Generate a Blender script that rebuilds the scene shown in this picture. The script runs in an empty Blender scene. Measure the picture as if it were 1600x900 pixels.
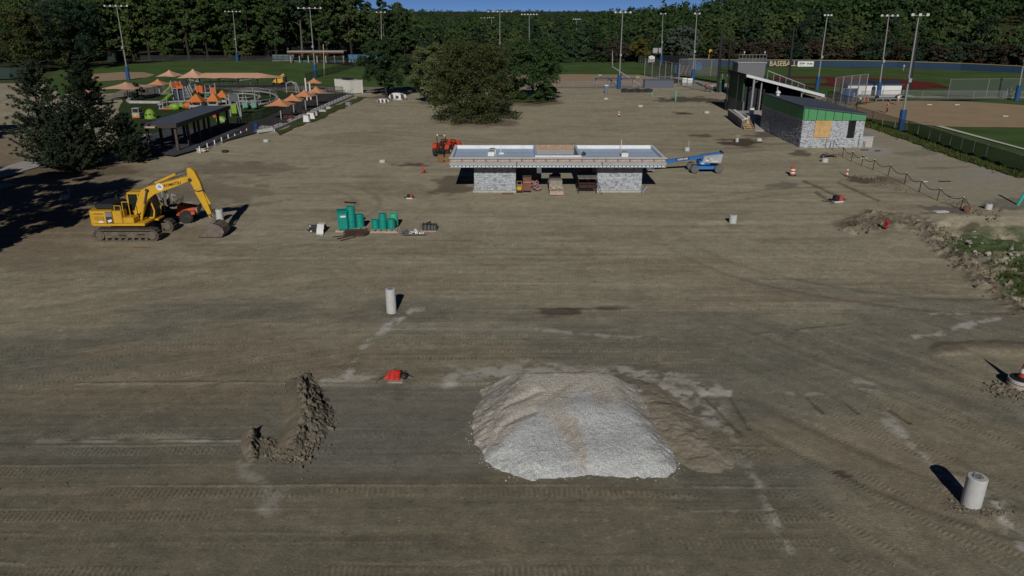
import bpy, math, random
import numpy as np
from mathutils import Vector, Matrix, Euler

# ------------------------------------------------------------------ camera, sky, sun, exposure
S = bpy.context.scene
COL = S.collection
R = math.radians
CAM_H, FPX, PITCH = 15.0, 1150.0, R(20.63)
cam_d = bpy.data.cameras.new('camera')
cam_d.sensor_width = 36.0
cam_d.lens = 36.0 * FPX / 1600.0
cam_d.clip_start = 0.5
cam_d.clip_end = 20000.0
cam = bpy.data.objects.new('camera', cam_d)
COL.objects.link(cam)
cam.location = (0, 0, CAM_H)
cam.rotation_euler = (R(90) - PITCH, 0, 0)
S.camera = cam

SUN_EL, SUN_AZ = R(28.5), math.pi + 0.03          # behind the camera, a touch to its left
world = bpy.data.worlds.new('World')
S.world = world
world.use_nodes = True
wn = world.node_tree
wn.nodes.clear()
w_out = wn.nodes.new('ShaderNodeOutputWorld')
w_bg = wn.nodes.new('ShaderNodeBackground')
w_sky = wn.nodes.new('ShaderNodeTexSky')
w_sky.sky_type = 'NISHITA'
w_sky.sun_disc = False
w_sky.sun_elevation = SUN_EL
w_sky.sun_rotation = SUN_AZ
w_sky.altitude = 250.0
w_sky.air_density = 0.16
w_sky.dust_density = 0.0
w_sky.ozone_density = 6.0
w_bg.inputs['Strength'].default_value = 0.05
wn.links.new(w_sky.outputs[0], w_bg.inputs['Color'])
wn.links.new(w_bg.outputs[0], w_out.inputs['Surface'])

sun_d = bpy.data.lights.new('sun', 'SUN')
sun_d.energy = 3.2
sun_d.angle = R(0.53)
sun_d.color = (1.0, 0.955, 0.89)
sun = bpy.data.objects.new('sun', sun_d)
COL.objects.link(sun)
sun_vec = Vector((0.03 * math.cos(SUN_EL), math.cos(SUN_EL), -math.sin(SUN_EL))).normalized()
sun.rotation_euler = sun_vec.to_track_quat('-Z', 'Y').to_euler()
sun.location = (-10, -60, 60)

S.view_settings.view_transform = 'Standard'
S.view_settings.look = 'None'
S.view_settings.gamma = 1.0
S.view_settings.exposure = -0.2
S.render.engine = 'CYCLES'
S.cycles.max_bounces = 6
S.cycles.transparent_max_bounces = 16
S.cycles.diffuse_bounces = 3

rng = random.Random(7)
nrng = np.random.default_rng(11)

# ------------------------------------------------------------------ surveying: photo pixel -> place
SP, CP = math.sin(PITCH), math.cos(PITCH)
def ray(u, v):
    return (u - 800.0), FPX * CP - (v - 450.0) * SP, FPX * SP + (v - 450.0) * CP   # right, forward, down
def P(u, v, z=0.0):
    r, f, d = ray(u, v)
    t = (CAM_H - z) / d
    return Vector((r * t, f * t, z))
def AT(u, v, Y):
    r, f, d = ray(u, v)
    t = Y / f
    return Vector((r * t, Y, CAM_H - d * t))

# ------------------------------------------------------------------ materials
MATS = {}
def mat(name, col, rough=0.8, metal=0.0, var=0.12, scale=3.0, bump=0.0, bscale=None, col2=None, spec=0.4, grime=0.0):
    if name in MATS:
        return MATS[name]
    m = bpy.data.materials.new(name)
    m.use_nodes = True
    nt = m.node_tree
    b = nt.nodes['Principled BSDF']
    b.inputs['Roughness'].default_value = rough
    b.inputs['Metallic'].default_value = metal
    b.inputs['Specular IOR Level'].default_value = spec
    tc = nt.nodes.new('ShaderNodeTexCoord')
    nz = nt.nodes.new('ShaderNodeTexNoise')
    nz.inputs['Scale'].default_value = scale
    nz.inputs['Detail'].default_value = 6
    nz.inputs['Roughness'].default_value = 0.65
    nt.links.new(tc.outputs['Object'], nz.inputs['Vector'])
    rp = nt.nodes.new('ShaderNodeValToRGB')
    c2 = col2 or tuple(min(1, c * (1 + var)) for c in col)
    c1 = tuple(c * (1 - var) for c in col)
    rp.color_ramp.elements[0].position = 0.3
    rp.color_ramp.elements[1].position = 0.7
    rp.color_ramp.elements[0].color = (*c1, 1)
    rp.color_ramp.elements[1].color = (*c2, 1)
    nt.links.new(nz.outputs['Fac'], rp.inputs['Fac'])
    out = rp.outputs['Color']
    if grime > 0:
        g = nt.nodes.new('ShaderNodeTexNoise')
        g.inputs['Scale'].default_value = scale * 0.7
        g.inputs['Detail'].default_value = 8
        g.inputs['Roughness'].default_value = 0.75
        nt.links.new(tc.outputs['Object'], g.inputs['Vector'])
        gr = nt.nodes.new('ShaderNodeMapRange')
        gr.inputs[1].default_value = 0.5
        gr.inputs[2].default_value = 0.72
        gr.inputs[3].default_value = 0.0
        gr.inputs[4].default_value = grime
        nt.links.new(g.outputs['Fac'], gr.inputs[0])
        mx = nt.nodes.new('ShaderNodeMix')
        mx.data_type = 'RGBA'
        nt.links.new(gr.outputs[0], mx.inputs[0])
        nt.links.new(out, mx.inputs[6])
        mx.inputs[7].default_value = (0.14, 0.115, 0.085, 1)
        out = mx.outputs[2]
    nt.links.new(out, b.inputs['Base Color'])
    if bump > 0:
        n2 = nt.nodes.new('ShaderNodeTexNoise')
        n2.inputs['Scale'].default_value = bscale or scale * 4
        n2.inputs['Detail'].default_value = 5
        nt.links.new(tc.outputs['Object'], n2.inputs['Vector'])
        bp = nt.nodes.new('ShaderNodeBump')
        bp.inputs['Strength'].default_value = bump
        bp.inputs['Distance'].default_value = 0.05
        nt.links.new(n2.outputs['Fac'], bp.inputs['Height'])
        nt.links.new(bp.outputs['Normal'], b.inputs['Normal'])
    MATS[name] = m
    return m

def screen_mat(name, col, alpha):
    """woven mesh / chain link: opaque threads with see-through gaps"""
    m = mat(name, col, 0.7, var=0.1)
    nt = m.node_tree
    b = nt.nodes['Principled BSDF']
    b.inputs['Alpha'].default_value = alpha
    return m

def leaf_mat(name, cols, trans=0.38):
    m = bpy.data.materials.new(name)
    m.use_nodes = True
    nt = m.node_tree
    nt.nodes.clear()
    out = nt.nodes.new('ShaderNodeOutputMaterial')
    oi = nt.nodes.new('ShaderNodeObjectInfo')
    ge = nt.nodes.new('ShaderNodeNewGeometry')
    rp = nt.nodes.new('ShaderNodeValToRGB')
    cr = rp.color_ramp
    while len(cr.elements) < len(cols):
        cr.elements.new(0.5)
    for i, c in enumerate(cols):
        cr.elements[i].position = i / (len(cols) - 1)
        cr.elements[i].color = (*c, 1)
    ad = nt.nodes.new('ShaderNodeMath'); ad.operation = 'MULTIPLY_ADD'
    ad.inputs[1].default_value = 0.42
    nt.links.new(ge.outputs['Random Per Island'], ad.inputs[0])
    sc = nt.nodes.new('ShaderNodeMath'); sc.operation = 'MULTIPLY'
    sc.inputs[1].default_value = 0.58
    nt.links.new(oi.outputs['Random'], sc.inputs[0])
    nt.links.new(sc.outputs[0], ad.inputs[2])
    nt.links.new(ad.outputs[0], rp.inputs['Fac'])
    df = nt.nodes.new('ShaderNodeBsdfDiffuse')
    tr = nt.nodes.new('ShaderNodeBsdfTranslucent')
    mx = nt.nodes.new('ShaderNodeMixShader')
    mx.inputs[0].default_value = trans
    nt.links.new(rp.outputs['Color'], df.inputs['Color'])
    nt.links.new(rp.outputs['Color'], tr.inputs['Color'])
    nt.links.new(df.outputs[0], mx.inputs[1])
    nt.links.new(tr.outputs[0], mx.inputs[2])
    nt.links.new(mx.outputs[0], out.inputs['Surface'])
    MATS[name] = m
    return m

# ------------------------------------------------------------------ mesh builder and scene tree helpers
class MB:
    def __init__(s):
        s.v, s.f, s.m = [], [], []
    def add(s, vs, fs, mi=0):
        o = len(s.v)
        s.v.extend([tuple(p) for p in vs])
        s.f.extend([tuple(i + o for i in f) for f in fs])
        s.m.extend([mi] * len(fs))
        return s
    def hexa(s, p, mi=0):     # p[0..3] bottom ring, p[4..7] top ring
        return s.add(p, [(3, 2, 1, 0), (4, 5, 6, 7), (0, 1, 5, 4), (1, 2, 6, 5), (2, 3, 7, 6), (3, 0, 4, 7)], mi)
    def box(s, x0, x1, y0, y1, z0, z1, mi=0):
        return s.hexa([(x0, y0, z0), (x1, y0, z0), (x1, y1, z0), (x0, y1, z0),
                       (x0, y0, z1), (x1, y0, z1), (x1, y1, z1), (x0, y1, z1)], mi)
    def obox(s, c, size, rot=(0, 0, 0), mi=0):
        M = Euler(rot).to_matrix()
        hx, hy, hz = size[0] / 2, size[1] / 2, size[2] / 2
        pts = [Vector(c) + M @ Vector(q) for q in
               [(-hx, -hy, -hz), (hx, -hy, -hz), (hx, hy, -hz), (-hx, hy, -hz),
                (-hx, -hy, hz), (hx, -hy, hz), (hx, hy, hz), (-hx, hy, hz)]]
        return s.hexa(pts, mi)
    def beam(s, a, b, w, h, mi=0, up=(0, 0, 1)):
        a, b = Vector(a), Vector(b)
        d = (b - a).normalized()
        upv = Vector(up)
        if abs(d.dot(upv)) > 0.98:
            upv = Vector((0, 1, 0))
        sd = d.cross(upv).normalized()
        u = sd.cross(d).normalized()
        q = []
        for p in (a, b):
            q.append([p - sd * w / 2 - u * h / 2, p + sd * w / 2 - u * h / 2, p + sd * w / 2 + u * h / 2, p - sd * w / 2 + u * h / 2])
        return s.add(q[0] + q[1], [(0, 1, 2, 3), (7, 6, 5, 4), (4, 5, 1, 0), (5, 6, 2, 1), (6, 7, 3, 2), (7, 4, 0, 3)], mi)
    def tube(s, a, b, r0, r1=None, n=8, mi=0, cap=True):
        r1 = r0 if r1 is None else r1
        a, b = Vector(a), Vector(b)
        d = (b - a).normalized()
        k = Vector((0, 0, 1)) if abs(d.z) < 0.9 else Vector((1, 0, 0))
        e1 = d.cross(k).normalized()
        e2 = d.cross(e1).normalized()
        vs = []
        for p, r in ((a, r0), (b, r1)):
            for i in range(n):
                t = 2 * math.pi * i / n
                vs.append(p + e1 * (r * math.cos(t)) + e2 * (r * math.sin(t)))
        fs = [(i, n + i, n + (i + 1) % n, (i + 1) % n) for i in range(n)]
        if cap:
            fs.append(tuple(range(n)))
            fs.append(tuple(range(2 * n - 1, n - 1, -1)))
        return s.add(vs, fs, mi)
    def path(s, pts, r, n=6, mi=0, closed=False):
        pts = [Vector(p) for p in pts]
        for i in range(len(pts) - (0 if closed else 1)):
            s.tube(pts[i], pts[(i + 1) % len(pts)], r, r, n, mi)
        return s
    def prism(s, poly, d, mi=0):       # planar polygon (3-D points) swept by vector d
        n = len(poly)
        poly = [Vector(p) for p in poly]
        d = Vector(d)
        vs = poly + [p + d for p in poly]
        fs = [tuple(range(n - 1, -1, -1)), tuple(range(n, 2 * n))]
        fs += [(i, (i + 1) % n, n + (i + 1) % n, n + i) for i in range(n)]
        return s.add(vs, fs, mi)
    def lathe(s, prof, c=(0, 0, 0), n=16, mi=0, axis='z'):
        vs, fs = [], []
        for (r, z) in prof:
            for i in range(n):
                t = 2 * math.pi * i / n
                q = (r * math.cos(t), r * math.sin(t), z)
                if axis == 'y': q = (q[0], q[2], q[1])
                if axis == 'x': q = (q[2], q[0], q[1])
                vs.append((c[0] + q[0], c[1] + q[1], c[2] + q[2]))
        k = len(prof)
        for j in range(k - 1):
            for i in range(n):
                fs.append((j * n + i, j * n + (i + 1) % n, (j + 1) * n + (i + 1) % n, (j + 1) * n + i))
        if prof[0][0] > 1e-6: fs.append(tuple(range(n - 1, -1, -1)))
        if prof[-1][0] > 1e-6: fs.append(tuple(range((k - 1) * n, k * n)))
        return s.add(vs, fs, mi)
    def ell(s, c, r, n=10, k=6, mi=0, jit=0.0, rg=None):
        vs, fs = [(c[0], c[1], c[2] - r[2])], []
        for j in range(1, k):
            ph = -math.pi / 2 + math.pi * j / k
            for i in range(n):
                t = 2 * math.pi * i / n
                q = 1 + ((rg or rng).uniform(-jit, jit) if jit else 0)
                vs.append((c[0] + q * r[0] * math.cos(ph) * math.cos(t), c[1] + q * r[1] * math.cos(ph) * math.sin(t), c[2] + q * r[2] * math.sin(ph)))
        vs.append((c[0], c[1], c[2] + r[2]))
        for i in range(n):
            fs.append((0, 1 + (i + 1) % n, 1 + i))
            fs.append((len(vs) - 1, 1 + (k - 2) * n + i, 1 + (k - 2) * n + (i + 1) % n))
        for j in range(k - 2):
            for i in range(n):
                a = 1 + j * n
                fs.append((a + i, a + (i + 1) % n, a + n + (i + 1) % n, a + n + i))
        return s.add(vs, fs, mi)
    def mesh(s, name, mats, smooth=False):
        me = bpy.data.meshes.new(name)
        me.from_pydata(s.v, [], s.f)
        for m in (mats if isinstance(mats, (list, tuple)) else [mats]):
            me.materials.append(m)
        me.polygons.foreach_set('material_index', s.m)
        if smooth:
            me.polygons.foreach_set('use_smooth', [True] * len(me.polygons))
        me.update()
        return me
    def build(s, name, mats, parent=None, smooth=False, bevel=0.0, kind=None):
        me = s.mesh(name, mats, smooth and not bevel)
        return link(name, me, parent, bevel, kind, auto=smooth)

def link(name, me, parent=None, bevel=0.0, kind=None, auto=False):
    o = bpy.data.objects.new(name, me)
    COL.objects.link(o)
    if parent is not None:
        o.parent = parent
    if bevel:
        b = o.modifiers.new('bevel', 'BEVEL')
        b.width = bevel
        b.segments = 1
        b.limit_method = 'ANGLE'
        b.angle_limit = R(40)
    if kind:
        o['kind'] = kind
    return o

def tag(o, label=None, cat=None, group=None, kind=None):
    if label: o['label'] = label
    if cat: o['category'] = cat
    if group: o['group'] = group
    if kind: o['kind'] = kind
    return o

def thing(name, label, cat, loc=(0, 0, 0), rz=0.0, group=None):
    o = bpy.data.objects.new(name, None)
    COL.objects.link(o)
    o.empty_display_size = 0.5
    o.location = loc
    o.rotation_euler = (0, 0, rz)
    return tag(o, label, cat, group)

def dup(root, loc, rz=0.0, label=None, group=None, scale=None):
    r = root.copy()
    COL.objects.link(r)
    r.location = loc
    r.rotation_euler = (0, 0, rz)
    if scale is not None:
        r.scale = scale if isinstance(scale, (tuple, list)) else (scale,) * 3
    if label: r['label'] = label
    if group: r['group'] = group
    for ch in list(root.children):
        c = ch.copy(); COL.objects.link(c); c.parent = r
        for g in list(ch.children):
            d = g.copy(); COL.objects.link(d); d.parent = c
    return r

def share(o, name, loc, parent, rot=(0, 0, 0), scale=(1, 1, 1)):
    """another part with the same mesh data"""
    c = bpy.data.objects.new(name, o.data)
    COL.objects.link(c)
    c.parent = parent
    c.location = loc
    c.rotation_euler = rot
    c.scale = scale
    return c

def text(name, s, size, mat_, parent, loc, rot, sx=1.0, ext=0.004, bold=0.0):
    cu = bpy.data.curves.new(name, 'FONT')
    cu.body = s
    cu.size = size
    cu.align_x = 'CENTER'
    cu.align_y = 'CENTER'
    cu.extrude = ext
    cu.offset = bold
    cu.resolution_u = 2
    cu.materials.append(mat_)
    o = bpy.data.objects.new(name, cu)
    COL.objects.link(o)
    o.parent = parent
    o.location = loc
    o.rotation_euler = rot
    o.scale = (sx, 1, 1)
    dg = bpy.context.evaluated_depsgraph_get()
    me = bpy.data.meshes.new_from_object(o.evaluated_get(dg))
    m2 = bpy.data.objects.new(name, me)
    COL.objects.link(m2)
    m2.parent = parent
    m2.location, m2.rotation_euler, m2.scale = loc, rot, (sx, 1, 1)
    if not me.materials: me.materials.append(mat_)
    bpy.data.objects.remove(o)
    m2.name = name
    return m2

# ------------------------------------------------------------------ numpy noise
def _h(ix, iy, seed):
    n = (ix.astype(np.int64) * 374761393 + iy.astype(np.int64) * 668265263 + seed * 1442695041) & 0xFFFFFFFF
    n = ((n ^ (n >> 13)) * 1274126177) & 0xFFFFFFFF
    return ((n ^ (n >> 16)) & 0xFFFF).astype(np.float32) / 65535.0
def vnoise(x, y, seed=0):
    ix, iy = np.floor(x), np.floor(y)
    fx, fy = (x - ix).astype(np.float32), (y - iy).astype(np.float32)
    fx = fx * fx * (3 - 2 * fx); fy = fy * fy * (3 - 2 * fy)
    a, b = _h(ix, iy, seed), _h(ix + 1, iy, seed)
    c, d = _h(ix, iy + 1, seed), _h(ix + 1, iy + 1, seed)
    return (a * (1 - fx) + b * fx) * (1 - fy) + (c * (1 - fx) + d * fx) * fy
def fbm(x, y, seed=0, oct=4, gain=0.5):
    s, a, t = 0, 1.0, 0.0
    for i in range(oct):
        s = s + a * vnoise(x * 2 ** i + 17.3 * i, y * 2 ** i - 9.1 * i, seed + i)
        t += a; a *= gain
    return s / t
def sstep(a, b, x):
    t = np.clip((x - a) / (b - a), 0, 1)
    return t * t * (3 - 2 * t)
# ================================================================== GROUND, TERRAIN, FIELDS
def tone_mat(name, rough=0.95, fine=0.22, scales=(1.6, 9.0, 45.0), bump=0.5, bscale=14.0, vor=0.0, vscale=14.0):
    """soil or stone: colour from the mesh's own 'tone' attribute, broken up by procedural grain"""
    m = bpy.data.materials.new(name)
    m.use_nodes = True
    nt = m.node_tree
    b = nt.nodes['Principled BSDF']
    b.inputs['Roughness'].default_value = rough
    b.inputs['Specular IOR Level'].default_value = 0.15
    at = nt.nodes.new('ShaderNodeAttribute')
    at.attribute_name = 'tone'
    tc = nt.nodes.new('ShaderNodeTexCoord')
    val = None
    for s, w in zip(scales, (0.7, 1.0, 1.0)):
        n = nt.nodes.new('ShaderNodeTexNoise')
        n.inputs['Scale'].default_value = s
        n.inputs['Detail'].default_value = 5
        n.inputs['Roughness'].default_value = 0.7
        nt.links.new(tc.outputs['Object'], n.inputs['Vector'])
        k = nt.nodes.new('ShaderNodeMapRange')
        k.inputs[1].default_value = 0.25; k.inputs[2].default_value = 0.75
        k.inputs[3].default_value = 1 - fine * w; k.inputs[4].default_value = 1 + fine * w
        nt.links.new(n.outputs['Fac'], k.inputs[0])
        if val is None:
            val = k.outputs[0]
        else:
            mu = nt.nodes.new('ShaderNodeMath'); mu.operation = 'MULTIPLY'
            nt.links.new(val, mu.inputs[0]); nt.links.new(k.outputs[0], mu.inputs[1])
            val = mu.outputs[0]
    hgt = None
    if vor > 0:
        v = nt.nodes.new('ShaderNodeTexVoronoi')
        v.inputs['Scale'].default_value = vscale
        nt.links.new(tc.outputs['Object'], v.inputs['Vector'])
        sp = nt.nodes.new('ShaderNodeSeparateColor')
        nt.links.new(v.outputs['Color'], sp.inputs[0])
        k = nt.nodes.new('ShaderNodeMapRange')
        k.inputs[3].default_value = 1 - vor; k.inputs[4].default_value = 1 + vor
        nt.links.new(sp.outputs[0], k.inputs[0])
        mu = nt.nodes.new('ShaderNodeMath'); mu.operation = 'MULTIPLY'
        nt.links.new(val, mu.inputs[0]); nt.links.new(k.outputs[0], mu.inputs[1])
        val = mu.outputs[0]
        hgt = v.outputs['Distance']
    mx = nt.nodes.new('ShaderNodeVectorMath'); mx.operation = 'SCALE'
    nt.links.new(at.outputs['Color'], mx.inputs[0])
    nt.links.new(val, mx.inputs[3])
    nt.links.new(mx.outputs[0], b.inputs['Base Color'])
    bn = nt.nodes.new('ShaderNodeTexNoise')
    bn.inputs['Scale'].default_value = bscale
    bn.inputs['Detail'].default_value = 6
    bn.inputs['Roughness'].default_value = 0.7
    nt.links.new(tc.outputs['Object'], bn.inputs['Vector'])
    bp = nt.nodes.new('ShaderNodeBump')
    bp.inputs['Strength'].default_value = bump
    bp.inputs['Distance'].default_value = 0.06
    nt.links.new(bn.outputs['Fac'], bp.inputs['Height'])
    nrm = bp.outputs['Normal']
    if hgt is not None:
        b2 = nt.nodes.new('ShaderNodeBump')
        b2.inputs['Strength'].default_value = 0.6
        b2.inputs['Distance'].default_value = 0.05
        b2.invert = True
        nt.links.new(hgt, b2.inputs['Height'])
        nt.links.new(nrm, b2.inputs['Normal'])
        nrm = b2.outputs['Normal']
    nt.links.new(nrm, b.inputs['Normal'])
    MATS[name] = m
    return m

SOIL = tone_mat('soil')
GRAVEL = tone_mat('crushed_stone', fine=0.10, bump=0.4, bscale=24, vor=0.26, vscale=26.0)

def grid_mesh(name, X, Y, Z, tone, m, keep=None):
    ny, nx = X.shape
    me = bpy.data.meshes.new(name)
    co = np.stack([X, Y, Z], -1).reshape(-1, 3).astype(np.float32)
    idx = np.arange(nx * ny).reshape(ny, nx)
    q = np.stack([idx[:-1, :-1], idx[:-1, 1:], idx[1:, 1:], idx[1:, :-1]], -1).reshape(-1, 4)
    if keep is not None:
        k = keep[:-1, :-1] | keep[:-1, 1:] | keep[1:, 1:] | keep[1:, :-1]
        q = q[k.reshape(-1)]
        used, inv = np.unique(q, return_inverse=True)
        co = co[used]; q = inv.reshape(-1, 4)
        if tone is not None: tone = tone.reshape(-1, 3)[used]
    me.vertices.add(len(co)); me.vertices.foreach_set('co', co.reshape(-1))
    me.loops.add(q.size); me.loops.foreach_set('vertex_index', q.reshape(-1).astype(np.int32))
    me.polygons.add(len(q))
    me.polygons.foreach_set('loop_start', np.arange(0, q.size, 4, dtype=np.int32))
    me.polygons.foreach_set('loop_total', np.full(len(q), 4, dtype=np.int32))
    me.polygons.foreach_set('use_smooth', np.ones(len(q), dtype=bool))
    if tone is not None:
        a = me.attributes.new('tone', 'FLOAT_COLOR', 'POINT')
        t = tone.reshape(-1, 3)
        a.data.foreach_set('color', np.concatenate([t, np.ones((len(t), 1))], 1).astype(np.float32).reshape(-1))
    me.update(calc_edges=True)
    me.validate()
    me.materials.append(m)
    return me

def seg_dist(U, V, pts, ku=1.0, kv=1.0):
    d = np.full(U.shape, 1e9)
    for (a, b), (c, e) in zip(pts[:-1], pts[1:]):
        ax, ay, bx, by = a * ku, b * kv, c * ku, e * kv
        dx, dy = bx - ax, by - ay
        t = np.clip(((U * ku - ax) * dx + (V * kv - ay) * dy) / (dx * dx + dy * dy), 0, 1)
        d = np.minimum(d, np.hypot(U * ku - ax - t * dx, V * kv - ay - t * dy))
    return d

def in_poly(X, Y, poly):
    ins = np.zeros(X.shape, bool)
    n = len(poly)
    for i in range(n):
        x0, y0 = poly[i][0], poly[i][1]
        x1, y1 = poly[(i + 1) % n][0], poly[(i + 1) % n][1]
        c = ((y0 > Y) != (y1 > Y)) & (X < (x1 - x0) * (Y - y0) / (y1 - y0 + 1e-12) + x0)
        ins ^= c
    return ins

def tracks(X, Y, th, period, cleat, slant, seed, gate=(0.30, 0.52)):
    """crawler and tyre prints: passes running along th with cleat marks across them"""
    p = X * math.cos(th) + Y * math.sin(th)
    q = -X * math.sin(th) + Y * math.cos(th)
    q = q + 0.5 * (vnoise(p * 0.11, q * 0.12, seed) - 0.5) + 0.1 * (vnoise(p * 0.6, q * 0.7, seed + 1) - 0.5)
    row = np.floor(q / period)
    fr = q / period - row
    on = sstep(gate[0], gate[1], vnoise(p * 0.13 + row * 5.7, row * 3.1, seed + 2))
    band = sstep(0.06, 0.14, fr) * (1 - sstep(0.46, 0.54, fr))
    ph = 6.28 * _h(row, row * 0 + 3, seed + 3)
    c = np.cos(2 * math.pi * p / cleat + ph + slant * q + 1.5 * (vnoise(p * 1.1, q * 1.1, seed + 4) - 0.5))
    c = np.clip(c, -0.25, 1)
    fade = sstep(0.25, 0.6, vnoise(p * 0.7, q * 1.3, seed + 5))
    cl = band * on * c * fade
    berm = np.exp(-((fr - 0.62) / 0.06) ** 2) * (0.35 + 0.65 * on) * sstep(0.3, 0.7, vnoise(p * 0.25, row, seed + 6))
    return cl, berm, band * on

def build_site():
    # rows thin out with distance (fine enough for prints near by, coarse far off)
    ys = [13.0]
    while ys[-1] < 168:
        y = ys[-1]
        ys.append(y + max(0.04, 6.6e-5 * (y * y + 225)))
    ys = np.array(ys)
    s = np.linspace(-1, 1, 960)
    hw = 0.82 * ys + 13
    X = s[None, :] * hw[:, None]
    Y = np.repeat(ys[:, None], len(s), 1)
    D = FPX * SP * 0 + Y * CP + CAM_H * SP                     # depth along the lens axis
    U = 800 + FPX * X / D
    V = 450 + FPX * (CAM_H * CP - Y * SP) / D
    n1 = fbm(X * 0.05, Y * 0.05, 1, 4)
    n2 = fbm(X * 0.22, Y * 0.45, 5, 4)
    n3 = fbm(X * 1.1, Y * 1.4, 9, 4)
    n4 = fbm(X * 3.5, Y * 3.5, 31, 3)
    tan_ = np.array([0.398, 0.358, 0.256]); grey = np.array([0.216, 0.193, 0.139]); brown = np.array([0.245, 0.185, 0.122])
    blue = np.array([0.185, 0.181, 0.150]); pale = np.array([0.53, 0.505, 0.45])
    def mixc(T, c, w):
        return T * (1 - w[..., None]) + np.asarray(c) * w[..., None]
    T = np.ones(X.shape + (3,)) * tan_
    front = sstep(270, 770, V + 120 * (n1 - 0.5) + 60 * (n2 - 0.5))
    T = mixc(T, grey, 1.0 * front)  # greyer near soil, with lens falloff painted into its tone
    T = mixc(T, blue, 0.65 * sstep(0.52, 0.68, fbm(X * 0.12 + 4, Y * 0.3, 40, 4)) * sstep(360, 520, V))
    T = mixc(T, brown, 0.28 * sstep(0.52, 0.7, n2) * (1 - 0.4 * front))
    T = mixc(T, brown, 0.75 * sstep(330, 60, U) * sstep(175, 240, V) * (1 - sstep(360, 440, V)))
    T *= (0.86 + 0.28 * n3)[..., None] * (0.88 + 0.24 * n4)[..., None]

    near = 1 - sstep(40, 70, Y)
    Z = 0.10 * (n1 - 0.5) * (1 - sstep(90, 120, Y)) + 0.035 * (n2 - 0.5) * (1 - sstep(90, 130, Y)) + 0.022 * (n3 - 0.5) * near + 0.015 * (n4 - 0.5) * near
    # prints: foreground passes run across, right hand ones fan away, left ones are oblique
    right = sstep(-40, 60, U - (1130 + (V - 600) * 0.66) + 40 * (n2 - 0.5)) * sstep(440, 540, V)
    left = sstep(60, -60, U - 560) * sstep(395, 450, V) * (1 - sstep(590, 640, V))
    fr = (1 - right) * (1 - left)
    for (th, per, cle, sl, sd, w, amp) in ((0.0, 1.25, 0.17, 1.6, 60, fr * sstep(585, 700, V), 0.042),
                                           (0.02, 0.8, 0.19, 0.6, 70, fr * sstep(330, 400, V) * (1 - 0.75 * sstep(590, 640, V)), 0.026),
                                           (2.19, 0.7, 0.16, 0.3, 80, right, 0.013),
                                           (0.35, 0.9, 0.19, 4.5, 90, left, 0.018)):
        c, b, m = tracks(X, Y, th, per, cle, sl, sd)
        Z += w * near * (amp * c + 0.018 * b)
        T *= (1 + w * (near * 0.30 * c + 0.09 * b * (0.4 + 0.6 * near) - 0.09 * m))[..., None]
    # wide wheel arcs across the far half
    for cx, cy, r0, sd in ((-22, 58, 9, 3), (-20, 58, 11.5, 4), (30, 40, 24, 5), (-60, 100, 46, 6), (10, 175, 72, 7), (-6, 170, 90, 8), (20, 150, 62, 12), (26, 52, 14, 15)):
        rr = np.hypot(X - cx, (Y - cy)) + 0.8 * (vnoise(X * 0.15, Y * 0.15, sd) - 0.5)
        on = sstep(0.4, 0.65, vnoise(X * 0.08, Y * 0.08, sd + 20))
        for o in (0, 2.0):
            b = np.exp(-((rr - r0 - o) / (0.16 + 0.0022 * Y)) ** 2) * on
            T *= (1 - 0.20 * b)[..., None]
            Z -= 0.03 * b * near
    str_ = fbm(X * 0.03 + 2, Y * 0.5, 77, 4)
    T *= (1 + 0.10 * (str_ - 0.5) * 2 * sstep(200, 300, V))[..., None]

    # fine scrape lines left by the grader blade, and dry crumbs
    wv = Y + 0.5 * (vnoise(X * 0.05, Y * 0.2, 600) - 0.5) + 0.12 * (vnoise(X * 0.3, Y, 601) - 0.5)
    for fq, sd, am, on in ((2.3, 610, 0.15, sstep(210, 300, V)), (5.5, 611, 0.14, sstep(380, 470, V)), (0.9, 612, 0.11, 1.0)):
        ln = vnoise(X * 0.06 + 3 * sd, wv * fq, sd)
        br = sstep(0.35, 0.6, vnoise(X * 0.25, wv * fq * 0.6, sd + 50)) * (1 - 0.8 * right) * (1 - 0.5 * left)
        T *= (1 + am * br * on * (sstep(0.62, 0.8, ln) - sstep(0.30, 0.14, ln)))[..., None]
    pR = X * math.cos(2.19) + Y * math.sin(2.19); qR = -X * math.sin(2.19) + Y * math.cos(2.19)
    lnR = vnoise(pR * 0.07, qR * 2.6, 620)
    T *= (1 + 0.10 * right * (sstep(0.6, 0.8, lnR) - sstep(0.32, 0.16, lnR)))[..., None]
    pL = X * math.cos(0.5) + Y * math.sin(0.5); qL = -X * math.sin(0.5) + Y * math.cos(0.5)
    lnL = vnoise(pL * 0.10, qL * 2.4, 630)
    T *= (1 + 0.08 * left * (sstep(0.6, 0.8, lnL) - sstep(0.32, 0.16, lnL)))[..., None]
    crumb = vnoise(X * 9, Y * 9, 640) * vnoise(X * 21, Y * 21, 641)
    T *= (1 - 0.55 * sstep(0.62, 0.80, crumb) * near + 0.35 * sstep(0.06, 0.01, crumb) * near)[..., None]

    T *= (1 + 0.22 * right * sstep(560, 700, V))[..., None]
    # dug panel left of the stone pile
    pan = sstep(385, 470, U + 60 * (n3 - 0.5)) * sstep(770, 745, U) * sstep(594, 604, V) * sstep(760, 735, V)
    Z -= 0.07 * pan
    T = mixc(T, np.array([0.20, 0.195, 0.17]), 0.75 * pan * (0.6 + 0.4 * n3))
    # spilled stone dust, chalk lines
    nn = fbm(X * 1.6, Y * 2.2, 50, 4)
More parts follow.
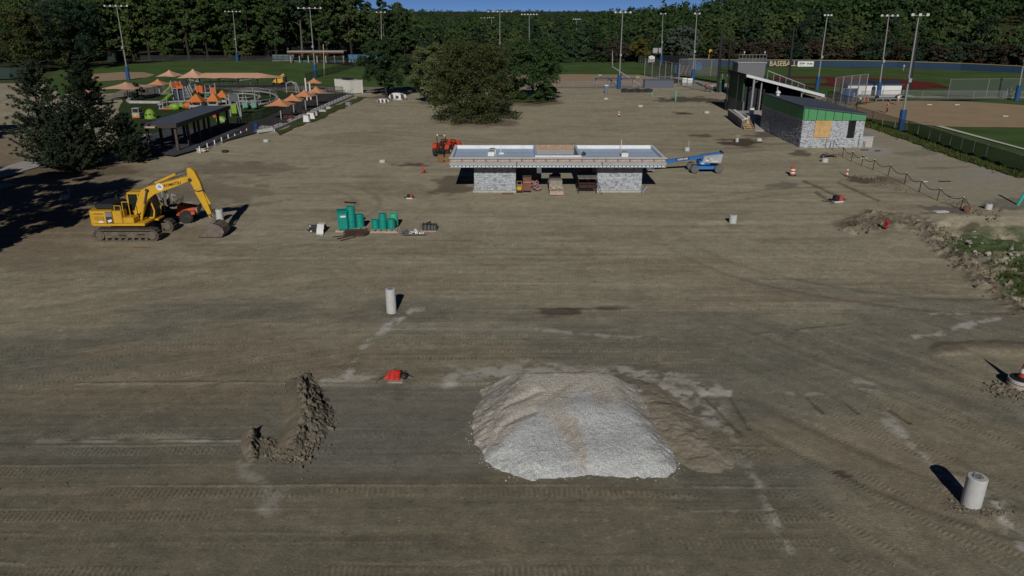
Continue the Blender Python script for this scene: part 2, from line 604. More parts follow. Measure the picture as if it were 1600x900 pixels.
    for pts, wd, st in (([(640, 486), (592, 520), (566, 545), (540, 590)], 7, 0.9), ([(505, 597), (560, 592), (640, 590)], 6, 0.7),
                        ([(700, 588), (800, 576), (1000, 584), (1120, 610)], 17, 0.75), ([(1040, 606), (1085, 622), (1110, 655)], 24, 0.85), ([(1095, 612), (1138, 614)], 8, 0.95),
                        ([(1380, 650), (1420, 690), (1470, 740), (1530, 770), (1560, 800), (1600, 860)], 9, 0.75), ([(1560, 770), (1570, 820), (1598, 850)], 16, 0.5),
                        ([(1430, 525), (1460, 523), (1500, 510), (1560, 498)], 6, 0.9), ([(1450, 489), (1515, 489)], 4, 0.8),
                        ([(1335, 600), (1385, 612)], 8, 0.75), ([(1230, 614), (1290, 616)], 5, 0.7), ([(1090, 612), (1140, 614)], 8, 0.8),
                        ([(838, 515), (900, 521), (1050, 532)], 4, 0.6), ([(1120, 620), (1170, 740), (1240, 880)], 14, 0.33),
                        ([(380, 735), (430, 775), (420, 800)], 16, 0.4), ([(60, 690), (230, 684), (400, 690)], 7, 0.30), ([(1080, 800), (1150, 800)], 4, 0.4),
                        ([(610, 485), (660, 484)], 5, 0.6)):
        d = seg_dist(U, V, pts, 1.0, 1.3)
        w = sstep(1.25, 0.25, d / wd + 2.0 * (nn - 0.5) + 1.0 * (n4 - 0.5)) * st * sstep(0.40, 0.60, 0.6 * n4 + 0.5 * n3)
        T = mixc(T, pale, w)
    for pts, up, wd, st in (([(120, 600), (400, 598), (560, 600), (765, 598)], 0.03, 3.2, 0.02), ([(1105, 610), (1165, 720), (1210, 810), (1250, 905)], 0.06, 7, 0.28), ([(100, 690), (400, 688)], 0.03, 3, 0.08),
                            ([(1030, 532), (1180, 522), (1320, 508)], 0.03, 3, -0.28)):
        d = seg_dist(U, V, pts, 1.0, 1.5)
        w = sstep(1.2, 0.2, d / wd + 1.6 * (nn - 0.5)) * sstep(0.3, 0.6, 0.5 * n3 + 0.5 * n2)
        Z += up * w; T *= (1 + st * w)[..., None]
    # damp patches, oil, puddles
    for (u, v, ru, rv, st, c, sd) in ((872, 489, 42, 5.5, 0.8, (0.085, 0.068, 0.052), 1), (900, 483, 52, 3.5, 0.75, (0.09, 0.072, 0.055), 2), (858, 495, 22, 3.5, 0.6, (0.10, 0.08, 0.06), 41), (955, 481, 24, 2.5, 0.5, (0.11, 0.09, 0.07), 42), (705, 291, 34, 13, 0.75, (0.13, 0.105, 0.075), 3),
                                      (1155, 222, 30, 6, 0.95, (0.085, 0.068, 0.05), 4), (1075, 155.5, 46, 4.5, 0.9, (0.10, 0.082, 0.062), 5),
                                      (1130, 160, 25, 3.5, 0.9, (0.10, 0.082, 0.062), 35), (1067, 177, 17, 2, 0.95, (0.09, 0.07, 0.055), 6), (1096, 212, 15, 2, 0.8, (0.11, 0.09, 0.07), 7),
                                      (1350, 281, 32, 5, 0.9, (0.115, 0.09, 0.065), 8), (1395, 285, 34, 8, 0.6, (0.16, 0.12, 0.08), 9), (1250, 240, 14, 4, 0.8, (0.12, 0.09, 0.065), 10),
                                      (1195, 211, 26, 4, 0.8, (0.11, 0.09, 0.07), 11), (645, 257, 26, 2.6, 0.9, (0.11, 0.095, 0.08), 12), (590, 292, 30, 5, 0.3, (0.15, 0.11, 0.075), 13),
                                      (1311, 738, 8, 2.6, 0.8, (0.085, 0.06, 0.042), 14), (1322, 744, 9, 2.4, 0.8, (0.085, 0.06, 0.042), 53), (1224, 290, 26, 5, 0.6, (0.14, 0.125, 0.105), 15), (1480, 328, 42, 8, 0.75, (0.125, 0.12, 0.115), 16),
                                      (1585, 318, 40, 7, 0.95, (0.07, 0.066, 0.062), 17), (1515, 349, 17, 4, 0.9, (0.10, 0.072, 0.05), 18), (1500, 385, 40, 14, 0.65, (0.155, 0.145, 0.135), 19),
                                      (110, 335, 90, 14, 0.5, (0.16, 0.118, 0.08), 20), (300, 300, 120, 22, 0.45, (0.15, 0.12, 0.09), 21), (380, 262, 80, 10, 0.5, (0.15, 0.115, 0.08), 22),
                                      (560, 215, 60, 10, 0.3, (0.2, 0.15, 0.105), 23), (320, 370, 60, 12, 0.35, (0.19, 0.14, 0.095), 24), (60, 400, 120, 26, 0.35, (0.19, 0.15, 0.105), 25),
                                      (1440, 240, 22, 4, 0.7, (0.08, 0.09, 0.045), 26), (1410, 240, 14, 2, 0.7, (0.09, 0.085, 0.05), 27), (1480, 262, 26, 2, 0.7, (0.10, 0.10, 0.06), 28),
                                      (1455, 263, 22, 2, 0.8, (0.09, 0.08, 0.06), 29), (1350, 352, 40, 10, 0.55, (0.15, 0.12, 0.085), 36), (1330, 352, 10, 4, 0.6, (0.13, 0.11, 0.085), 30)):
        w = sstep(1.25, 0.75, np.sqrt(((U - u) / ru) ** 2 + ((V - v) / rv) ** 2) + 2.0 * (fbm(X * 0.7, Y * 0.9, 100 + sd, 4) - 0.5)) * st
        T = mixc(T, np.array(c), w)
    # ruts right of the middle
    for pts in ([(1255, 282), (1320, 311)], [(1310, 285), (1372, 313)], [(1275, 300), (1300, 316)], [(1100, 620), (1160, 680)], [(1140, 620), (1170, 670)], [(1260, 620), (1285, 645)], [(1315, 625), (1340, 645)], [(1390, 640), (1420, 660)]):
        d = seg_dist(U, V, pts, 1.0, 1.6)
        w = sstep(4.2, 1.0, d + 5 * (nn - 0.5))
        T = mixc(T, np.array([0.13, 0.10, 0.075]), 0.75 * w)
        Z -= 0.05 * w
    # graded bank on the right, rough ground past it
    bank = [(1325, 352), (1360, 342), (1400, 345), (1450, 352), (1475, 385), (1500, 405), (1540, 440), (1610, 490), (1720, 540)]
    db = seg_dist(U, V, bank, 1.0, 1.5)
    wb = sstep(26, 4, db + 22 * (n3 - 0.5))
    lump = fbm(X * 1.3, Y * 1.0, 210, 4)
    jag = np.abs(fbm(X * 2.2, Y * 1.6, 215, 4) - 0.5)
    Z += wb * (0.02 + 0.45 * (lump - 0.35) + 0.75 * jag + 0.18 * (n4 - 0.5))
    T = mixc(T, np.array([0.145, 0.118, 0.088]) , 0.85 * wb * sstep(0.25, 0.55, n3 + 0.3 * (n4 - 0.5)))
    T *= (1 + wb * 1.3 * (n4 - 0.5))[..., None]
    rough = sstep(0, 14, U - np.interp(V, [340, 352, 385, 405, 440, 490, 560, 700], [1480, 1455, 1478, 1502, 1545, 1615, 1740, 2100])) * sstep(335, 362, V)
    Z += rough * (0.55 * (lump - 0.45) + 0.45 * jag - 0.75)
    T *= (1 + rough * 0.9 * (n4 - 0.5))[..., None]
    T = mixc(T, np.array([0.32, 0.275, 0.21]), 0.5 * rough * sstep(0.4, 0.6, n3))
    gr = rough * sstep(0.56, 0.66, fbm(X * 0.35, Y * 0.30, 230, 3) + 0.22 * sstep(60, 20, np.hypot(U - 1575, (V - 428) * 1.6)) + 0.12 * sstep(45, 10, np.hypot((U - 1490) * .6, (V - 365) * 2)))
    T = mixc(T, np.array([0.062, 0.108, 0.034]), 0.9 * gr)
    # pale compacted gravel yard on the right of the rope barrier
    yard = sstep(-10, 25, U - np.interp(V, [150, 180, 232, 260, 300, 330], [1260, 1300, 1350, 1365, 1440, 1530])) * sstep(340, 318, V) * sstep(165, 185, V)
    T = mixc(T, np.array([0.37, 0.335, 0.265]) , 0.6 * yard)
    T = mixc(T, np.array([0.40, 0.385, 0.35]), 0.85 * sstep(1.2, 0.5, np.sqrt(((U - 1372) / 28) ** 2 + ((V - 236) / 8) ** 2) + 1.2 * (nn - 0.5)))
    T = mixc(T, np.array([0.37, 0.35, 0.31]), 0.7 * sstep(1.2, 0.5, np.sqrt(((U - 1540) / 45) ** 2 + ((V - 272) / 12) ** 2) + 1.2 * (nn - 0.5)))
    # long scrape of spoil on the far right
    for pts, hh in (([(1475, 546), (1520, 541), (1600, 546)], 0.10),):
        d = seg_dist(U, V, pts, 1.0, 2.0)
        w = sstep(26, 6, d + 16 * (n3 - 0.5))
        Z += hh * w; T = mixc(T, np.array([0.19, 0.14, 0.09]), 0.5 * w)
    # disturbed rings round the footings
    for (u, v, r, a) in ((1523, 797, 42, 0.10), (1590, 607, 38, 0.10), (611, 490, 20, 0.05), (1146, 350, 16, 0.08), (1546, 328, 20, 0.08), (1385, 355, 30, 0.10), (616, 600, 36, 0.08)):
        w = sstep(1.2, 0.4, np.hypot(U - u, (V - v) * 1.5) / r + 1.2 * (n3 - 0.5))
        Z += a * w * (0.3 + 1.2 * (lump - 0.3)); T *= (1 - 0.22 * w * (n4 * 1.6))[..., None]
    # bare brown strips and leaf litter under the site trees
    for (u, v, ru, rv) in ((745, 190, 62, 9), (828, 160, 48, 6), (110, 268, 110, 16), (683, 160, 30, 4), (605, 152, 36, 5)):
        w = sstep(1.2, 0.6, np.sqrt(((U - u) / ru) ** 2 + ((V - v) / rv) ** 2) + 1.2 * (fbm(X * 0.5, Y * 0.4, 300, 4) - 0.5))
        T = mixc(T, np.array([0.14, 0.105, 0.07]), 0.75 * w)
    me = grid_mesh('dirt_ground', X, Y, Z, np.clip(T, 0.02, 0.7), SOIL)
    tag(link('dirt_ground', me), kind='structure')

build_site()

# base land out to the horizon, with the hills
def hz(x, y):
    h = 46 * np.exp(-(((x - 330) / 165) ** 2 + ((y - 520) / 205) ** 2))
    h = h * sstep(222, 330, y)
    h = h + 9.0 * sstep(600, 2200, y) + 5 * (fbm(x * 0.0022, y * 0.0022, 400, 3) - 0.5) * sstep(500, 1500, y)
    h = h + 10 * np.exp(-(((x + 1000) / 500) ** 2 + ((y - 1700) / 500) ** 2))
    return h
def hz1(x, y):
    return float(hz(np.array([float(x)]), np.array([float(y)]))[0])
gx = np.concatenate([np.linspace(-6000, -800, 14), np.linspace(-760, 900, 84), np.linspace(1000, 6000, 12)])
gy = np.concatenate([np.linspace(-400, -20, 5), np.linspace(0, 200, 11), np.linspace(215, 900, 60), np.linspace(930, 2600, 40), np.linspace(2800, 9000, 14)])
GX, GY = np.meshgrid(gx, gy)
gn = fbm(GX * 0.02, GY * 0.02, 420, 3)
GT = np.ones(GX.shape + (3,)) * np.array([0.075, 0.085, 0.040]) * (0.7 + 0.6 * gn)[..., None]
siteish = ((GY < 160) & (np.abs(GX) < 140))[..., None]
GT = np.where(siteish, np.array([0.25, 0.215, 0.16]), GT)
GT = np.where((GY > 215)[..., None], np.array([0.055, 0.058, 0.028]) * (0.7 + 0.6 * gn)[..., None], GT)
tag(link('land', grid_mesh('land', GX, GY, hz(GX, GY) - 0.22 - 1.6 * ((GY > 15) & (GY < 65) & (GX > 8) & (GX < 75)), GT, SOIL)), kind='structure')

GRASS = mat('mown_grass', (0.074, 0.124, 0.038), 0.95, var=0.25, scale=0.12, bump=0.4, bscale=6, spec=0.1)
TURF = mat('infill_turf', (0.042, 0.066, 0.024), 0.95, var=0.25, scale=0.2, bump=0.2, bscale=6, spec=0.1)
CLAY = mat('infield_clay', (0.385, 0.285, 0.185), 0.95, var=0.10, scale=0.25, bump=0.2, bscale=5, spec=0.1)
REDT = mat('red_track', (0.145, 0.032, 0.026), 0.9, var=0.12, scale=0.4, spec=0.1)
ASPH = mat('asphalt', (0.050, 0.048, 0.048), 0.9, var=0.18, scale=0.5, bump=0.15, spec=0.2)
CONC = mat('concrete', (0.42, 0.41, 0.385), 0.85, var=0.14, scale=1.5, bump=0.15, grime=0.35)
PATHM = mat('gravel_path', (0.27, 0.245, 0.20), 0.95, var=0.18, scale=0.5, bump=0.3, spec=0.1)
SLAB = mat('paving', (0.075, 0.08, 0.09), 0.85, var=0.15, scale=0.6, spec=0.2)
LIME = mat('chalk_line', (0.62, 0.60, 0.55), 0.9, var=0.1)
WEED = mat('rank_grass', (0.075, 0.095, 0.028), 0.95, var=0.35, scale=0.6, bump=0.5, bscale=5, spec=0.1)

def sheet(name, px, z, m, rag=0.0, step=4.0, world_pts=False):
    """a ground sheet given by surveyed corner points; edges are broken up slightly"""
    pts = [Vector(p) if world_pts else P(*p) for p in px]
    out = []
    r = random.Random(len(name) + int(z * 1000))
    for a, b in zip(pts, pts[1:] + pts[:1]):
        n = max(1, int((b - a).length / step)) if rag else 1
        for i in range(n):
            q = a.lerp(b, i / n)
            out.append((q.x + r.uniform(-rag, rag), q.y + r.uniform(-rag, rag) * 1.6, z))
    me = bpy.data.meshes.new(name)
    me.from_pydata(out, [], [tuple(range(len(out)))])
    me.update()
    if me.polygons[0].normal.z < 0:
        me.flip_normals()
    me.materials.append(m)
    return tag(link(name, me), kind='structure')

sheet('grass_field', [(60, 128), (100, 104), (300, 95.5), (420, 96.5), (500, 99), (560, 104.5), (640, 108), (700, 120), (690, 140), (560, 139), (430, 139), (260, 139), (100, 152)], 0.08, GRASS, 0.5)
sheet('infield', [(120, 124), (150, 116), (185, 113.5), (225, 113.5), (243, 118), (228, 122.5), (190, 126), (140, 129)], 0.13, CLAY, 0.2, 2)
sheet('path', [(190, 142), (200, 134), (262, 131.5), (330, 133), (545, 137), (560, 137), (700, 138), (740, 146), (560, 145), (430, 142), (330, 140), (265, 146), (205, 154), (150, 160)], 0.13, PATHM, 0.3)
sheet('playground_turf', [(190, 156), (265, 146), (330, 140.4), (430, 142.4), (480, 147), (470, 158), (405, 190), (340, 205), (180, 212)], 0.10, TURF, 0.2)
sheet('playground_asphalt', [(408, 189), (470, 158), (482, 148), (553, 146), (551, 150), (425, 205), (408, 207), (330, 228), (240, 246), (180, 240), (190, 222), (330, 196)], 0.14, ASPH)
sheet('pavement', [(396, 207), (409, 198), (426, 199), (427, 206.5), (404, 210)], 0.18, CONC)
sheet('lawn', [(880, 97), (980, 95), (1012, 99), (1060, 118), (1045, 122), (1000, 117.5), (877, 117.5), (800, 117.5), (800, 100)], 0.08, GRASS, 0.4)
sheet('infield', [(780, 117.5), (900, 116.8), (1000, 117.5), (1030, 124), (1040, 134), (1000, 138), (880, 137), (780, 134)], 0.13, CLAY, 0.3)
sheet('walkway', [(1046, 122), (1060, 121), (1190, 146), (1200, 152), (1150, 152), (1140, 146), (1090, 131)], 0.13, CONC)
sheet('baseball_outfield', [(1090, 106), (1110, 103.5), (1240, 104.5), (1400, 106.5), (1500, 110), (1620, 116), (1800, 124), (1900, 150), (1640, 156), (1500, 158), (1340, 158), (1200, 140), (1060, 118)], 0.08, GRASS, 0.3)
sheet('red_track', [(1215, 119.5), (1280, 120.5), (1400, 124), (1460, 130), (1487, 138), (1420, 140.5), (1385, 139), (1300, 136), (1230, 131), (1200, 126)], 0.13, REDT, 0.2)
sheet('turf_patch', [(1225, 124.5), (1290, 124), (1292, 131), (1240, 130.5)], 0.17, GRASS)
sheet('softball_outfield', [(1340, 160), (1500, 156), (1620, 157), (1800, 160), (1850, 210), (1760, 330), (1600, 271), (1500, 240), (1420, 211), (1362, 192), (1330, 176)], 0.08, GRASS, 0.15)
sheet('infield', [(1325, 176), (1340, 165), (1372, 159.5), (1440, 158.2), (1500, 159.3), (1600, 165.5), (1720, 174), (1760, 190), (1720, 200), (1600, 201), (1470, 199), (1400, 193), (1355, 186)], 0.13, CLAY, 0.2, 3)
sheet('verge', [(1335, 187), (1355, 193), (1390, 203), (1420, 213), (1500, 241), (1600, 273), (1700, 310), (1600, 279), (1500, 251), (1440, 229), (1385, 208), (1345, 196)], 0.12, WEED, 0.35, 1.5)
sheet('verge', [(428, 206), (440, 202), (500, 176), (560, 152), (575, 152), (545, 165), (505, 184), (470, 197), (435, 212)], 0.09, WEED, 0.5, 2)
sheet('verge', [(800, 154), (828, 151), (868, 155), (872, 159), (840, 162), (800, 160)], 0.09, WEED, 0.4, 2)
sheet('path', [(1340, 152.3), (1420, 149), (1430, 152), (1700, 152.5), (1700, 154.5), (1425, 154), (1415, 152), (1342, 155)], 0.15, CONC)
for pts in ([(1462, 199), (1472, 199), (1700, 262), (1700, 263.5)], [(955, 104.5), (957, 104.5), (1006, 137), (1003, 137)]):
    sheet('foul_line', pts, 0.19, LIME)
sheet('concrete_pad', [(0, 264), (48, 249), (72, 252), (60, 262), (0, 280)], 0.10, CONC, 0.15, 1.5)
sheet('concrete_pad', [(-30, 292), (12, 288), (22, 291), (-10, 302)], 0.10, CONC, 0.15, 1.5)
sheet('playground_floor', [(242, 160.5), (300, 157.5), (340, 158), (330, 166), (250, 172)], 0.13, ASPH)

# ---------------------------------------------------------------- heaps
def heap(name, label, cat, x0, x1, y0, y1, dx, hfun, tfun, m, group=None, sink=0.08):
    nx, ny = int((x1 - x0) / dx), int((y1 - y0) / dx)
    X, Y = np.meshgrid(np.linspace(x0, x1, nx), np.linspace(y0, y1, ny))
    H = hfun(X, Y)
    T = tfun(X, Y, H)
    cx, cy = (x0 + x1) / 2, (y0 + y1) / 2
    me = grid_mesh(name, X - cx, Y - cy, H - sink, T, m, keep=H > 0.0)
    o = link(name, me)
    o.location = (cx, cy, 0)
    return tag(o, label, cat, group)

pile_px = [(735, 664), (742, 640), (752, 622), (1058, 738), (1040, 748), (985, 747), (930, 744), (880, 748), (830, 753), (790, 742), (760, 722), (740, 690)]
pile_w = [P(*p) for p in pile_px[:3]] + [Vector((-1.5, 27.6, 0)), Vector((-0.6, 28.5, 0)), Vector((1.5, 28.7, 0)), Vector((4.6, 28.6, 0)), Vector((5.7, 27.4, 0)), Vector((5.7, 25.0, 0)), Vector((5.9, 23.2, 0))] + [P(*p) for p in pile_px[3:]]
def edge_d(X, Y, poly):
    d = np.full(X.shape, 1e9)
    for a, b in zip(poly, poly[1:] + poly[:1]):
        dx, dy = b.x - a.x, b.y - a.y
        t = np.clip(((X - a.x) * dx + (Y - a.y) * dy) / (dx * dx + dy * dy + 1e-9), 0, 1)
        d = np.minimum(d, np.hypot(X - a.x - t * dx, Y - a.y - t * dy))
    return np.where(in_poly(X, Y, [(p.x, p.y) for p in poly]), d, -d)
def pile_h(X, Y):
    n = fbm(X * 0.8, Y * 0.8, 510, 3); f = fbm(X * 4, Y * 4, 515, 3); g = fbm(X * 14, Y * 14, 517, 2)
    d = edge_d(X, Y, pile_w) + 0.30 * (fbm(X * 1.3, Y * 1.3, 520, 3) - 0.5) + 0.14 * (f - 0.5)
    top = 0.66 + 0.165 * (Y - 23.2) + 0.10 * (n - 0.5)
    top = top + 0.16 * np.exp(-(((X - 2.9) / 1.1) ** 2 + ((Y - 24.4) / 0.7) ** 2)) - 0.14 * np.exp(-((X - 1.9) / 0.45) ** 2) * sstep(24.6, 23.4, Y) + 0.06 * np.exp(-(((X - 0.6) / 0.8) ** 2 + ((Y - 23.4) / 0.6) ** 2))
    for (x0, y0, x1, y1) in ((-1.0, 23.2, 0.8, 24.4), (-0.9, 24.3, 1.0, 25.6)):
        dx, dy = x1 - x0, y1 - y0
        t = np.clip(((X - x0) * dx + (Y - y0) * dy) / (dx * dx + dy * dy), 0, 1)
        top = top - 0.09 * np.exp(-(np.hypot(X - x0 - t * dx, Y - y0 - t * dy) / 0.16) ** 2)
    k = 12.0
    e = np.maximum(d, 0) * 0.70
    h = -np.log(np.exp(-k * top) + np.exp(-k * e)) / k
    h = np.minimum(np.maximum(h, -0.05), e + 0.02)
    return np.where(d > 0, h + 0.08 + 0.03 * (f - 0.5) + 0.03 * (g - 0.5), -1)
whA = [(842, 636), (864, 650), (884, 690), (908, 722), (925, 762), (830, 772), (775, 755), (725, 712), (762, 704), (800, 672)]
whB = [(872, 634), (892, 627), (905, 606), (932, 620), (990, 626), (1008, 650), (1035, 690), (1075, 745), (1000, 768), (938, 768), (920, 715), (908, 665), (905, 642), (880, 641)]
def pile_t(X, Y, H):
    white = np.array([0.53, 0.545, 0.54]); tan2 = np.array([0.49, 0.455, 0.40]); tan3 = np.array([0.36, 0.315, 0.265])
    n = fbm(X * 1.1, Y * 1.1, 530, 4); f = fbm(X * 5, Y * 5, 535, 3)
    Dp = Y * CP + (CAM_H - H) * SP
    U = 800 + FPX * X / Dp; V = 450 + FPX * ((CAM_H - H) * CP - Y * SP) / Dp
    w = 0
    for k in range(6):
        g = np.random.default_rng(k).normal(size=2) * 4
        uu, vv = U + g[0] + 26 * (f - 0.5), V + g[1] + 20 * (n - 0.5)
        w = w + (in_poly(uu, vv, whA) | in_poly(uu, vv, whB)) / 6.0
    w = np.clip(w, 0, 1)[..., None]
    st = sstep(0.55, 0.7, fbm((X + Y) * 0.5, (X - Y) * 2.5, 555, 3))[..., None]
    base = tan2 * (1 - 0.5 * st) + tan3 * 0.5 * st
    return (base * (1 - w) + white * w) * (0.92 + 0.16 * n)[..., None]
heap('gravel_pile', 'large pile of white and tan crushed gravel in the middle foreground', 'gravel pile', -3, 6.8, 20.2, 29.2, 0.042, pile_h, pile_t, GRAVEL)

def soil_t(c, v=0.35):
    def f(X, Y, H):
        n = fbm(X * 1.3, Y * 1.3, 540, 4); g = fbm(X * 6, Y * 6, 545, 3)
        return np.array(c) * (1 - v / 2 + v * n)[..., None] * (1 - v / 2 + v * g)[..., None]
    return f
def ridge_h(pts, hs, k, rough, seed, freq=2.4):
    def f(X, Y):
        m = np.full(X.shape, -1.0)
        for (a, ha), (b, hb) in zip(list(zip(pts, hs))[:-1], list(zip(pts, hs))[1:]):
            dx, dy = b[0] - a[0], b[1] - a[1]
            t = np.clip(((X - a[0]) * dx + (Y - a[1]) * dy) / (dx * dx + dy * dy + 1e-9), 0, 1)
            dd = np.hypot(X - a[0] - t * dx, Y - a[1] - t * dy)
            m = np.maximum(m, (ha + (hb - ha) * t) * np.exp(-(dd / k) ** 2) * 1.12 - 0.06)
        n = fbm(X * freq, Y * freq, seed, 4) - 0.5
        lum = np.abs(fbm(X * freq * 2.2, Y * freq * 2.2, seed + 9, 3) - 0.5)
        return m + np.clip(m + 0.06, 0, 0.3) * 3.0 * rough * (n + 0.7 * lum)
    return f
q = [P(1040, 640), P(1075, 670), P(1105, 705)]
heap('soil_pile', 'low brown soil pile against the right side of the gravel pile', 'soil pile', 4.0, 10.2, 20.2, 29.6, 0.05,
     ridge_h([(5.3, 27.6), (5.9, 25.9), (6.3, 24.3), (7.0, 22.6)], [0.26, 0.36, 0.38, 0.26], 1.2, 0.16, 550), soil_t((0.285, 0.25, 0.19), 0.25), SOIL)
def bank_h(pts, hs, kl, kr, rough, seed):
    """spoil ridge: a long smooth slope to the left, a crumbling steep face to the right"""
    def f(X, Y):
        m = np.full(X.shape, -1.0); side = np.zeros(X.shape)
        for (a, ha), (b, hb) in zip(list(zip(pts, hs))[:-1], list(zip(pts, hs))[1:]):
            dx, dy = b[0] - a[0], b[1] - a[1]
            t = np.clip(((X - a[0]) * dx + (Y - a[1]) * dy) / (dx * dx + dy * dy + 1e-9), 0, 1)
            ex, ey = X - a[0] - t * dx, Y - a[1] - t * dy
            sx = sstep(-0.12, 0.18, ex)
            k = kl * (1 - sx) + kr * sx
            v = (ha + (hb - ha) * t) * np.exp(-(np.hypot(ex, ey) / k) ** 2 * 1.0) * 1.15 - 0.07
            side = np.where(v > m, sx, side); m = np.maximum(m, v)
        n = fbm(X * 4.6, Y * 4.6, seed, 4) - 0.5
        lum = np.abs(fbm(X * 12, Y * 12, seed + 9, 3) - 0.5)
        return m + np.clip(m + 0.07, 0, 0.28) * rough * (0.05 + 0.95 * side) * 2.6 * (n + 1.1 * lum) + 0.02 * (fbm(X * 7, Y * 7, seed + 3, 3) - 0.5)
    return f
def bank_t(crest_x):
    light, dark_ = np.array([0.215, 0.188, 0.136]), np.array([0.150, 0.132, 0.102])  # lit left slope and shadowed right face put into the soil colour
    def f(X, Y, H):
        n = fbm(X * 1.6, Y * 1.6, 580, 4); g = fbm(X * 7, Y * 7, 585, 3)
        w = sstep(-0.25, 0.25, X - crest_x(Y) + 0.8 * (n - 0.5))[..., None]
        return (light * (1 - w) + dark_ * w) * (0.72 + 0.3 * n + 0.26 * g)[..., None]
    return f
mc = [(-9.25, 28.3), (-8.95, 27.2), (-8.5, 26.1), (-8.1, 25.1), (-8.1, 24.1), (-8.3, 23.0)]
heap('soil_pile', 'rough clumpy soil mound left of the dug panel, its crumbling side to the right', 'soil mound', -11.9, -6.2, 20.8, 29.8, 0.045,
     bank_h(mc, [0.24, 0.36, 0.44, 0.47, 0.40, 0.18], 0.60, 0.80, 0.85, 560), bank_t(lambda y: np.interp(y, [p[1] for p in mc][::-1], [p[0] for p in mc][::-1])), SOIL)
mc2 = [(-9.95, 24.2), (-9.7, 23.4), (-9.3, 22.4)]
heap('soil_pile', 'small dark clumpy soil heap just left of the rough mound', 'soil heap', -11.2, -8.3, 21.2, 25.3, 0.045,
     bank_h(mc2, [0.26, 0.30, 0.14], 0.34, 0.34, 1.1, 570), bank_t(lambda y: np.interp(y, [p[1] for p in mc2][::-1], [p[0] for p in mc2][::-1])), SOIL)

# ---------------------------------------------------------------- loose lumps nobody could count
def scatter(name, spots, m, seed, kind='stuff', parent=None):
    r = random.Random(seed)
    mb = MB()
    base = [Vector(p) for p in ((1, 0, 0), (-1, 0, 0), (0, 1, 0), (0, -1, 0), (0, 0, 1), (0, 0, -1))]
    fs = [(0, 2, 4), (2, 1, 4), (1, 3, 4), (3, 0, 4), (2, 0, 5), (1, 2, 5), (3, 1, 5), (0, 3, 5)]
    for (x, y, z, s) in spots:
        M = Euler((r.uniform(0, 6), r.uniform(0, 6), r.uniform(0, 6))).to_matrix()
        k = [Vector((r.uniform(0.7, 1.3), r.uniform(0.7, 1.3), r.uniform(0.6, 1.1))) for _ in range(1)][0]
        mb.add([Vector((x, y, z)) + (M @ Vector((p.x * k.x, p.y * k.y, p.z * k.z))) * (s * r.uniform(0.75, 1.2)) for p in base], fs)
    o = mb.build(name, m, parent)
    return tag(o, kind=kind)
CLOD = mat('dry_clods', (0.20, 0.17, 0.128), 0.95, var=0.35, scale=1.2, bump=0.4, spec=0.1)
STONE_W = mat('loose_stone', (0.52, 0.51, 0.49), 0.9, var=0.25, scale=2.0, spec=0.2)
r0 = random.Random(3)
sp = []
for (pts, n, wd, smin, smax) in (([(1340, 356), (1380, 350), (1455, 356), (1480, 390), (1508, 412), (1550, 446), (1615, 495)], 90, 10, 0.10, 0.26), ([(1330, 352), (1365, 342), (1410, 346), (1452, 354), (1478, 388), (1505, 408), (1545, 442), (1612, 492)], 800, 11, 0.03, 0.13),
                                 ([(455, 600), (485, 630), (505, 655), (490, 690), (468, 722)], 420, 9, 0.03, 0.11), ([(420, 690), (432, 720)], 120, 8, 0.03, 0.09),
                                 ([(1490, 790), (1530, 806), (1560, 800)], 200, 9, 0.03, 0.09), ([(1550, 605), (1585, 616), (1620, 625)], 260, 9, 0.03, 0.11),
                                 ([(1070, 670), (1110, 690), (1130, 730)], 90, 12, 0.02, 0.06), ([(1345, 275), (1390, 290), (1430, 302)], 120, 5, 0.05, 0.12), ([(1490, 318), (1560, 340)], 160, 10, 0.05, 0.16)):
    L = list(zip(pts[:-1], pts[1:]))
    for _ in range(n):
        (a, b) = r0.choice(L)
        t = r0.random()
        u, v = a[0] + (b[0] - a[0]) * t + r0.gauss(0, wd), a[1] + (b[1] - a[1]) * t + r0.gauss(0, wd * 0.5)
        p = P(u, v)
        s = smin + (smax - smin) * r0.random() ** 2.5
        sp.append((p.x, p.y, 0.02 + s * 0.3 + (0.12 if wd == 9 and v < 560 else 0.0), s))
for _ in range(900):
    v = 480 + 420 * r0.random()
    p = P(r0.uniform(-40, 1640), v)
    sp.append((p.x, p.y, 0.01, r0.uniform(0.012, 0.04)))
scatter('soil_clods', sp, CLOD, 5)
sp = []
for _ in range(420):
    i = r0.randrange(len(pile_w))
    a, b = pile_w[i], pile_w[(i + 1) % len(pile_w)]
    p = a.lerp(b, r0.random())
    c = Vector((2.2, 24.2, 0))
    if p.y > 25.0: continue
    o = (p - c).normalized() * abs(r0.gauss(0, 0.16)) * (1 if r0.random() < 0.8 else -0.6)
    sp.append((p.x + o.x, p.y + o.y, 0.02, 0.01 + 0.03 * r0.random() ** 3))
scatter('loose_gravel', sp, STONE_W, 6)
sp = []
for _ in range(190):
    u = r0.uniform(1470, 1640); v = r0.choice([r0.uniform(352, 412), r0.uniform(465, 500)])
    if v > 460 and u < 1560: continue
    p = P(u, v, -.6); sp.append((p.x, p.y, -.6, r0.uniform(.05, .26) * (1 if r0.random() < .3 else .6)))
scatter('rubble', sp, mat('pale_rubble', (.36, .33, .28), .9, var=.3, scale=1.2, bump=.3), 44)
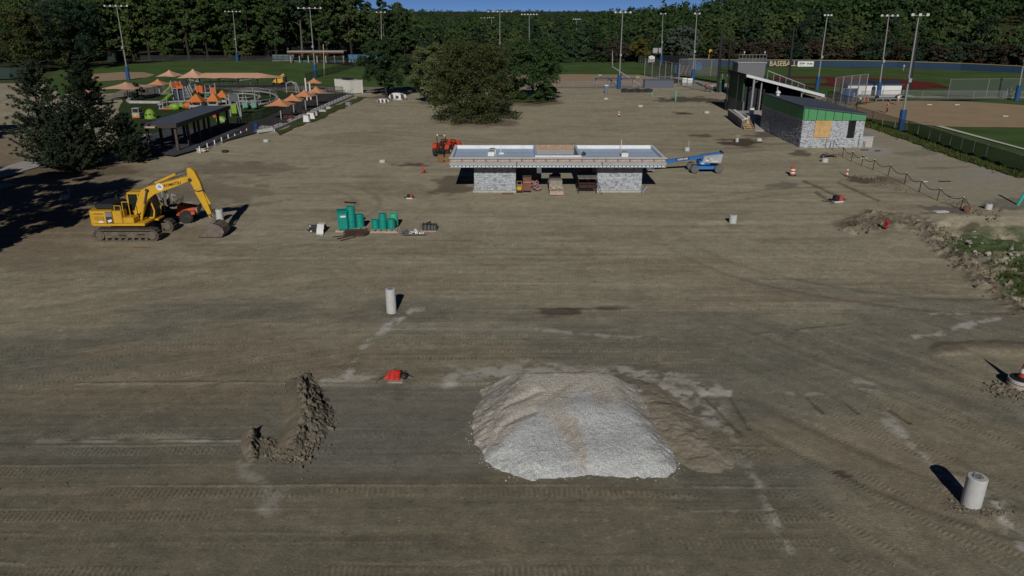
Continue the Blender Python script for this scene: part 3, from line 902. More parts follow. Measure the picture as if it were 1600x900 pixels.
# tufts of grass on the rough bank
def tufts(name, spots, m, seed, h=(0.15, 0.4)):
    r = random.Random(seed)
    mb = MB()
    for (x, y, s, *zz) in spots:
        z0 = zz[0] if zz else 0
        for _ in range(4):
            a = r.uniform(0, 6.28); L = r.uniform(*h) * s; w = 0.05 * s
            dx, dy = math.cos(a), math.sin(a)
            ox, oy = x + r.gauss(0, 0.12), y + r.gauss(0, 0.12)
            mb.add([(ox - dy * w, oy + dx * w, z0 - 0.05), (ox + dy * w, oy - dx * w, z0 - 0.05), (ox + dx * L * 0.6, oy + dy * L * 0.6, z0 + L)], [(0, 1, 2)])
    return tag(mb.build(name, m), kind='stuff')
sp = []
for (u0, u1, v0, v1, n) in ((1530, 1640, 408, 458, 620), (1470, 1515, 358, 374, 90), (1535, 1600, 355, 368, 90), (1480, 1620, 380, 410, 60)):
    for _ in range(n):
        u, v = r0.uniform(u0, u1), r0.uniform(v0, v1)
        if v > 400 and u - 1535 < (v - 405) * 1.2: continue
        p = P(u, v, -.6); sp.append((p.x, p.y, .7, -.7))
for _ in range(1400):
    t = r0.random()
    pts = [(1340, 190), (1390, 206), (1420, 216), (1500, 246), (1600, 277)]
    i = min(3, int(t * 4)); f = t * 4 - i
    u, v = pts[i][0] + (pts[i + 1][0] - pts[i][0]) * f, pts[i][1] + (pts[i + 1][1] - pts[i][1]) * f
    p = P(u + r0.gauss(0, 5), v + r0.gauss(0, 2)); sp.append((p.x, p.y, 1.2))
tufts('grass_tufts', sp, WEED, 9)
# ================================================================== BUILDINGS
WHITE = mat('white_coating', (0.74, 0.75, 0.76), 0.6, var=0.05, scale=2, grime=0.18)
MEMB = mat('roof_membrane', (0.44, 0.56, 0.72), 0.55, var=0.06, scale=0.8, grime=0.15, spec=0.5)  # white membrane, the sky's blue cast put into its colour
FASC = mat('primed_metal', (0.34, 0.37, 0.40), 0.5, var=0.08, scale=1.0, spec=0.5, grime=0.15)
OSB = mat('strand_board', (0.42, 0.27, 0.17), 0.9, var=0.35, scale=5, bump=0.2)
PINKW = mat('weathered_lumber', (0.44, 0.33, 0.27), 0.9, var=0.3, scale=4, bump=0.2)
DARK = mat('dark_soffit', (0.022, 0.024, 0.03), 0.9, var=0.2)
BLOCK = mat('grey_block', (0.15, 0.155, 0.165), 0.9, var=0.15, scale=2, bump=0.2)
MORT = mat('mortar', (0.30, 0.31, 0.32), 0.95, var=0.12, scale=3)
ST = [mat('ledge_stone_pale', (0.54, 0.57, 0.605), 0.9, var=0.12, scale=2.5, bump=0.3),
      mat('ledge_stone_mid', (0.45, 0.475, 0.505), 0.9, var=0.15, scale=2.5, bump=0.3),
      mat('ledge_stone_dark', (0.31, 0.33, 0.365), 0.9, var=0.18, scale=2.5, bump=0.3)]
BLACKM = mat('black_metal', (0.018, 0.018, 0.02), 0.5, var=0.2, spec=0.5)
STEEL = mat('galvanised_steel', (0.42, 0.43, 0.44), 0.45, 0.6, var=0.1, scale=4)
GREY_P = mat('grey_paint', (0.30, 0.31, 0.33), 0.6, var=0.1)
GLASS = mat('dark_glass', (0.012, 0.014, 0.018), 0.08, var=0.1, spec=0.6)

def stones(mb, o, ud, w, h, nrm, seed, hmin=0.07, hmax=0.13, wmin=0.10, wmax=0.30, holes=()):
    """coursed ledge stone: every stone its own proud, chamfered block with recessed joints"""
    r = random.Random(seed)
    o, ud, nrm = Vector(o), Vector(ud).normalized(), Vector(nrm).normalized()
    up = Vector((0, 0, 1))
    z = 0.0
    while z < h - 0.03:
        ch = min(r.uniform(hmin, hmax), h - z)
        if h - z - ch < hmin * 0.6: ch = h - z
        x = 0.0
        while x < w - 0.02:
            cw = min(r.uniform(wmin, wmax), w - x)
            if w - x - cw < wmin * 0.6: cw = w - x
            if not any(a < x + cw / 2 < b and c < z + ch / 2 < d for (a, b, c, d) in holes):
                g, c, dp = 0.008, 0.016, r.uniform(0.03, 0.075)
                x0, x1, z0, z1 = x + g, x + cw - g, z + g, z + ch - g
                tl = r.uniform(-0.012, 0.012)
                vs = [o + ud * a + up * b + nrm * 0.0 for a, b in ((x0, z0), (x1, z0), (x1, z1), (x0, z1))]
                vs += [o + ud * a + up * b + nrm * (dp + e) for a, b, e in ((x0 + c, z0 + c, tl), (x1 - c, z0 + c, 0), (x1 - c, z1 - c, -tl), (x0 + c, z1 - c, 0))]
                mb.add(vs, [(4, 5, 6, 7), (0, 1, 5, 4), (1, 2, 6, 5), (2, 3, 7, 6), (3, 0, 4, 7)], r.choices((0, 1, 2), (6, 3, 2))[0])
            x += cw
        z += ch

# ------------------------------------------------------------------ restroom pavilion in the middle of the site
def pavilion():
    L = Vector((3.9, 66.0, 0))
    t = thing('pavilion', 'flat white roofed stone pavilion under construction in the middle of the site', 'pavilion', L)
    X0, X1, Y0, Y1 = -9.25, 9.3, -3.4, 3.45
    hx0, hx1, hy0, hy1 = -1.70, 1.85, -2.45, 2.6           # the roof opening
    d = MB()
    d.box(X0 + .2, hx0, Y0 + .2, Y1 - .2, 2.62, 2.92); d.box(hx1, X1 - .2, Y0 + .2, Y1 - .2, 2.62, 2.92)
    d.box(hx0, hx1, Y0 + .2, hy0, 2.62, 2.92); d.box(hx0, hx1, hy1, Y1 - .2, 2.62, 2.92)
    d.build('roof_deck', MEMB, t)
    # seams of the membrane
    sm = MB()
    for y in (-1.6, 0.1, 1.8):
        sm.box(X0 + .3, hx0 - .3, y - .05, y + .05, 2.92, 2.926); sm.box(hx1 + .3, X1 - .3, y - .05, y + .05, 2.92, 2.926)
    sm.build('membrane_seam', mat('membrane_lap', (0.48, 0.60, 0.75), 0.5, var=0.05), t, kind='stuff')
    for (a, b, c, e) in ((X0 + .22, X1 - .22, Y1 - .22, Y1), (X0 + .22, X1 - .22, Y0 + .20, Y0 + .40), (X0, X0 + .22, Y0 + .20, Y1), (X1 - .22, X1, Y0 + .20, Y1)):
        MB().box(a, b, c, e, 2.80, 3.22).build('parapet', WHITE, t)
    MB().box(X0 - .03, X1 + .03, Y0 - .05, Y0 + .42, 3.222, 3.275).build('coping', WHITE, t, bevel=0.015)
    # open framing of the front edge
    xs = np.linspace(X0 + .05, X1 - .05, 19)
    first = None
    for i in range(18):
        mb = MB().box(0.03, xs[1] - xs[0] - 0.03, 0, 0.05, 0, 0.21)
        if first is None:
            first = mb.build('wood_panel', PINKW, t); first.location = (xs[0], Y0 + 0.03, 2.93)
        else:
            share(first, 'wood_panel', (xs[i], Y0 + 0.03 + rng.uniform(-.015, .01), 2.93), t)
    MB().box(X0 + .02, X1 - .02, Y0 + .085, Y0 + .197, 2.62, 3.215).build('edge_backing', DARK, t)
    for (a, b) in ((X0, -3.52), (-3.46, 3.78), (3.84, X1)):
        MB().box(a, b, Y0 - .02, Y0 + .06, 2.60, 2.91).build('fascia_panel', FASC, t, bevel=0.01)
    tr = MB()
    x = X0 + .1
    while x < X1 - .2:
        tr.box(x, x + .24, Y0 + .02, Y0 + .12, 2.50, 2.575)
        x += 0.335
    tr.build('soffit_block', WHITE, t, kind='stuff')
    MB().box(X0, X1, Y0 + .02, Y0 + .05, 2.455, 2.495).build('trim', mat('pale_trim', (0.5, 0.5, 0.46), 0.7), t)
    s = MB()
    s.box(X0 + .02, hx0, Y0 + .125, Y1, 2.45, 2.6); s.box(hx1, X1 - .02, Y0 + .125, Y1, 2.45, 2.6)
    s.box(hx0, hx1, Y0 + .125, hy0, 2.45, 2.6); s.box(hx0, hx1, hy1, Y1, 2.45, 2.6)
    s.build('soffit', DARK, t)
    for (a, b) in ((X0, X0 + .02), (X1 - .02, X1)):
        MB().box(a, b, Y0 + .07, Y1, 2.46, 2.79).build('fascia_panel', FASC, t)
    # the curb round the opening, with its board and metal lining
    MB().box(hx0 - .22, hx1 + .22, hy0 - .34, hy0, 2.93, 3.36).build('skylight_curb', WHITE, t)
    MB().box(hx0 - .22, hx0, hy0, hy1, 2.93, 3.34).build('skylight_curb', MEMB, t)
    MB().box(hx1, hx1 + .22, hy0, hy1, 2.93, 3.34).build('skylight_curb', MEMB, t)
    n = 3
    for i in range(n):
        a = hx0 + (hx1 - hx0) * i / n; b = hx0 + (hx1 - hx0) * (i + 1) / n
        MB().box(a + .015, b - .015, hy1, hy1 + .06, 2.90, 3.32).build('wood_panel', OSB, t)
    MB().box(hx0, hx1, hy1 - .05, hy1 - .005, 2.47, 2.88).build('lining', GREY_P, t)
    MB().tube((hx1 + .55, -0.3, 2.93), (hx1 + .75, -0.3, 3.2), 0.16, 0.16, 10).build('vent_hood', BLACKM, t)
    def vent(px, py, double):
        v = MB()
        v.box(px - .3, px + .3, py - .9, py - .35, 2.93, 3.28)
        if double: v.box(px - .22, px + .4, py - .05, py + .4, 2.93, 3.34)
        o = v.build('roof_vent', WHITE, t, bevel=0.03)
        f = MB()
        f.tube((px, py - .62, 3.28), (px, py - .62, 3.38), .22, .26, 12)
        if double: f.tube((px + .1, py + .18, 3.34), (px + .1, py + .18, 3.44), .22, .26, 12)
        f.box(px - .32, px + .32, py - .31, py - .22, 3.2, 3.42)
        f.build('fan_grille', GREY_P, o)
    vent(-5.75, 0.2, True); vent(6.05, -0.3, False)
    m = MB(); m.tube((-4.9, .7, 2.93), (-4.9, .7, 3.65), .03); m.box(-5.05, -4.65, .3, .75, 2.93, 3.05); m.tube((6.2, 2.3, 2.93), (6.2, 2.3, 3.9), .025)
    m.build('vent_pipe', WHITE, t, kind='stuff')
    # stone rooms at either end
    for (a, b, sd) in ((-7.3, -3.56, 5), (3.6, 7.6, 6)):
        MB().box(a + .06, b - .06, -1.94, 2.7, 0.10, 2.44).build('wall', MORT, t)
        v = MB()
        stones(v, (a + .06, -1.94, .16), (1, 0, 0), b - a - .12, 1.98, (0, -1, 0), sd)
        if a > 0: stones(v, (a + .06, 2.7, .16), (0, -1, 0), 4.64, 1.98, (-1, 0, 0), sd + 20)
        else: stones(v, (b - .06, -1.94, .16), (0, 1, 0), 4.64, 1.98, (1, 0, 0), sd + 20)
        v.build('stone_veneer', ST, t, kind='stuff')
        MB().box(a - .06, b + .06, -2.1, 2.75, -.05, 0.14).build('footing', CONC, t, bevel=0.02)
        pl = MB().box(a + .02, b - .02, -2.03, -1.9, 2.28, 2.36); pl.build('top_plate', WHITE, t)
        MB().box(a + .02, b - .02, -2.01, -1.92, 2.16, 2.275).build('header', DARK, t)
    # back wall with the passage through the middle
    MB().box(-3.6, -1.15, 2.3, 2.68, 0, 2.44).build('wall', BLOCK, t)
    MB().box(1.95, 3.65, 2.3, 2.68, 0, 2.44).build('wall', BLOCK, t)
    MB().box(-1.15, 1.95, 2.3, 2.68, 2.1, 2.44).build('beam', DARK, t)
    # brown boards left standing at the roof's left end
    for i, (dx, lean) in enumerate(((0, .2), (.32, .12))):
        o = MB().box(-.6, 0, -.02, .02, 0, .95).build('plywood_board', mat('brown_board', (0.22, 0.12, 0.055), 0.85, var=0.25, scale=3), None)
        o.location = (-7.2 + dx * 2.4, 77.2 + dx, 0.0)
        o.rotation_euler = (lean, 0, 0.05)
        tag(o, ['brown plywood sheet standing on the ground behind the left end of the pavilion', 'second brown plywood sheet tucked behind the one at the pavilion left end'][i], 'board')
pavilion()

# ------------------------------------------------------------------ green banded stone building and the canopy behind it
GREENP = mat('green_panel', (0.070, 0.285, 0.110), 0.55, var=0.10, scale=0.9, spec=0.5, grime=0.12)
PLY = mat('plywood', (0.52, 0.335, 0.145), 0.85, var=0.22, scale=1.6, bump=0.1)
ROOFB = mat('slate_blue_roof', (0.060, 0.072, 0.095), 0.6, var=0.12, scale=0.6, spec=0.4)
def concession():
    x0, x1, y0, y1 = 33.65, 40.85, 86.4, 101.2
    t = thing('stone_building', 'grey stone building with a green panel band under its sloping dark roof', 'building', (x0, y0, 0))
    W, D = x1 - x0, y1 - y0
    MB().box(.06, W, .06, D, 0, 3.16).build('wall', MORT, t)
    v = MB()
    # window and boarded opening are left out of the facing
    wx0, wx1 = 5.35, 6.10
    bx0, bx1 = 1.45, 3.30
    stones(v, (0.02, .06, 0), (1, 0, 0), W - .02, 3.16, (0, -1, 0), 40, 0.085, 0.15, 0.12, 0.36, holes=((wx0, wx1, 1.18, 3.2), (bx0, bx1, 1.18, 3.2)))
    v.build('stone_veneer', ST, t, kind='stuff')
    v = MB()
    stones(v, (.06, D, 0), (0, -1, 0), D - .05, 3.06, (-1, 0, 0), 41, 0.085, 0.15, 0.12, 0.36)
    v.build('stone_veneer', ST, t, kind='stuff')
    MB().box(-.10, .0, -.02, D, 3.08, 3.19).build('ledge_trim', FASC, t)
    # band of panels, stepped down with the fall of the roof
    def top(x): return 4.58 - 0.80 * x / W
    bs = [0.0, .48, 1.48, 2.45, 3.45, 4.45, 5.45, W]
    for a, b in zip(bs[:-1], bs[1:]):
        MB().hexa([(a + .03, -.08, 3.17), (b - .03, -.08, 3.17), (b - .03, .0, 3.17), (a + .03, .0, 3.17),
                   (a + .03, -.08, top(a)), (b - .03, -.08, top(b)), (b - .03, .0, top(b)), (a + .03, .0, top(a))]).build('siding_panel', GREENP, t)
    MB().hexa([(-.02, .005, 3.17), (W, .005, 3.17), (W, .06, 3.17), (-.02, .06, 3.17), (-.02, .005, top(0)), (W, .005, top(W)), (W, .06, top(W)), (-.02, .06, top(0))]).build('panel_backing', BLACKM, t)
    n = 12
    for i in range(n):
        a, b = D * i / n, D * (i + 1) / n
        MB().box(-.09, -.02, a + .02 + (.0 if i else -.08), b - .02, 3.20, 4.58).build('siding_panel', GREENP, t)
    MB().box(-.02, 0.05, .06, D, 3.17, 4.56).build('panel_backing', BLACKM, t)
    r = MB().hexa([(-.20, -.22, top(-.2) + .01), (W + .15, -.22, top(W) + .01), (W + .15, D + .2, top(W) + .01), (-.2, D + .2, top(-.2) + .01),
                   (-.20, -.22, top(-.2) + .17), (W + .15, -.22, top(W) + .17), (W + .15, D + .2, top(W) + .17), (-.2, D + .2, top(-.2) + .17)])
    rf = r.build('roof', ROOFB, t)
    sm = MB()
    for k in range(1, 10):
        y = D * k / 10
        sm.beam((-.18, y, top(-.18) + .185), (W + .12, y, top(W) + .185), .05, .03)
    sm.build('seam', ROOFB, rf)
    e = MB(); e.tube((1.0, 12.2, 4.6), (1.0, 12.2, 5.0), .2, .2, 10); e.lathe([(.32, 0), (.3, .15), (0, .35)], (1.0, 12.2, 5.0), 10)
    e.build('roof_vent', WHITE, rf)
    for (a, b) in ((bx0, 2.05), (2.065, 2.68), (2.695, bx1)):
        MB().box(a, b, -.06, -.03, 1.2, 3.14).build('plywood_board', PLY, t)
    MB().box(bx0, bx1, -.03, .0, 1.2, 3.16).build('board_backing', OSB, t)
    w = MB().box(wx0, wx1, -.01, .02, 1.2, 3.14).build('window', GLASS, t)
    f = MB(); f.box(wx0 - .04, wx0, -.05, .05, 1.16, 3.16); f.box(wx1, wx1 + .04, -.05, .05, 1.16, 3.16); f.box(wx0, wx1, -.05, .05, 1.14, 1.2)
    f.build('frame', BLACKM, w)
    m = MB(); m.tube((3.0, -.12, 0), (3.0, -.12, 1.15), .025); m.tube((6.8, -.12, 0), (6.8, -.12, 1.6), .03)
    m.build('conduit', STEEL, t, kind='stuff')
    # walled electrical pad at the right hand corner
    e = thing('utility_enclosure', 'low pale concrete enclosure at the right corner of the stone building', 'enclosure', (x1 + .05, y0 + .25, 0))
    MB().box(.0, 1.35, .0, 2.2, 0, 1.25).build('body', CONC, e, bevel=0.03)
    MB().box(-.02, 1.4, -.03, 2.25, 1.252, 1.34).build('lid', GREY_P, e)
    k = MB(); k.tube((.25, -.05, 0), (.25, -.05, .75), .03); k.tube((.42, -.05, 0), (.42, -.05, .75), .03)
    k.build('conduit', BLACKM, e, kind='stuff')
concession()

def canopy():
    X0, X1, Y0, Y1 = 34.6, 46.3, 112.4, 122.0
    t = thing('canopy_building', 'dark open shelter with a sloping white edged canopy behind the stone building', 'shelter', (X0, Y0, 0))
    def z(x): return 6.25 - 2.9 * x / (X1 - X0)
    W, D = X1 - X0, Y1 - Y0
    MB().hexa([(0, .1, z(0) - .25), (W, .1, z(W) - .25), (W, D, z(W) - .25), (0, D, z(0) - .25), (0, .1, z(0)), (W, .1, z(W)), (W, D, z(W)), (0, D, z(0))]).build('roof', ROOFB, t)
    MB().hexa([(-.1, -.12, z(0) - .34), (W + .1, -.12, z(W) - .34), (W + .1, .08, z(W) - .34), (-.1, .08, z(0) - .34), (-.1, -.12, z(0) + .05), (W + .1, -.12, z(W) + .05), (W + .1, .08, z(W) + .05), (-.1, .08, z(0) + .05)]).build('fascia', mat('fascia_white', (0.60, 0.62, 0.65), 0.5, var=0.06), t)
    MB().box(-.14, -.02, .1, D, z(0) - .6, z(0) + .03).build('rafter', DARK, t)
    for (x, y, c) in ((1.0, -.4, STEEL), (-.15, 3.6, BLACKM), (2.5, .6, STEEL), (4.9, .5, STEEL), (8.6, .5, STEEL), (11.3, .4, STEEL), (-.1, D - .5, BLACKM)):
        MB().tube((x, y, 0), (x, y, z(x) - .3), .16 if y < 0 else .11, None, 10).build('post', c, t)
    br = MB(); br.beam((1.0, -.4, z(1) - 1.0), (1.9, .4, z(1.9) - .4), .12, .12); br.build('brace', STEEL, t)
    MB().box(.2, .4, 1.2, D, 0, 2.2).build('wall', BLOCK, t)
    mb = MB().box(.2, .4, 1.9, D, 2.2, 5.7); mb.build('upper_wall', mat('shaded_green_panel', (.03, .075, .035), .7, var=.1), t)  # green darkened: the canopy's shade is put into this wall's colour
    MB().box(.45, 3.1, 2.2, 2.4, 0, 4.3).build('wall', DARK, t)  # near-black walls here and below paint in the shade under the canopy
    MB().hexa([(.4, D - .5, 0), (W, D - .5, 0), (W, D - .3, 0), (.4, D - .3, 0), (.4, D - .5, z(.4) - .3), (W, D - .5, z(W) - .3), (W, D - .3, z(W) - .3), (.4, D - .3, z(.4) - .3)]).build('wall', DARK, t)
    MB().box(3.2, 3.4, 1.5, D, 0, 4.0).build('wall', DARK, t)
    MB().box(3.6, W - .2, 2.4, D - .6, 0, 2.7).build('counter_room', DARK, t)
    # the raised loading dock in front of it
    d = thing('loading_dock', 'concrete loading dock with white capped wall, ramp and raw wooden steps', 'dock', (0, 0, 0))
    A, B = P(1138, 183.5), P(1160, 201)
    A.z = B.z = 0
    MB().beam(A + Vector((0, 0, .5)), B + Vector((0, 0, .5)), .3, 1.2).build('side_wall', BLOCK, d)
    MB().beam(A + Vector((0, 0, 1.17)), B + Vector((0, 0, 1.17)), .42, .14).build('wall_cap', CONC, d)
    MB().beam(A + Vector((.75, 0, 1.12)), B + Vector((.75, 1.4, 1.12)), .5, .10).build('wall_cap', WHITE, d)
    C0, C1 = P(1163, 203), P(1179, 204)
    for k in range(6):
        f = k / 6
        a = C0 + Vector((.1, .2 + 1.9 * f * 1.5, .09 + .19 * k)); b = C1 + Vector((-.05, .2 + 1.9 * f * 1.5, .09 + .19 * k))
        MB().beam(a, b, .42, .06).build('tread', PLY, d)
    s = MB(); s.beam(C0 + Vector((.05, 0, .05)), C0 + Vector((.05, 3.0, 1.15)), .07, .25); s.beam(C1 + Vector((0, 0, .05)), C1 + Vector((0, 3.0, 1.15)), .07, .25)
    s.build('stringer', PINKW, d)
    p0, p1, p2, p3 = P(1180, 204.5), P(1194, 205), P(1189, 184), P(1176, 184)
    MB().hexa([(p0.x, p0.y, -.05), (p1.x, p1.y, -.05), (p2.x, p2.y, -.05), (p3.x, p3.y, -.05), (p0.x, p0.y, .08), (p1.x, p1.y, .08), (p2.x, p2.y, 1.1), (p3.x, p3.y, 1.1)]).build('ramp', CONC, d)
    MB().box(33.3, 35.4, 106.0, 112.0, 0, 1.08).build('platform', CONC, d)
    r = MB()
    q = P(1184, 186)
    r.path([(q.x + .4, q.y - 4, .9), (q.x + .5, q.y, 2.0), (q.x + .5, q.y + 3, 2.0)], .03); r.tube((q.x + .4, q.y - 4, .2), (q.x + .4, q.y - 4, .9), .03); r.tube((q.x + .5, q.y, 1.0), (q.x + .5, q.y, 2.0), .03)
    r.build('handrail', STEEL, d)
    u = thing('white_cabinet', 'small white cabinet standing on the loading dock platform', 'cabinet', (34.1, 107.0, 1.08))
    MB().box(-.3, .3, -.3, .3, 0, 1.0).build('body', WHITE, u, bevel=.03); MB().box(-.34, .34, -.34, .34, 1.0, 1.06).build('lid', GREY_P, u)
canopy()

# press box tower behind the canopy
def press_box():
    a, b = AT(1154, 97, 140), AT(1197, 97, 140)
    t = thing('press_box', 'grey block press box with railed roof deck above the canopy', 'press box', (a.x, 140, 0))
    W = b.x - a.x
    H = a.z
    MB().box(0, W, 0, 3.5, 0, H - .2).build('wall', mat('press_grey', (0.15, 0.155, 0.17), 0.8, var=0.08), t)
    MB().box(-.15, W + .15, -.15, 3.65, H - .2, H).build('roof', GREY_P, t)
    r = MB()
    for i in range(9):
        r.tube((W * i / 8, 0, H), (W * i / 8, 0, H + 1.3), .035, None, 6)
    r.build('railing_post', STEEL, t)
    r = MB()
    for h in (.65, 1.28): r.tube((0, 0, H + h), (W, 0, H + h), .03, None, 6); r.tube((0, 0, H + h), (0, 3.4, H + h), .03, None, 6); r.tube((W, 0, H + h), (W, 3.4, H + h), .03, None, 6)
    r.build('railing', STEEL, t)
    for x in (.9, W - .4):
        l = MB(); l.tube((x, 0, H + 1.3), (x, 0, H + 1.6), .03, None, 6); l.ell((x, 0, H + 1.7), (.14, .14, .14), 8, 5); l.build('lamp', WHITE, t)
    # stand frame with white struts to its right
    g = thing('grandstand_frame', 'steel bleacher frame with pale struts between canopy and backstop', 'bleacher', (AT(1200, 112, 138).x, 138, 0))
    for i in range(7):
        x = 1.15 * i
        MB().tube((x, 0, 0), (x, 0, 5.0 - .42 * i), .06, None, 6).build('strut', STEEL, g)
    for k in range(5):
        MB().box(-.3, 7.8, .8 * k + .2, .8 * k + .6, 3.2 - .55 * (4 - k) * .6, 3.3 - .55 * (4 - k) * .6).build('seat_plank', BLACKM, g)
    MB().beam((0, -.1, 4.9), (7, -.1, 2.4), .08, .12).build('handrail', STEEL, g)
press_box()

# ------------------------------------------------------------------ flat roofed pavilion by the playground
def shade_pavilion():
    X0, X1, Y0, Y1, Z = -41.3, -37.5, 83.2, 99.8, 3.2
    t = thing('shade_pavilion', 'long dark flat roofed picnic pavilion on brown posts beside the playground', 'pavilion', ((X0 + X1) / 2, (Y0 + Y1) / 2, 0))
    hx, hy = (X1 - X0) / 2, (Y1 - Y0) / 2
    MB().box(-hx, hx, -hy, hy, Z - .12, Z + .03).build('roof', mat('grey_metal_roof', (0.105, 0.125, 0.15), 0.45, var=0.1, scale=.6, spec=.5), t)
    for (a, b, c, d) in ((hx, hx + .08, -hy, hy), (-hx - .08, -hx, -hy, hy), (-hx - .08, hx + .08, -hy - .08, -hy), (-hx - .08, hx + .08, hy, hy + .08)):
        MB().box(a, b, c, d, Z - .42, Z + .06).build('fascia', mat('bronze_trim', (0.045, 0.038, 0.034), 0.6, var=.15), t)
    TP = mat('brown_post', (0.075, 0.055, 0.045), 0.7, var=0.2)
    first = MB().box(-.13, .13, -.13, .13, 0, Z - .1).build('post', TP, t)
    first.location = (hx - .3, -hy + .4, 0)
    n = 6
    for sx in (1, -1):
        for i in range(n):
            if sx == 1 and i == 0: continue
            share(first, 'post', (sx * (hx - .3), -hy + .4 + (2 * hy - .8) * i / (n - 1), 0), t)
    MB().box(-hx + .1, -hx + 1.7, -hy - .02 - .6, -hy + .3 - .35, Z - .36, Z - .2).build('end_board', PINKW, t)
    sheet('pavement', [(X0 - 5, Y0 + 2, 0), (X1 + .6, Y0 - 3.0, 0), (X1 + 1.5, Y0 + 1, 0), (X1 + 1.5, Y1, 0), (X0 - 5, Y1, 0)], 0.21, SLAB, world_pts=True)
shade_pavilion()

# storage container
CREAM = mat('cream_steel', (0.62, 0.61, 0.56), 0.6, var=0.05, scale=1, grime=0.15)
def container():
    t = thing('storage_container', 'cream white shipping container beyond the end of the playground fence', 'container', (-31.9, 148.4, 0), R(-45))
    L, W, H = 5.6, 2.5, 2.5
    MB().box(-L / 2, L / 2, -W / 2, W / 2, .12, H).build('body', CREAM, t)
    r = MB()
    n = 22
    for i in range(n):
        x = -L / 2 + L * (i + .5) / n
        r.box(x - .07, x + .07, -W / 2 - .05, -W / 2, .3, H - .15); r.box(x - .07, x + .07, W / 2, W / 2 + .05, .3, H - .15)
    for i in range(9):
        y = -W / 2 + W * (i + .5) / 9
        r.box(L / 2, L / 2 + .05, y - .07, y + .07, .3, H - .15)
    r.build('corrugation', CREAM, t, kind='stuff')
    for (sx, sy) in ((1, 1), (1, -1), (-1, 1), (-1, -1)):
        MB().box(sx * L / 2 - .08, sx * L / 2 + .08, sy * W / 2 - .08, sy * W / 2 + .08, 0, H + .06).build('corner_post', CREAM, t)
    MB().box(-.9, 1.2, -.9, .5, H + .01, H + .3).build('roof_cover', BLACKM, t)
container()

# batting cage shelter beyond the left field
def cage_shelter():
    a = P(455, 98.5); b = P(537, 96.5)
    Y = a.y
    t = thing('batting_shelter', 'long low shelter with red brown fascia in front of the wood', 'shelter', (a.x, Y, 0))
    W = (537 - 455) * Y / 1200
    ztop = AT(455, 79.5, Y).z
    MB().box(-.5, W + .5, -1.5, 4, ztop - .25, ztop).build('roof', mat('pale_roof', (.36, .35, .33), .7), t)
    MB().box(-.55, W + .55, -1.58, -1.5, ztop - .62, ztop - .22).build('fascia', mat('redbrown_fascia', (.16, .06, .045), .7), t)
    first = MB().box(-.12, .12, -.12, .12, 0, ztop - .25).build('post', PINKW, t)
    for i in range(1, 7): share(first, 'post', (W * i / 6, 0, 0), t)
    MB().box(0, W, 2.5, 2.7, 0, 1.2).build('wall', mat('teal_screen', (.05, .10, .11), .8), t)
    for i, (u, w_, c) in enumerate(((540, 590, (.06, .15, .26)), (575, 612, (.05, .13, .24)), (420, 455, (.12, .17, .17)))):
        p = P(u, 97); q_ = P(w_, 97)
        f = thing('batting_cage', ['blue netted batting cage right of the long shelter', 'blue batting cage farthest right, half behind the pine', 'pale green netted batting cage left of the long shelter'][i], 'batting cage', (p.x, p.y + 2 * i, 0))
        L_ = q_.x - p.x
        MB().box(0, L_, 0, .1, 0, 2.0 + .25 * (i == 0)).build('net', mat('cage_net_%s' % ('blue', 'navy', 'green')[i], c, .8, var=.2), f)
        MB().box(0, L_, -.5, -.2, 0, .35).build('kerb', CONC, f)
        for k in range(5): MB().tube((L_ * k / 4, -.05, 0), (L_ * k / 4, -.05, 2.5), .07, None, 6).build('post', BLACKM, f)
cage_shelter()
# ================================================================== MACHINES AND SITE THINGS
YEL = mat('machine_yellow', (0.62, 0.36, 0.022), 0.5, var=0.08, scale=1.5, spec=0.4, grime=0.30)
DIRTY = mat('muddy_steel', (0.13, 0.108, 0.085), 0.9, var=0.35, scale=4, bump=0.3)
RUBBER = mat('rubber', (0.03, 0.029, 0.028), 0.85, var=0.3, scale=5, grime=0.35)
BLK = mat('black_paint', (0.02, 0.02, 0.022), 0.55, var=0.2, spec=0.4, grime=0.1)
CHROME = mat('piston_rod', (0.45, 0.45, 0.46), 0.25, 0.9, var=0.05)
BUCKET = mat('worn_bucket_steel', (0.17, 0.14, 0.12), 0.7, 0.2, var=0.3, scale=3, bump=0.2)
ORANGE = mat('machine_orange', (0.50, 0.085, 0.026), 0.6, var=0.2, spec=0.3, grime=0.5)
REDP = mat('machine_red', (0.50, 0.065, 0.025), 0.5, var=0.12, spec=0.4, grime=0.2)
BLUEP = mat('lift_blue', (0.018, 0.14, 0.42), 0.45, var=0.1, spec=0.4, grime=0.1)
LGREY = mat('lift_grey', (0.34, 0.37, 0.40), 0.5, var=0.1, spec=0.4, grime=0.15)
TEAL = mat('teal_plastic', (0.008, 0.265, 0.215), 0.45, var=0.12, scale=2, spec=0.4)
TEAL2 = mat('pale_teal_plastic', (0.06, 0.44, 0.27), 0.45, var=0.1, scale=2)
PVC = mat('white_pvc', (0.70, 0.70, 0.69), 0.5, var=0.05)
RUST = mat('rusty_brown', (0.19, 0.085, 0.055), 0.85, var=0.25, scale=3)
REDORG = mat('safety_red', (0.44, 0.060, 0.042), 0.7, var=0.12, grime=0.2)
REFW = mat('reflective_white', (0.75, 0.74, 0.70), 0.5, var=0.06, grime=0.1)
SONO = mat('formed_concrete', (0.50, 0.51, 0.50), 0.85, var=0.08, scale=4, bump=0.1, grime=0.22)

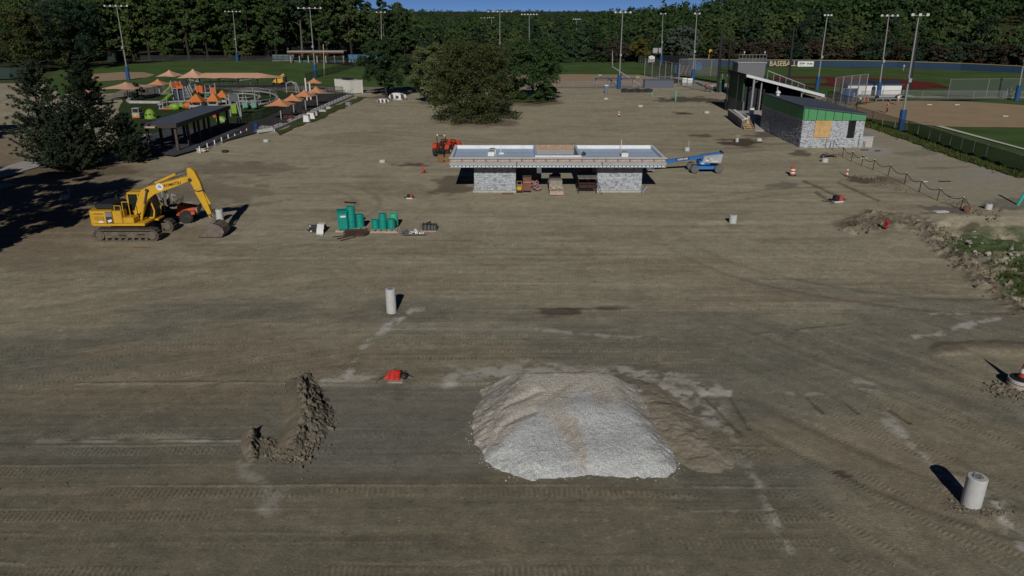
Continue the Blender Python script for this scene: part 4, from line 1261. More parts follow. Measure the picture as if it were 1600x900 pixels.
def wheel(name, parent, c, r, w, axis='y', rim=None, lugs=0, treadm=None):
    """tyre with tread lugs, a rim part on each tyre"""
    tm = treadm or RUBBER
    m = MB()
    prof = [(r * .55, -w / 2), (r * .86, -w / 2), (r * .97, -w * .36), (r, -w * .2), (r, w * .2), (r * .97, w * .36), (r * .86, w / 2), (r * .55, w / 2)]
    m.lathe(prof, (0, 0, 0), 18, 0, axis)
    for i in range(lugs):
        a = 2 * math.pi * i / lugs
        for sgn in (-1, 1):
            x, z = math.cos(a + .1 * sgn) * r, math.sin(a + .1 * sgn) * r
            if axis == 'y': m.obox((x, sgn * w * .22, z), (.07 * r / .5, w * .42, .09 * r / .5), (0, -a, 0))
            else: m.obox((sgn * w * .22, x, z), (w * .42, .07 * r / .5, .09 * r / .5), (a, 0, 0))
    o = m.build(name, tm, parent, kind=None)
    o.location = c
    k = MB(); k.lathe([(r * .2, -w * .52), (r * .56, -w * .40), (r * .56, w * .40), (r * .2, w * .52)], (0, 0, 0), 12, 0, axis)
    k.build('rim', rim or GREY_P, o)
    return o

# ------------------------------------------------------------------ excavator
def excavator():
    OX, OY = -26.75, 50.45
    t = thing('excavator', 'yellow tracked excavator with its bucket resting on the ground', 'excavator', (OX, OY, 0))
    def A(u, v, y=0.0):
        p = AT(u, v, OY + y)
        return (p.x - OX, y, p.z)
    # crawlers
    L, Hh, w = 4.45, .86, .62
    for sy in (-1, 1):
        cy = sy * 1.19
        r = Hh / 2
        prof = []
        for i in range(9):
            a = math.pi / 2 + math.pi * i / 8
            prof.append((-L / 2 + r + r * math.cos(a), r + r * math.sin(a)))
        for i in range(9):
            a = -math.pi / 2 + math.pi * i / 8
            prof.append((L / 2 - r + r * math.cos(a), r + r * math.sin(a)))
        ring = MB()
        inner = [((x) * .965, r + (z - r) * .80) for x, z in prof]
        n = len(prof)
        vs = [(x, cy - w / 2 + .03, z) for x, z in prof] + [(x, cy + w / 2 - .03, z) for x, z in prof] + [(x, cy - w / 2 + .03, z) for x, z in inner] + [(x, cy + w / 2 - .03, z) for x, z in inner]
        fs = []
        for i in range(n):
            j = (i + 1) % n
            fs += [(i, j, n + j, n + i), (2 * n + j, 2 * n + i, 3 * n + i, 3 * n + j), (j, i, 2 * n + i, 2 * n + j), (n + i, n + j, 3 * n + j, 3 * n + i)]
        ring.add(vs, fs)
        tr = ring.build('track', DIRTY, t)
        sh = MB()
        per = 2 * (L - 2 * r) + 2 * math.pi * r
        N = 46
        for i in range(N):
            s = per * i / N
            if s < L - 2 * r: x, z, a = -L / 2 + r + s, 0.0, 0
            elif s < L - 2 * r + math.pi * r:
                q = (s - (L - 2 * r)) / r; x, z, a = L / 2 - r + r * math.sin(q), r - r * math.cos(q), q
            elif s < 2 * (L - 2 * r) + math.pi * r: x, z, a = L / 2 - r - (s - (L - 2 * r) - math.pi * r), 2 * r, math.pi
            else:
                q = (s - 2 * (L - 2 * r) - math.pi * r) / r; x, z, a = -L / 2 + r - r * math.sin(q), r + r * math.cos(q), math.pi + q
            sh.obox((x, cy, z), (per / N * .82, w, .06), (0, -a, 0))
            sh.obox((x + .02, cy, z), (.035, w, .12), (0, -a, 0))
        sh.build('track_shoes', DIRTY, tr, kind='stuff')
        MB().box(-L / 2 + .45, L / 2 - .45, cy - w / 2 + .10, cy + w / 2 - .10, .22, .66).build('track_frame', DIRTY, t, bevel=.04)
        k = MB(); k.tube((-L / 2 + r, cy - w * .46, r), (-L / 2 + r, cy + w * .46, r), .31, None, 14); k.tube((-L / 2 + r, cy - w * .5, r), (-L / 2 + r, cy + w * .5, r), .17, None, 12); k.build('sprocket', DIRTY, t)
        k = MB(); k.tube((L / 2 - r, cy - w * .42, r), (L / 2 - r, cy + w * .42, r), .29, None, 14); k.build('idler', DIRTY, t)
        first = None
        for i in range(7):
            x = -L / 2 + .85 + (L - 1.7) * i / 6
            if first is None:
                first = MB().tube((0, -w * .44, 0), (0, w * .44, 0), .11, None, 8).build('roller', DIRTY, t); first.location = (x, cy, .17)
            else: share(first, 'roller', (x, cy, .17), t)
        st = MB(); st.box(-.5, .0, cy + sy * (w / 2 - .06), cy + sy * (w / 2 - .02), .40, .46); st.box(.8, 1.3, cy + sy * (w / 2 - .06), cy + sy * (w / 2 - .02), .48, .54); st.build('step', BLK, t, kind='stuff')
    MB().box(-1.0, 1.0, -1.0, 1.0, .38, .85).build('carbody', DIRTY, t, bevel=.08)
    MB().tube((0, 0, .85), (0, 0, 1.06), .62, None, 20).build('swing_bearing', BLK, t)
    # house
    sl = MB()
    sl.box(-2.3, 1.35, -1.28, 1.28, 1.06, 1.24)
    sl.build('deck', YEL, t, bevel=.03)
    cw = MB()
    arc = [(-2.15, -1.34), (-2.32, -1.30), (-2.42, -1.05), (-2.46, -.5), (-2.46, .5), (-2.42, 1.05), (-2.32, 1.30), (-2.15, 1.34)]
    cw.prism([(x, y, 1.10) for x, y in arc], (0, 0, 1.06))
    cw.build('counterweight', YEL, t, bevel=.06)
    MB().box(-2.14, -.75, -1.36, -.55, 1.25, 2.14).build('side_panel', YEL, t, bevel=.03)
    MB().box(-.74, -.10, -1.33, -.50, 1.25, 2.12).build('tank', YEL, t, bevel=.05)
    MB().box(-.09, .66, -1.30, -.48, 1.25, 1.66).build('toolbox', YEL, t, bevel=.05)
    MB().box(-2.14, -.75, .5, 1.34, 1.25, 2.14).build('side_panel', YEL, t, bevel=.03)
    MB().box(-2.0, -1.35, -1.372, -1.362, 1.48, 1.78).build('grille', mat('ochre_grille', (.28, .16, .03), .7), t)
    g = MB()
    for i in range(5): g.box(-1.98, -1.37, -1.39, -1.373, 1.50 + .06 * i, 1.53 + .06 * i)
    g.build('louvre', YEL, t, kind='stuff')
    MB().box(-2.02, -1.34, -1.372, -1.361, 1.90, 2.0).build('vent_slot', mat('ochre_grille'  , (.28, .16, .03)), t)
    MB().box(-1.72, -1.42, -1.375, -1.364, 1.33, 1.45).build('plate', REFW, t)
    dcl = MB().box(-1.20, -.76, -1.374, -1.362, 1.30, 2.10).build('decal', mat('charcoal_decal', (.05, .05, .055), .5), t)
    for i in range(4): MB().box(-1.20, -.76, -1.380, -1.376, 1.78 + .075 * i, 1.81 + .075 * i).build('stripe', mat('silver_decal', (.45, .45, .46), .4), dcl)
    MB().obox((-.95, -1.38, 1.46), (.28, .006, .16), (0, -.3, 0)).build('stripe', REFW, dcl)
    MB().box(-2.10, -.70, -.98, .95, 2.15, 2.52).build('engine_cover', BLK, t, bevel=.12)
    MB().box(-1.0, -.15, -1.0, .5, 2.13, 2.30).build('engine_cover', BLK, t, bevel=.06)
    MB().tube((-1.2, .5, 2.5), (-1.2, .5, 2.85), .07, None, 8).build('exhaust', BLK, t)
    h = MB(); h.path([(.0, -1.2, 1.66), (.0, -1.2, 2.75), (.45, -1.2, 2.75), (.45, -1.2, 1.68)], .028); h.path([(-.55, -1.25, 2.12), (-.55, -1.25, 2.5), (-.12, -1.25, 2.5), (-.12, -1.25, 2.12)], .025); h.build('handrail', YEL, t, kind='stuff')
    # cab on the far side
    cb = MB()
    cpro = [(-.35, 1.25), (1.30, 1.25), (1.42, 1.75), (1.18, 2.85), (.95, 3.0), (-.30, 3.0)]
    cb.prism([(x, .30, z) for x, z in cpro], (0, .98, 0))
    cab = cb.build('cab', mat('cab_glass', (.014, .02, .018), .12, spec=.6), t)
    fr = MB()
    for y in (.29, 1.27):
        for (a, b) in zip(cpro, cpro[1:] + cpro[:1]): fr.beam((a[0], y, a[1]), (b[0], y, b[1]), .09, .09)
        fr.beam((.42, y, 1.25), (.42, y, 3.0), .08, .08)
        fr.box(-.35, .42, y - .02, y + .02, 1.25, 1.75)
    fr.build('frame', YEL, cab, kind='stuff')
    MB().box(-.33, .95, .27, 1.30, 3.0, 3.07).build('roof', YEL, cab, bevel=.02)
    MB().box(1.32, 1.62, .25, 1.2, 1.06, 1.16).build('step', YEL, t)
    # boom, arm and bucket from their side outlines
    Y0 = -.27
    bpx = [(209, 335), (214, 341), (221, 338), (225, 324), (231, 312), (241, 304), (258, 298), (279, 290), (293, 284), (297, 281), (296, 277), (289, 276), (272, 281), (247, 288), (232, 291), (220, 297), (216, 306), (212, 320)]
    bm = MB(); bm.prism([A(u, v, Y0) for u, v in bpx], (0, .46, 0))
    boom = bm.build('boom', YEL, t, bevel=.025)
    apx = [(291, 265), (293, 262), (299, 264), (303, 268), (312, 285), (317, 299), (330, 333), (334, 338), (330, 342), (327, 340), (322, 331), (305, 302), (301, 292), (293, 279)]
    am = MB(); am.prism([A(u, v, Y0 + .05) for u, v in apx], (0, .34, 0))
    arm = am.build('arm', YEL, t, bevel=.02)
    def cyl(a, b, r1, r2, f, name='hydraulic_cylinder', m1=YEL):
        a, b = Vector(a), Vector(b)
        c = a.lerp(b, f)
        o = MB().tube(a, c, r1, None, 10).build(name, m1, t)
        MB().tube(c, b, r2, None, 8).build('rod', CHROME if m1 is not BLK else BLK, o)
    for y in (-.42, .34): cyl(A(221, 343, y), A(228.5, 298, y), .085, .05, .55)
    cyl(A(243, 286, -.04), A(291, 265, -.04), .095, .05, .66)
    cyl(A(316, 297, -.03), A(336, 332, -.03), .085, .045, .62)
    pins = MB()
    for u, v, y, r in ((228.5, 297, -.47, .10), (296, 281, -.33, .12), (216, 336, -.33, .12), (330, 338, -.30, .08), (317, 297, -.25, .08)):
        pins.tube(A(u, v, y), A(u, v, y + .9 if y < -.4 else y + .6), r, None, 10)
    pins.build('pin', BLK, t, kind='stuff')
    hs = MB()
    for y in (-.05, .06): hs.path([A(232, 290, y), A(240, 283, y), A(270, 278, y), A(290, 272, y), A(299, 268, y)], .025)
    hs.path([A(302, 297, -.29), A(309, 299, -.30), A(318, 297, -.26)], .03); hs.path([A(214, 338, -.3), A(223, 330, -.34), A(226, 312, -.32), A(229, 300, -.3)], .025)
    hs.build('hose', BLK, t, kind='stuff')
    lk = MB(); 
    for y in (-.26, .16): lk.beam(A(336, 332, y), A(333, 350, y), .05, .11); lk.beam(A(325, 336, y), A(336, 333, y), .05, .10)
    lk.build('linkage', BUCKET, t, kind='stuff')
    # bucket
    bp = [(311, 376.5), (326, 377), (339, 376), (347, 371), (351, 363), (348, 356), (341, 351), (333, 349), (328, 351), (327, 356)]
    ax = [A(u, v, -.60) for u, v in bp]
    ax = [(x, y, max(z, .02)) for x, y, z in ax]
    sh = MB()
    n = 8
    outer = ax[:8]
    for (p, q) in zip(outer[:-1], outer[1:]):
        p, q = Vector(p), Vector(q)
        d = (q - p).normalized(); nn = Vector((-d.z, 0, d.x)) * .04
        e = Vector((0, 1.15, 0))
        sh.hexa([p, q, q + e, p + e, p + nn, q + nn, q + nn + e, p + nn + e])
    bk = sh.build('bucket', BUCKET, t)
    for y in (0.0, 1.12):
        s = MB(); s.prism([(x, yy + y, z) for x, yy, z in ax], (0, .03, 0)); s.build('side_plate', BUCKET, bk)
    first = None
    for i in range(5):
        x0, y0, z0 = ax[0]
        m = MB(); m.hexa([(0, -.06, -.03), (.16, -.06, -.03), (.16, .06, -.03), (0, .06, -.03), (-.16, -.025, -.02), (.16, -.06, .05), (.16, .06, .05), (-.16, .025, -.02)])
        if first is None: first = m.build('tooth', BUCKET, bk); first.location = (x0, y0 + .12, z0 + .02)
        else: share(first, 'tooth', (x0, y0 + .12 + .225 * i, z0 + .02), bk)
    ears = MB()
    for y in (-.25, .17): ears.prism([A(u, v, y) for u, v in ((327, 352), (331, 338), (335, 339), (338, 351))], (0, .05, 0))
    ears.build('bracket', BUCKET, bk, kind='stuff')
    # writing and badge on the boom's near side
    a, b = Vector(A(257, 290.5, Y0)), Vector(A(282, 285.3, Y0))
    ang = math.atan2(b.z - a.z, b.x - a.x)
    c = (a + b) / 2
    text('lettering', 'KOMATSU', .27, BLK, boom, (c.x, Y0 - .012, c.z), (R(90), -ang, 0), 1.0, .004, .006)
    e = Vector(A(249.5, 292, Y0))
    bd = MB().tube((e.x, Y0 - .03, e.z), (e.x, Y0, e.z), .25, None, 24).build('badge', REFW, boom)
    bk2 = MB()
    BL = mat('badge_blue', (.10, .19, .42), .5)
    bk2.box(e.x - .14, e.x + .14, Y0 - .035, Y0 - .031, e.z - .07, e.z - .03)
    for i, hgt in enumerate((.10, .16, .09)): bk2.box(e.x - .11 + .08 * i, e.x - .06 + .08 * i, Y0 - .035, Y0 - .031, e.z - .02, e.z + hgt)
    bk2.build('badge_mark', BL, boom, kind='stuff')
excavator()

# ------------------------------------------------------------------ orange trencher parked behind it
def trencher():
    p = P(276, 345)
    t = thing('trencher', 'muddy orange ride on trencher parked close behind the yellow excavator', 'trencher', (p.x, p.y, 0), R(8))
    MB().box(-1.5, 1.5, -.45, .45, .45, .85).build('chassis', BLK, t, bevel=.05)
    h = MB(); h.hexa([(.25, -.55, .80), (1.75, -.50, .72), (1.75, .50, .72), (.25, .55, .80), (.35, -.48, 1.35), (1.60, -.42, 1.10), (1.60, .42, 1.10), (.35, .48, 1.35)])
    h.build('hood', ORANGE, t, bevel=.06)
    f = MB(); f.hexa([(.3, -.95, .62), (1.65, -.95, .66), (1.65, -.55, .66), (.3, -.55, .62), (.35, -.95, .72), (1.65, -.90, .92), (1.6, -.55, .95), (.35, -.55, .8)])
    f.build('fender', ORANGE, t, bevel=.03)
    first = wheel('wheel', t, (1.0, -.85, .48), .48, .34, 'y', BLK, 14)
    for c in ((1.0, .85, .48), (-1.0, -.85, .48), (-1.0, .85, .48)):
        o = share(first, 'wheel', c, t); r = first.children[0]; share(r, 'rim', (0, 0, 0), o)
    MB().box(-.35, .2, -.3, .3, 1.15, 1.28).build('seat', BLK, t, bevel=.05)
    MB().box(-.42, -.30, -.28, .28, 1.28, 1.75).build('seat_back', BLK, t, bevel=.04)
    r = MB(); r.path([(-.55, -.55, .9), (-.55, -.55, 2.35), (-.55, .55, 2.35), (-.55, .55, .9)], .05)
    r.build('roll_bar', GREY_P, t)
    b = MB(); b.obox((-2.0, .0, 1.15), (2.3, .28, .34), (0, .45, 0)); 
    bo = b.build('digging_boom', BLK, t, bevel=.03)
    ch = MB()
    for i in range(16):
        x = -2.95 + 1.9 * i / 15; z = 1.15 - (x + 2.0) * .48
        for sg in (1, -1): ch.obox((x, 0, z + sg * .23), (.05, .42, .12), (0, .45, 0))
    ch.build('digging_chain', GREY_P, bo, kind='stuff')
    MB().box(-1.75, -1.3, -.75, .75, .85, 1.55).build('engine_block', ORANGE, t, bevel=.05)
    k = MB()
    for i in range(6): k.tube((.15 + .07 * i, -.5 + .2 * i, 1.2), (.35 + .05 * i, -.5 + .2 * i, 1.65 + .05 * (i % 3)), .022); k.ell((.35 + .05 * i, -.5 + .2 * i, 1.67 + .05 * (i % 3)), (.04, .04, .05), 6, 4)
    k.build('lever', BLK, t, kind='stuff')
    s = MB(); s.beam((1.75, -.7, .95), (1.75, .7, .95), .10, .35); s.beam((1.65, -.3, .5), (1.75, -.3, .9), .1, .1); s.beam((1.65, .3, .5), (1.75, .3, .9), .1, .1)
    s.build('backfill_blade', mat('mud_blade', (.30, .25, .19), .9, var=.2), t)
    a = MB(); a.path([(-.9, .2, 1.4), (-1.2, .2, 2.2), (-.6, .1, 2.35), (-.3, .1, 1.9)], .06); a.path([(-1.5, -.4, 1.5), (-1.7, -.4, 2.1), (-1.2, -.4, 2.2)], .05); a.path([(.1, -.2, 1.3), (.0, -.2, 2.1), (.3, -.2, 2.0)], .05)
    a.build('hydraulic_frame', GREY_P, t, kind='stuff')
trencher()

# ------------------------------------------------------------------ red tractor beyond the pavilion
def tractor():
    p = P(695, 246)
    t = thing('tractor', 'red compact tractor with front loader just past the left end of the pavilion', 'tractor', (p.x - .1, p.y + 1.0, 0), R(70))
    MB().box(-.7, 1.7, -.28, .28, .55, .9).build('chassis', BLK, t, bevel=.04)
    MB().hexa([(.35, -.36, .85), (1.85, -.32, .85), (1.85, .32, .85), (.35, .36, .85), (.35, -.33, 1.5), (1.75, -.26, 1.32), (1.75, .26, 1.32), (.35, .33, 1.5)]).build('hood', REDP, t, bevel=.06)
    MB().box(1.80, 1.88, -.25, .25, .95, 1.25).build('grille', BLK, t)
    rw = wheel('rear_wheel', t, (-.45, -.78, .66), .66, .40, 'y', REFW, 16)
    o = share(rw, 'rear_wheel', (-.45, .78, .66), t); share(rw.children[0], 'rim', (0, 0, 0), o)
    fw = wheel('front_wheel', t, (1.45, -.65, .40), .40, .24, 'y', REFW, 12)
    o = share(fw, 'front_wheel', (1.45, .65, .40), t); share(fw.children[0], 'rim', (0, 0, 0), o)
    for s in (-1, 1):
        pr = [(-.45 + .80 * math.cos(a), .70 + .80 * math.sin(a)) for a in (R(20), R(55), R(90), R(125), R(160))]
        pr2 = [(-.45 + .70 * math.cos(a), .70 + .70 * math.sin(a)) for a in (R(160), R(125), R(90), R(55), R(20))]
        MB().prism([(x, s * .78 - .24, z) for x, z in pr + pr2], (0, .48, 0)).build('fender', REDP, t)
        MB().box(-.9, .05, s * .53 - .02, s * .53 + .02, .8, 1.44).build('fender_side', REDP, t)
    MB().box(-.5, .0, -.25, .25, 1.12, 1.25).build('seat', BLK, t, bevel=.05)
    MB().box(-.58, -.45, -.24, .24, 1.25, 1.72).build('seat_back', BLK, t, bevel=.05)
    m = MB(); m.tube((.3, 0, 1.4), (.12, 0, 1.62), .03); m.lathe([(.15, 0), (.19, .02), (.19, .04), (.15, .06)], (.12, 0, 1.6), 12); m.build('steering_wheel', BLK, t)
    r = MB(); r.path([(-.75, -.5, .9), (-.78, -.5, 2.3), (-.78, .5, 2.3), (-.75, .5, .9)], .045)
    r.build('roll_bar', BLK, t)
    for y in (-.42, .42): MB().obox((-.78, y, 2.36), (.14, .2, .22)).build('work_lamp', mat('cream_plastic', (.62, .55, .38), .5), t, bevel=.03)
    l = MB()
    for s in (-1, 1):
        l.beam((.35, s * .48, .8), (.35, s * .48, 1.75), .1, .12); l.beam((.35, s * .48, 1.72), (1.6, s * .48, 1.55), .08, .14); l.beam((1.6, s * .48, 1.55), (2.45, s * .48, .85), .08, .14)
    l.build('loader_arm', REDP, t, kind='stuff')
    b = MB(); b.prism([(2.4, -.85, 1.35), (2.45, -.85, .6), (3.05, -.85, .55), (3.0, -.85, .62), (2.55, -.85, .68), (2.48, -.85, 1.35)], (0, 1.7, 0))
    bk = b.build('loader_bucket', REDP, t)
    for y in (-.85, .82): MB().prism([(2.4, y, 1.35), (2.45, y, .6), (3.05, y, .55)], (0, .03, 0)).build('side_plate', REDP, bk)
    h = MB(); h.box(-1.35, -.75, -.5, .5, .35, .5); h.beam((-1.1, -.4, .5), (-.7, -.4, .8), .07, .07); h.beam((-1.1, .4, .5), (-.7, .4, .8), .07, .07)
    h.build('hitch', BLK, t, kind='stuff')
tractor()

# ------------------------------------------------------------------ blue boom lift
def boom_lift():
    p = P(1100, 268)
    t = thing('boom_lift', 'blue boom lift with its long boom reaching behind the pavilion roof', 'boom lift', (p.x, p.y, 0))
    Yp = p.y
    def A(u, v, y=0): q = AT(u, v, Yp + y); return Vector((q.x - p.x, y, q.z))
    ch = MB(); ch.hexa([(-1.25, -.6, .32), (1.25, -.6, .32), (1.25, .6, .32), (-1.25, .6, .32), (-1.15, -.55, .68), (1.15, -.55, .62), (1.15, .55, .62), (-1.15, .55, .68)])
    ch.build('chassis', BLUEP, t, bevel=.05)
    w = wheel('wheel', t, (-1.15, -.85, .42), .42, .32, 'y', BLUEP, 0, mat('dusty_tyre', (.13, .125, .11), .9, var=.2))
    for c in ((1.2, -.85, .42), (-1.15, .85, .42), (1.2, .85, .42)):
        o = share(w, 'wheel', c, t); share(w.children[0], 'rim', (0, 0, 0), o)
    MB().tube((-.1, 0, .62), (-.1, 0, .92), .5, None, 16).build('turntable', BLK, t)
    MB().box(-.75, .35, -.62, .5, .78, 1.15).build('engine_tray', BLUEP, t, bevel=.04)
    hd = MB(); hd.hexa([(-.45, -.70, .98), (1.45, -.70, .92), (1.45, .70, .92), (-.45, .70, .98), (-.30, -.70, 1.62), (1.62, -.62, 1.85), (1.62, .62, 1.85), (-.30, .70, 1.62)])
    hood = hd.build('engine_hood', LGREY, t, bevel=.07)
    d = MB(); d.box(-.1, .15, -.722, -.705, 1.18, 1.32); d.box(.45, 1.1, -.722, -.705, 1.12, 1.2); d.box(.3, .55, -.722, -.705, 1.35, 1.42)
    d.build('decal', REFW, hood, kind='stuff')
    MB().box(.05, .2, -.725, -.708, 1.34, 1.46).build('decal', mat('decal_red', (.4, .05, .12), .5), hood)
    MB().box(-.55, -.2, -.66, -.63, .85, 1.05).build('decal', mat('pale_blue', (.3, .55, .7), .5), t)
    a0, a1 = A(1127, 240), A(1094, 245.5)
    b1 = A(1040, 252.5); b1 += (b1 - a1) * .35
    MB().beam(a0, a1, .36, .40).build('boom', BLUEP, t, bevel=.03)
    o = MB().beam(a0.lerp(a1, .6), b1, .28, .32).build('boom_extension', BLUEP, t, bevel=.02)
    MB().tube(a0 + Vector((0, -.3, .12)), a0 + Vector((0, .3, .12)), .16, None, 10).build('pivot', BLK, t)
    m = A(1066, 248.2)
    dcl = MB().obox((m.x, -.155, m.z), (1.35, .012, .24), (0, -.085 * 0 + math.atan2(a1.z - b1.z, a1.x - b1.x) * -1, 0)).build('decal', mat('navy_decal', (.02, .04, .14), .5), o)
    ang = math.atan2(a1.z - b1.z, a1.x - b1.x)
    text('lettering', 'GENIE', .22, REFW, o, (m.x, -.166, m.z), (R(90), -ang, 0), 1.75, .002, .004)
    c = MB(); c.tube(a1 + Vector((-.1, 0, -.3)), a1 + Vector((.35, 0, -.65)), .09, None, 8); c.build('lift_cylinder', BLK, t)
    k = MB()
    q = b1 + Vector((-.1, 0, 0))
    for (x, y) in ((0, -.9), (0, .9), (-.75, .9), (-.75, -.9)): k.tube((q.x + x, y, q.z - .5), (q.x + x, y, q.z + .55), .025)
    for h in (0.0, .55): k.path([(q.x, -.9, q.z + h), (q.x, .9, q.z + h), (q.x - .75, .9, q.z + h), (q.x - .75, -.9, q.z + h)], .025, closed=True)
    k.box(q.x - .8, q.x + .05, -.95, .95, q.z - .56, q.z - .5)
    k.build('basket', GREY_P, t, kind='stuff')
boom_lift()

# ------------------------------------------------------------------ concrete light pole footings
def footing(u, v, r, h, label, stake=0.0, low=False):
    p = P(u, v)
    p.y += r * .8
    t = thing('concrete_footing', label, 'footing', (p.x, p.y, 0), rng.uniform(0, 3), 'round concrete footings on the site' if not low else 'low pale footing caps on the site')
    m = MB(); m.lathe([(r, -.2), (r, h - .02), (r - .02, h), (0, h)], (0, 0, 0), 28 if r > .2 else 14)
    m.build('column', SONO, t, smooth=False)
    if not low:
        k = MB()
        for i in range(4):
            a = i * math.pi / 2 + .4
            k.tube((.45 * r * math.cos(a), .45 * r * math.sin(a), h - .02), (.45 * r * math.cos(a), .45 * r * math.sin(a), h + .07), .016, None, 6)
        k.build('anchor_bolt', STEEL, t, kind='stuff')
        cp = MB(); cp.lathe([(.55 * r, h + .002), (.55 * r, h + .012), (0, h + .014)], (0, 0, 0), 14); cp.build('template_plate', mat('plate_grey', (.22, .22, .23), .6), t)
    if stake: MB().tube((r + .05, 0, -.05), (r + .12, .03, stake), .015, None, 5).build('stake', PVC, t)
    return t
footing(1523, 797, .30, 1.10, 'tall round concrete footing nearest the camera at lower right')
footing(611, 491, .265, 1.36, 'tall slim round concrete footing standing alone left of centre')
footing(1146, 350, .28, .66, 'short round concrete footing right of the pavilion with dug soil round it')
footing(343, 347, .27, .95, 'round concrete footing directly behind the excavator bucket')
footing(1546, 329, .27, .50, 'stubby white round footing beside the teal pipe at the right edge')
for (u, v, r, h, st, lb) in ((1290, 254, .33, .42, 0, 'low white round footing beside the wheelbarrow'), (1074, 236, .30, .40, 1.1, 'low white footing with a stake behind the boom lift boom'),
                             (99, 312, .30, .35, 1.0, 'low white footing with a stake in the tree shade left of the excavator'), (597, 254, .34, .26, 0, 'low white footing cap out on the dirt left of the tractor'),
                             (415, 222, .34, .30, 0, 'low white footing cap on the dirt near the playground corner'), (947, 155.5, .40, .28, 0, 'low white footing cap in front of the dark silt roll'),
                             (1001, 167, .42, .28, 0, 'low white footing cap right of the red stake in the far dirt'), (1105, 177, .42, .3, 0, 'low white footing cap near the loading dock'),
                             (1187, 220.5, .33, .32, 0, 'low white footing cap by the stone building side wall'), (1152, 222, .2, .45, .8, 'white capped pipe standing in the round dark puddle')):
    footing(u, v, r, h, lb, st, True)

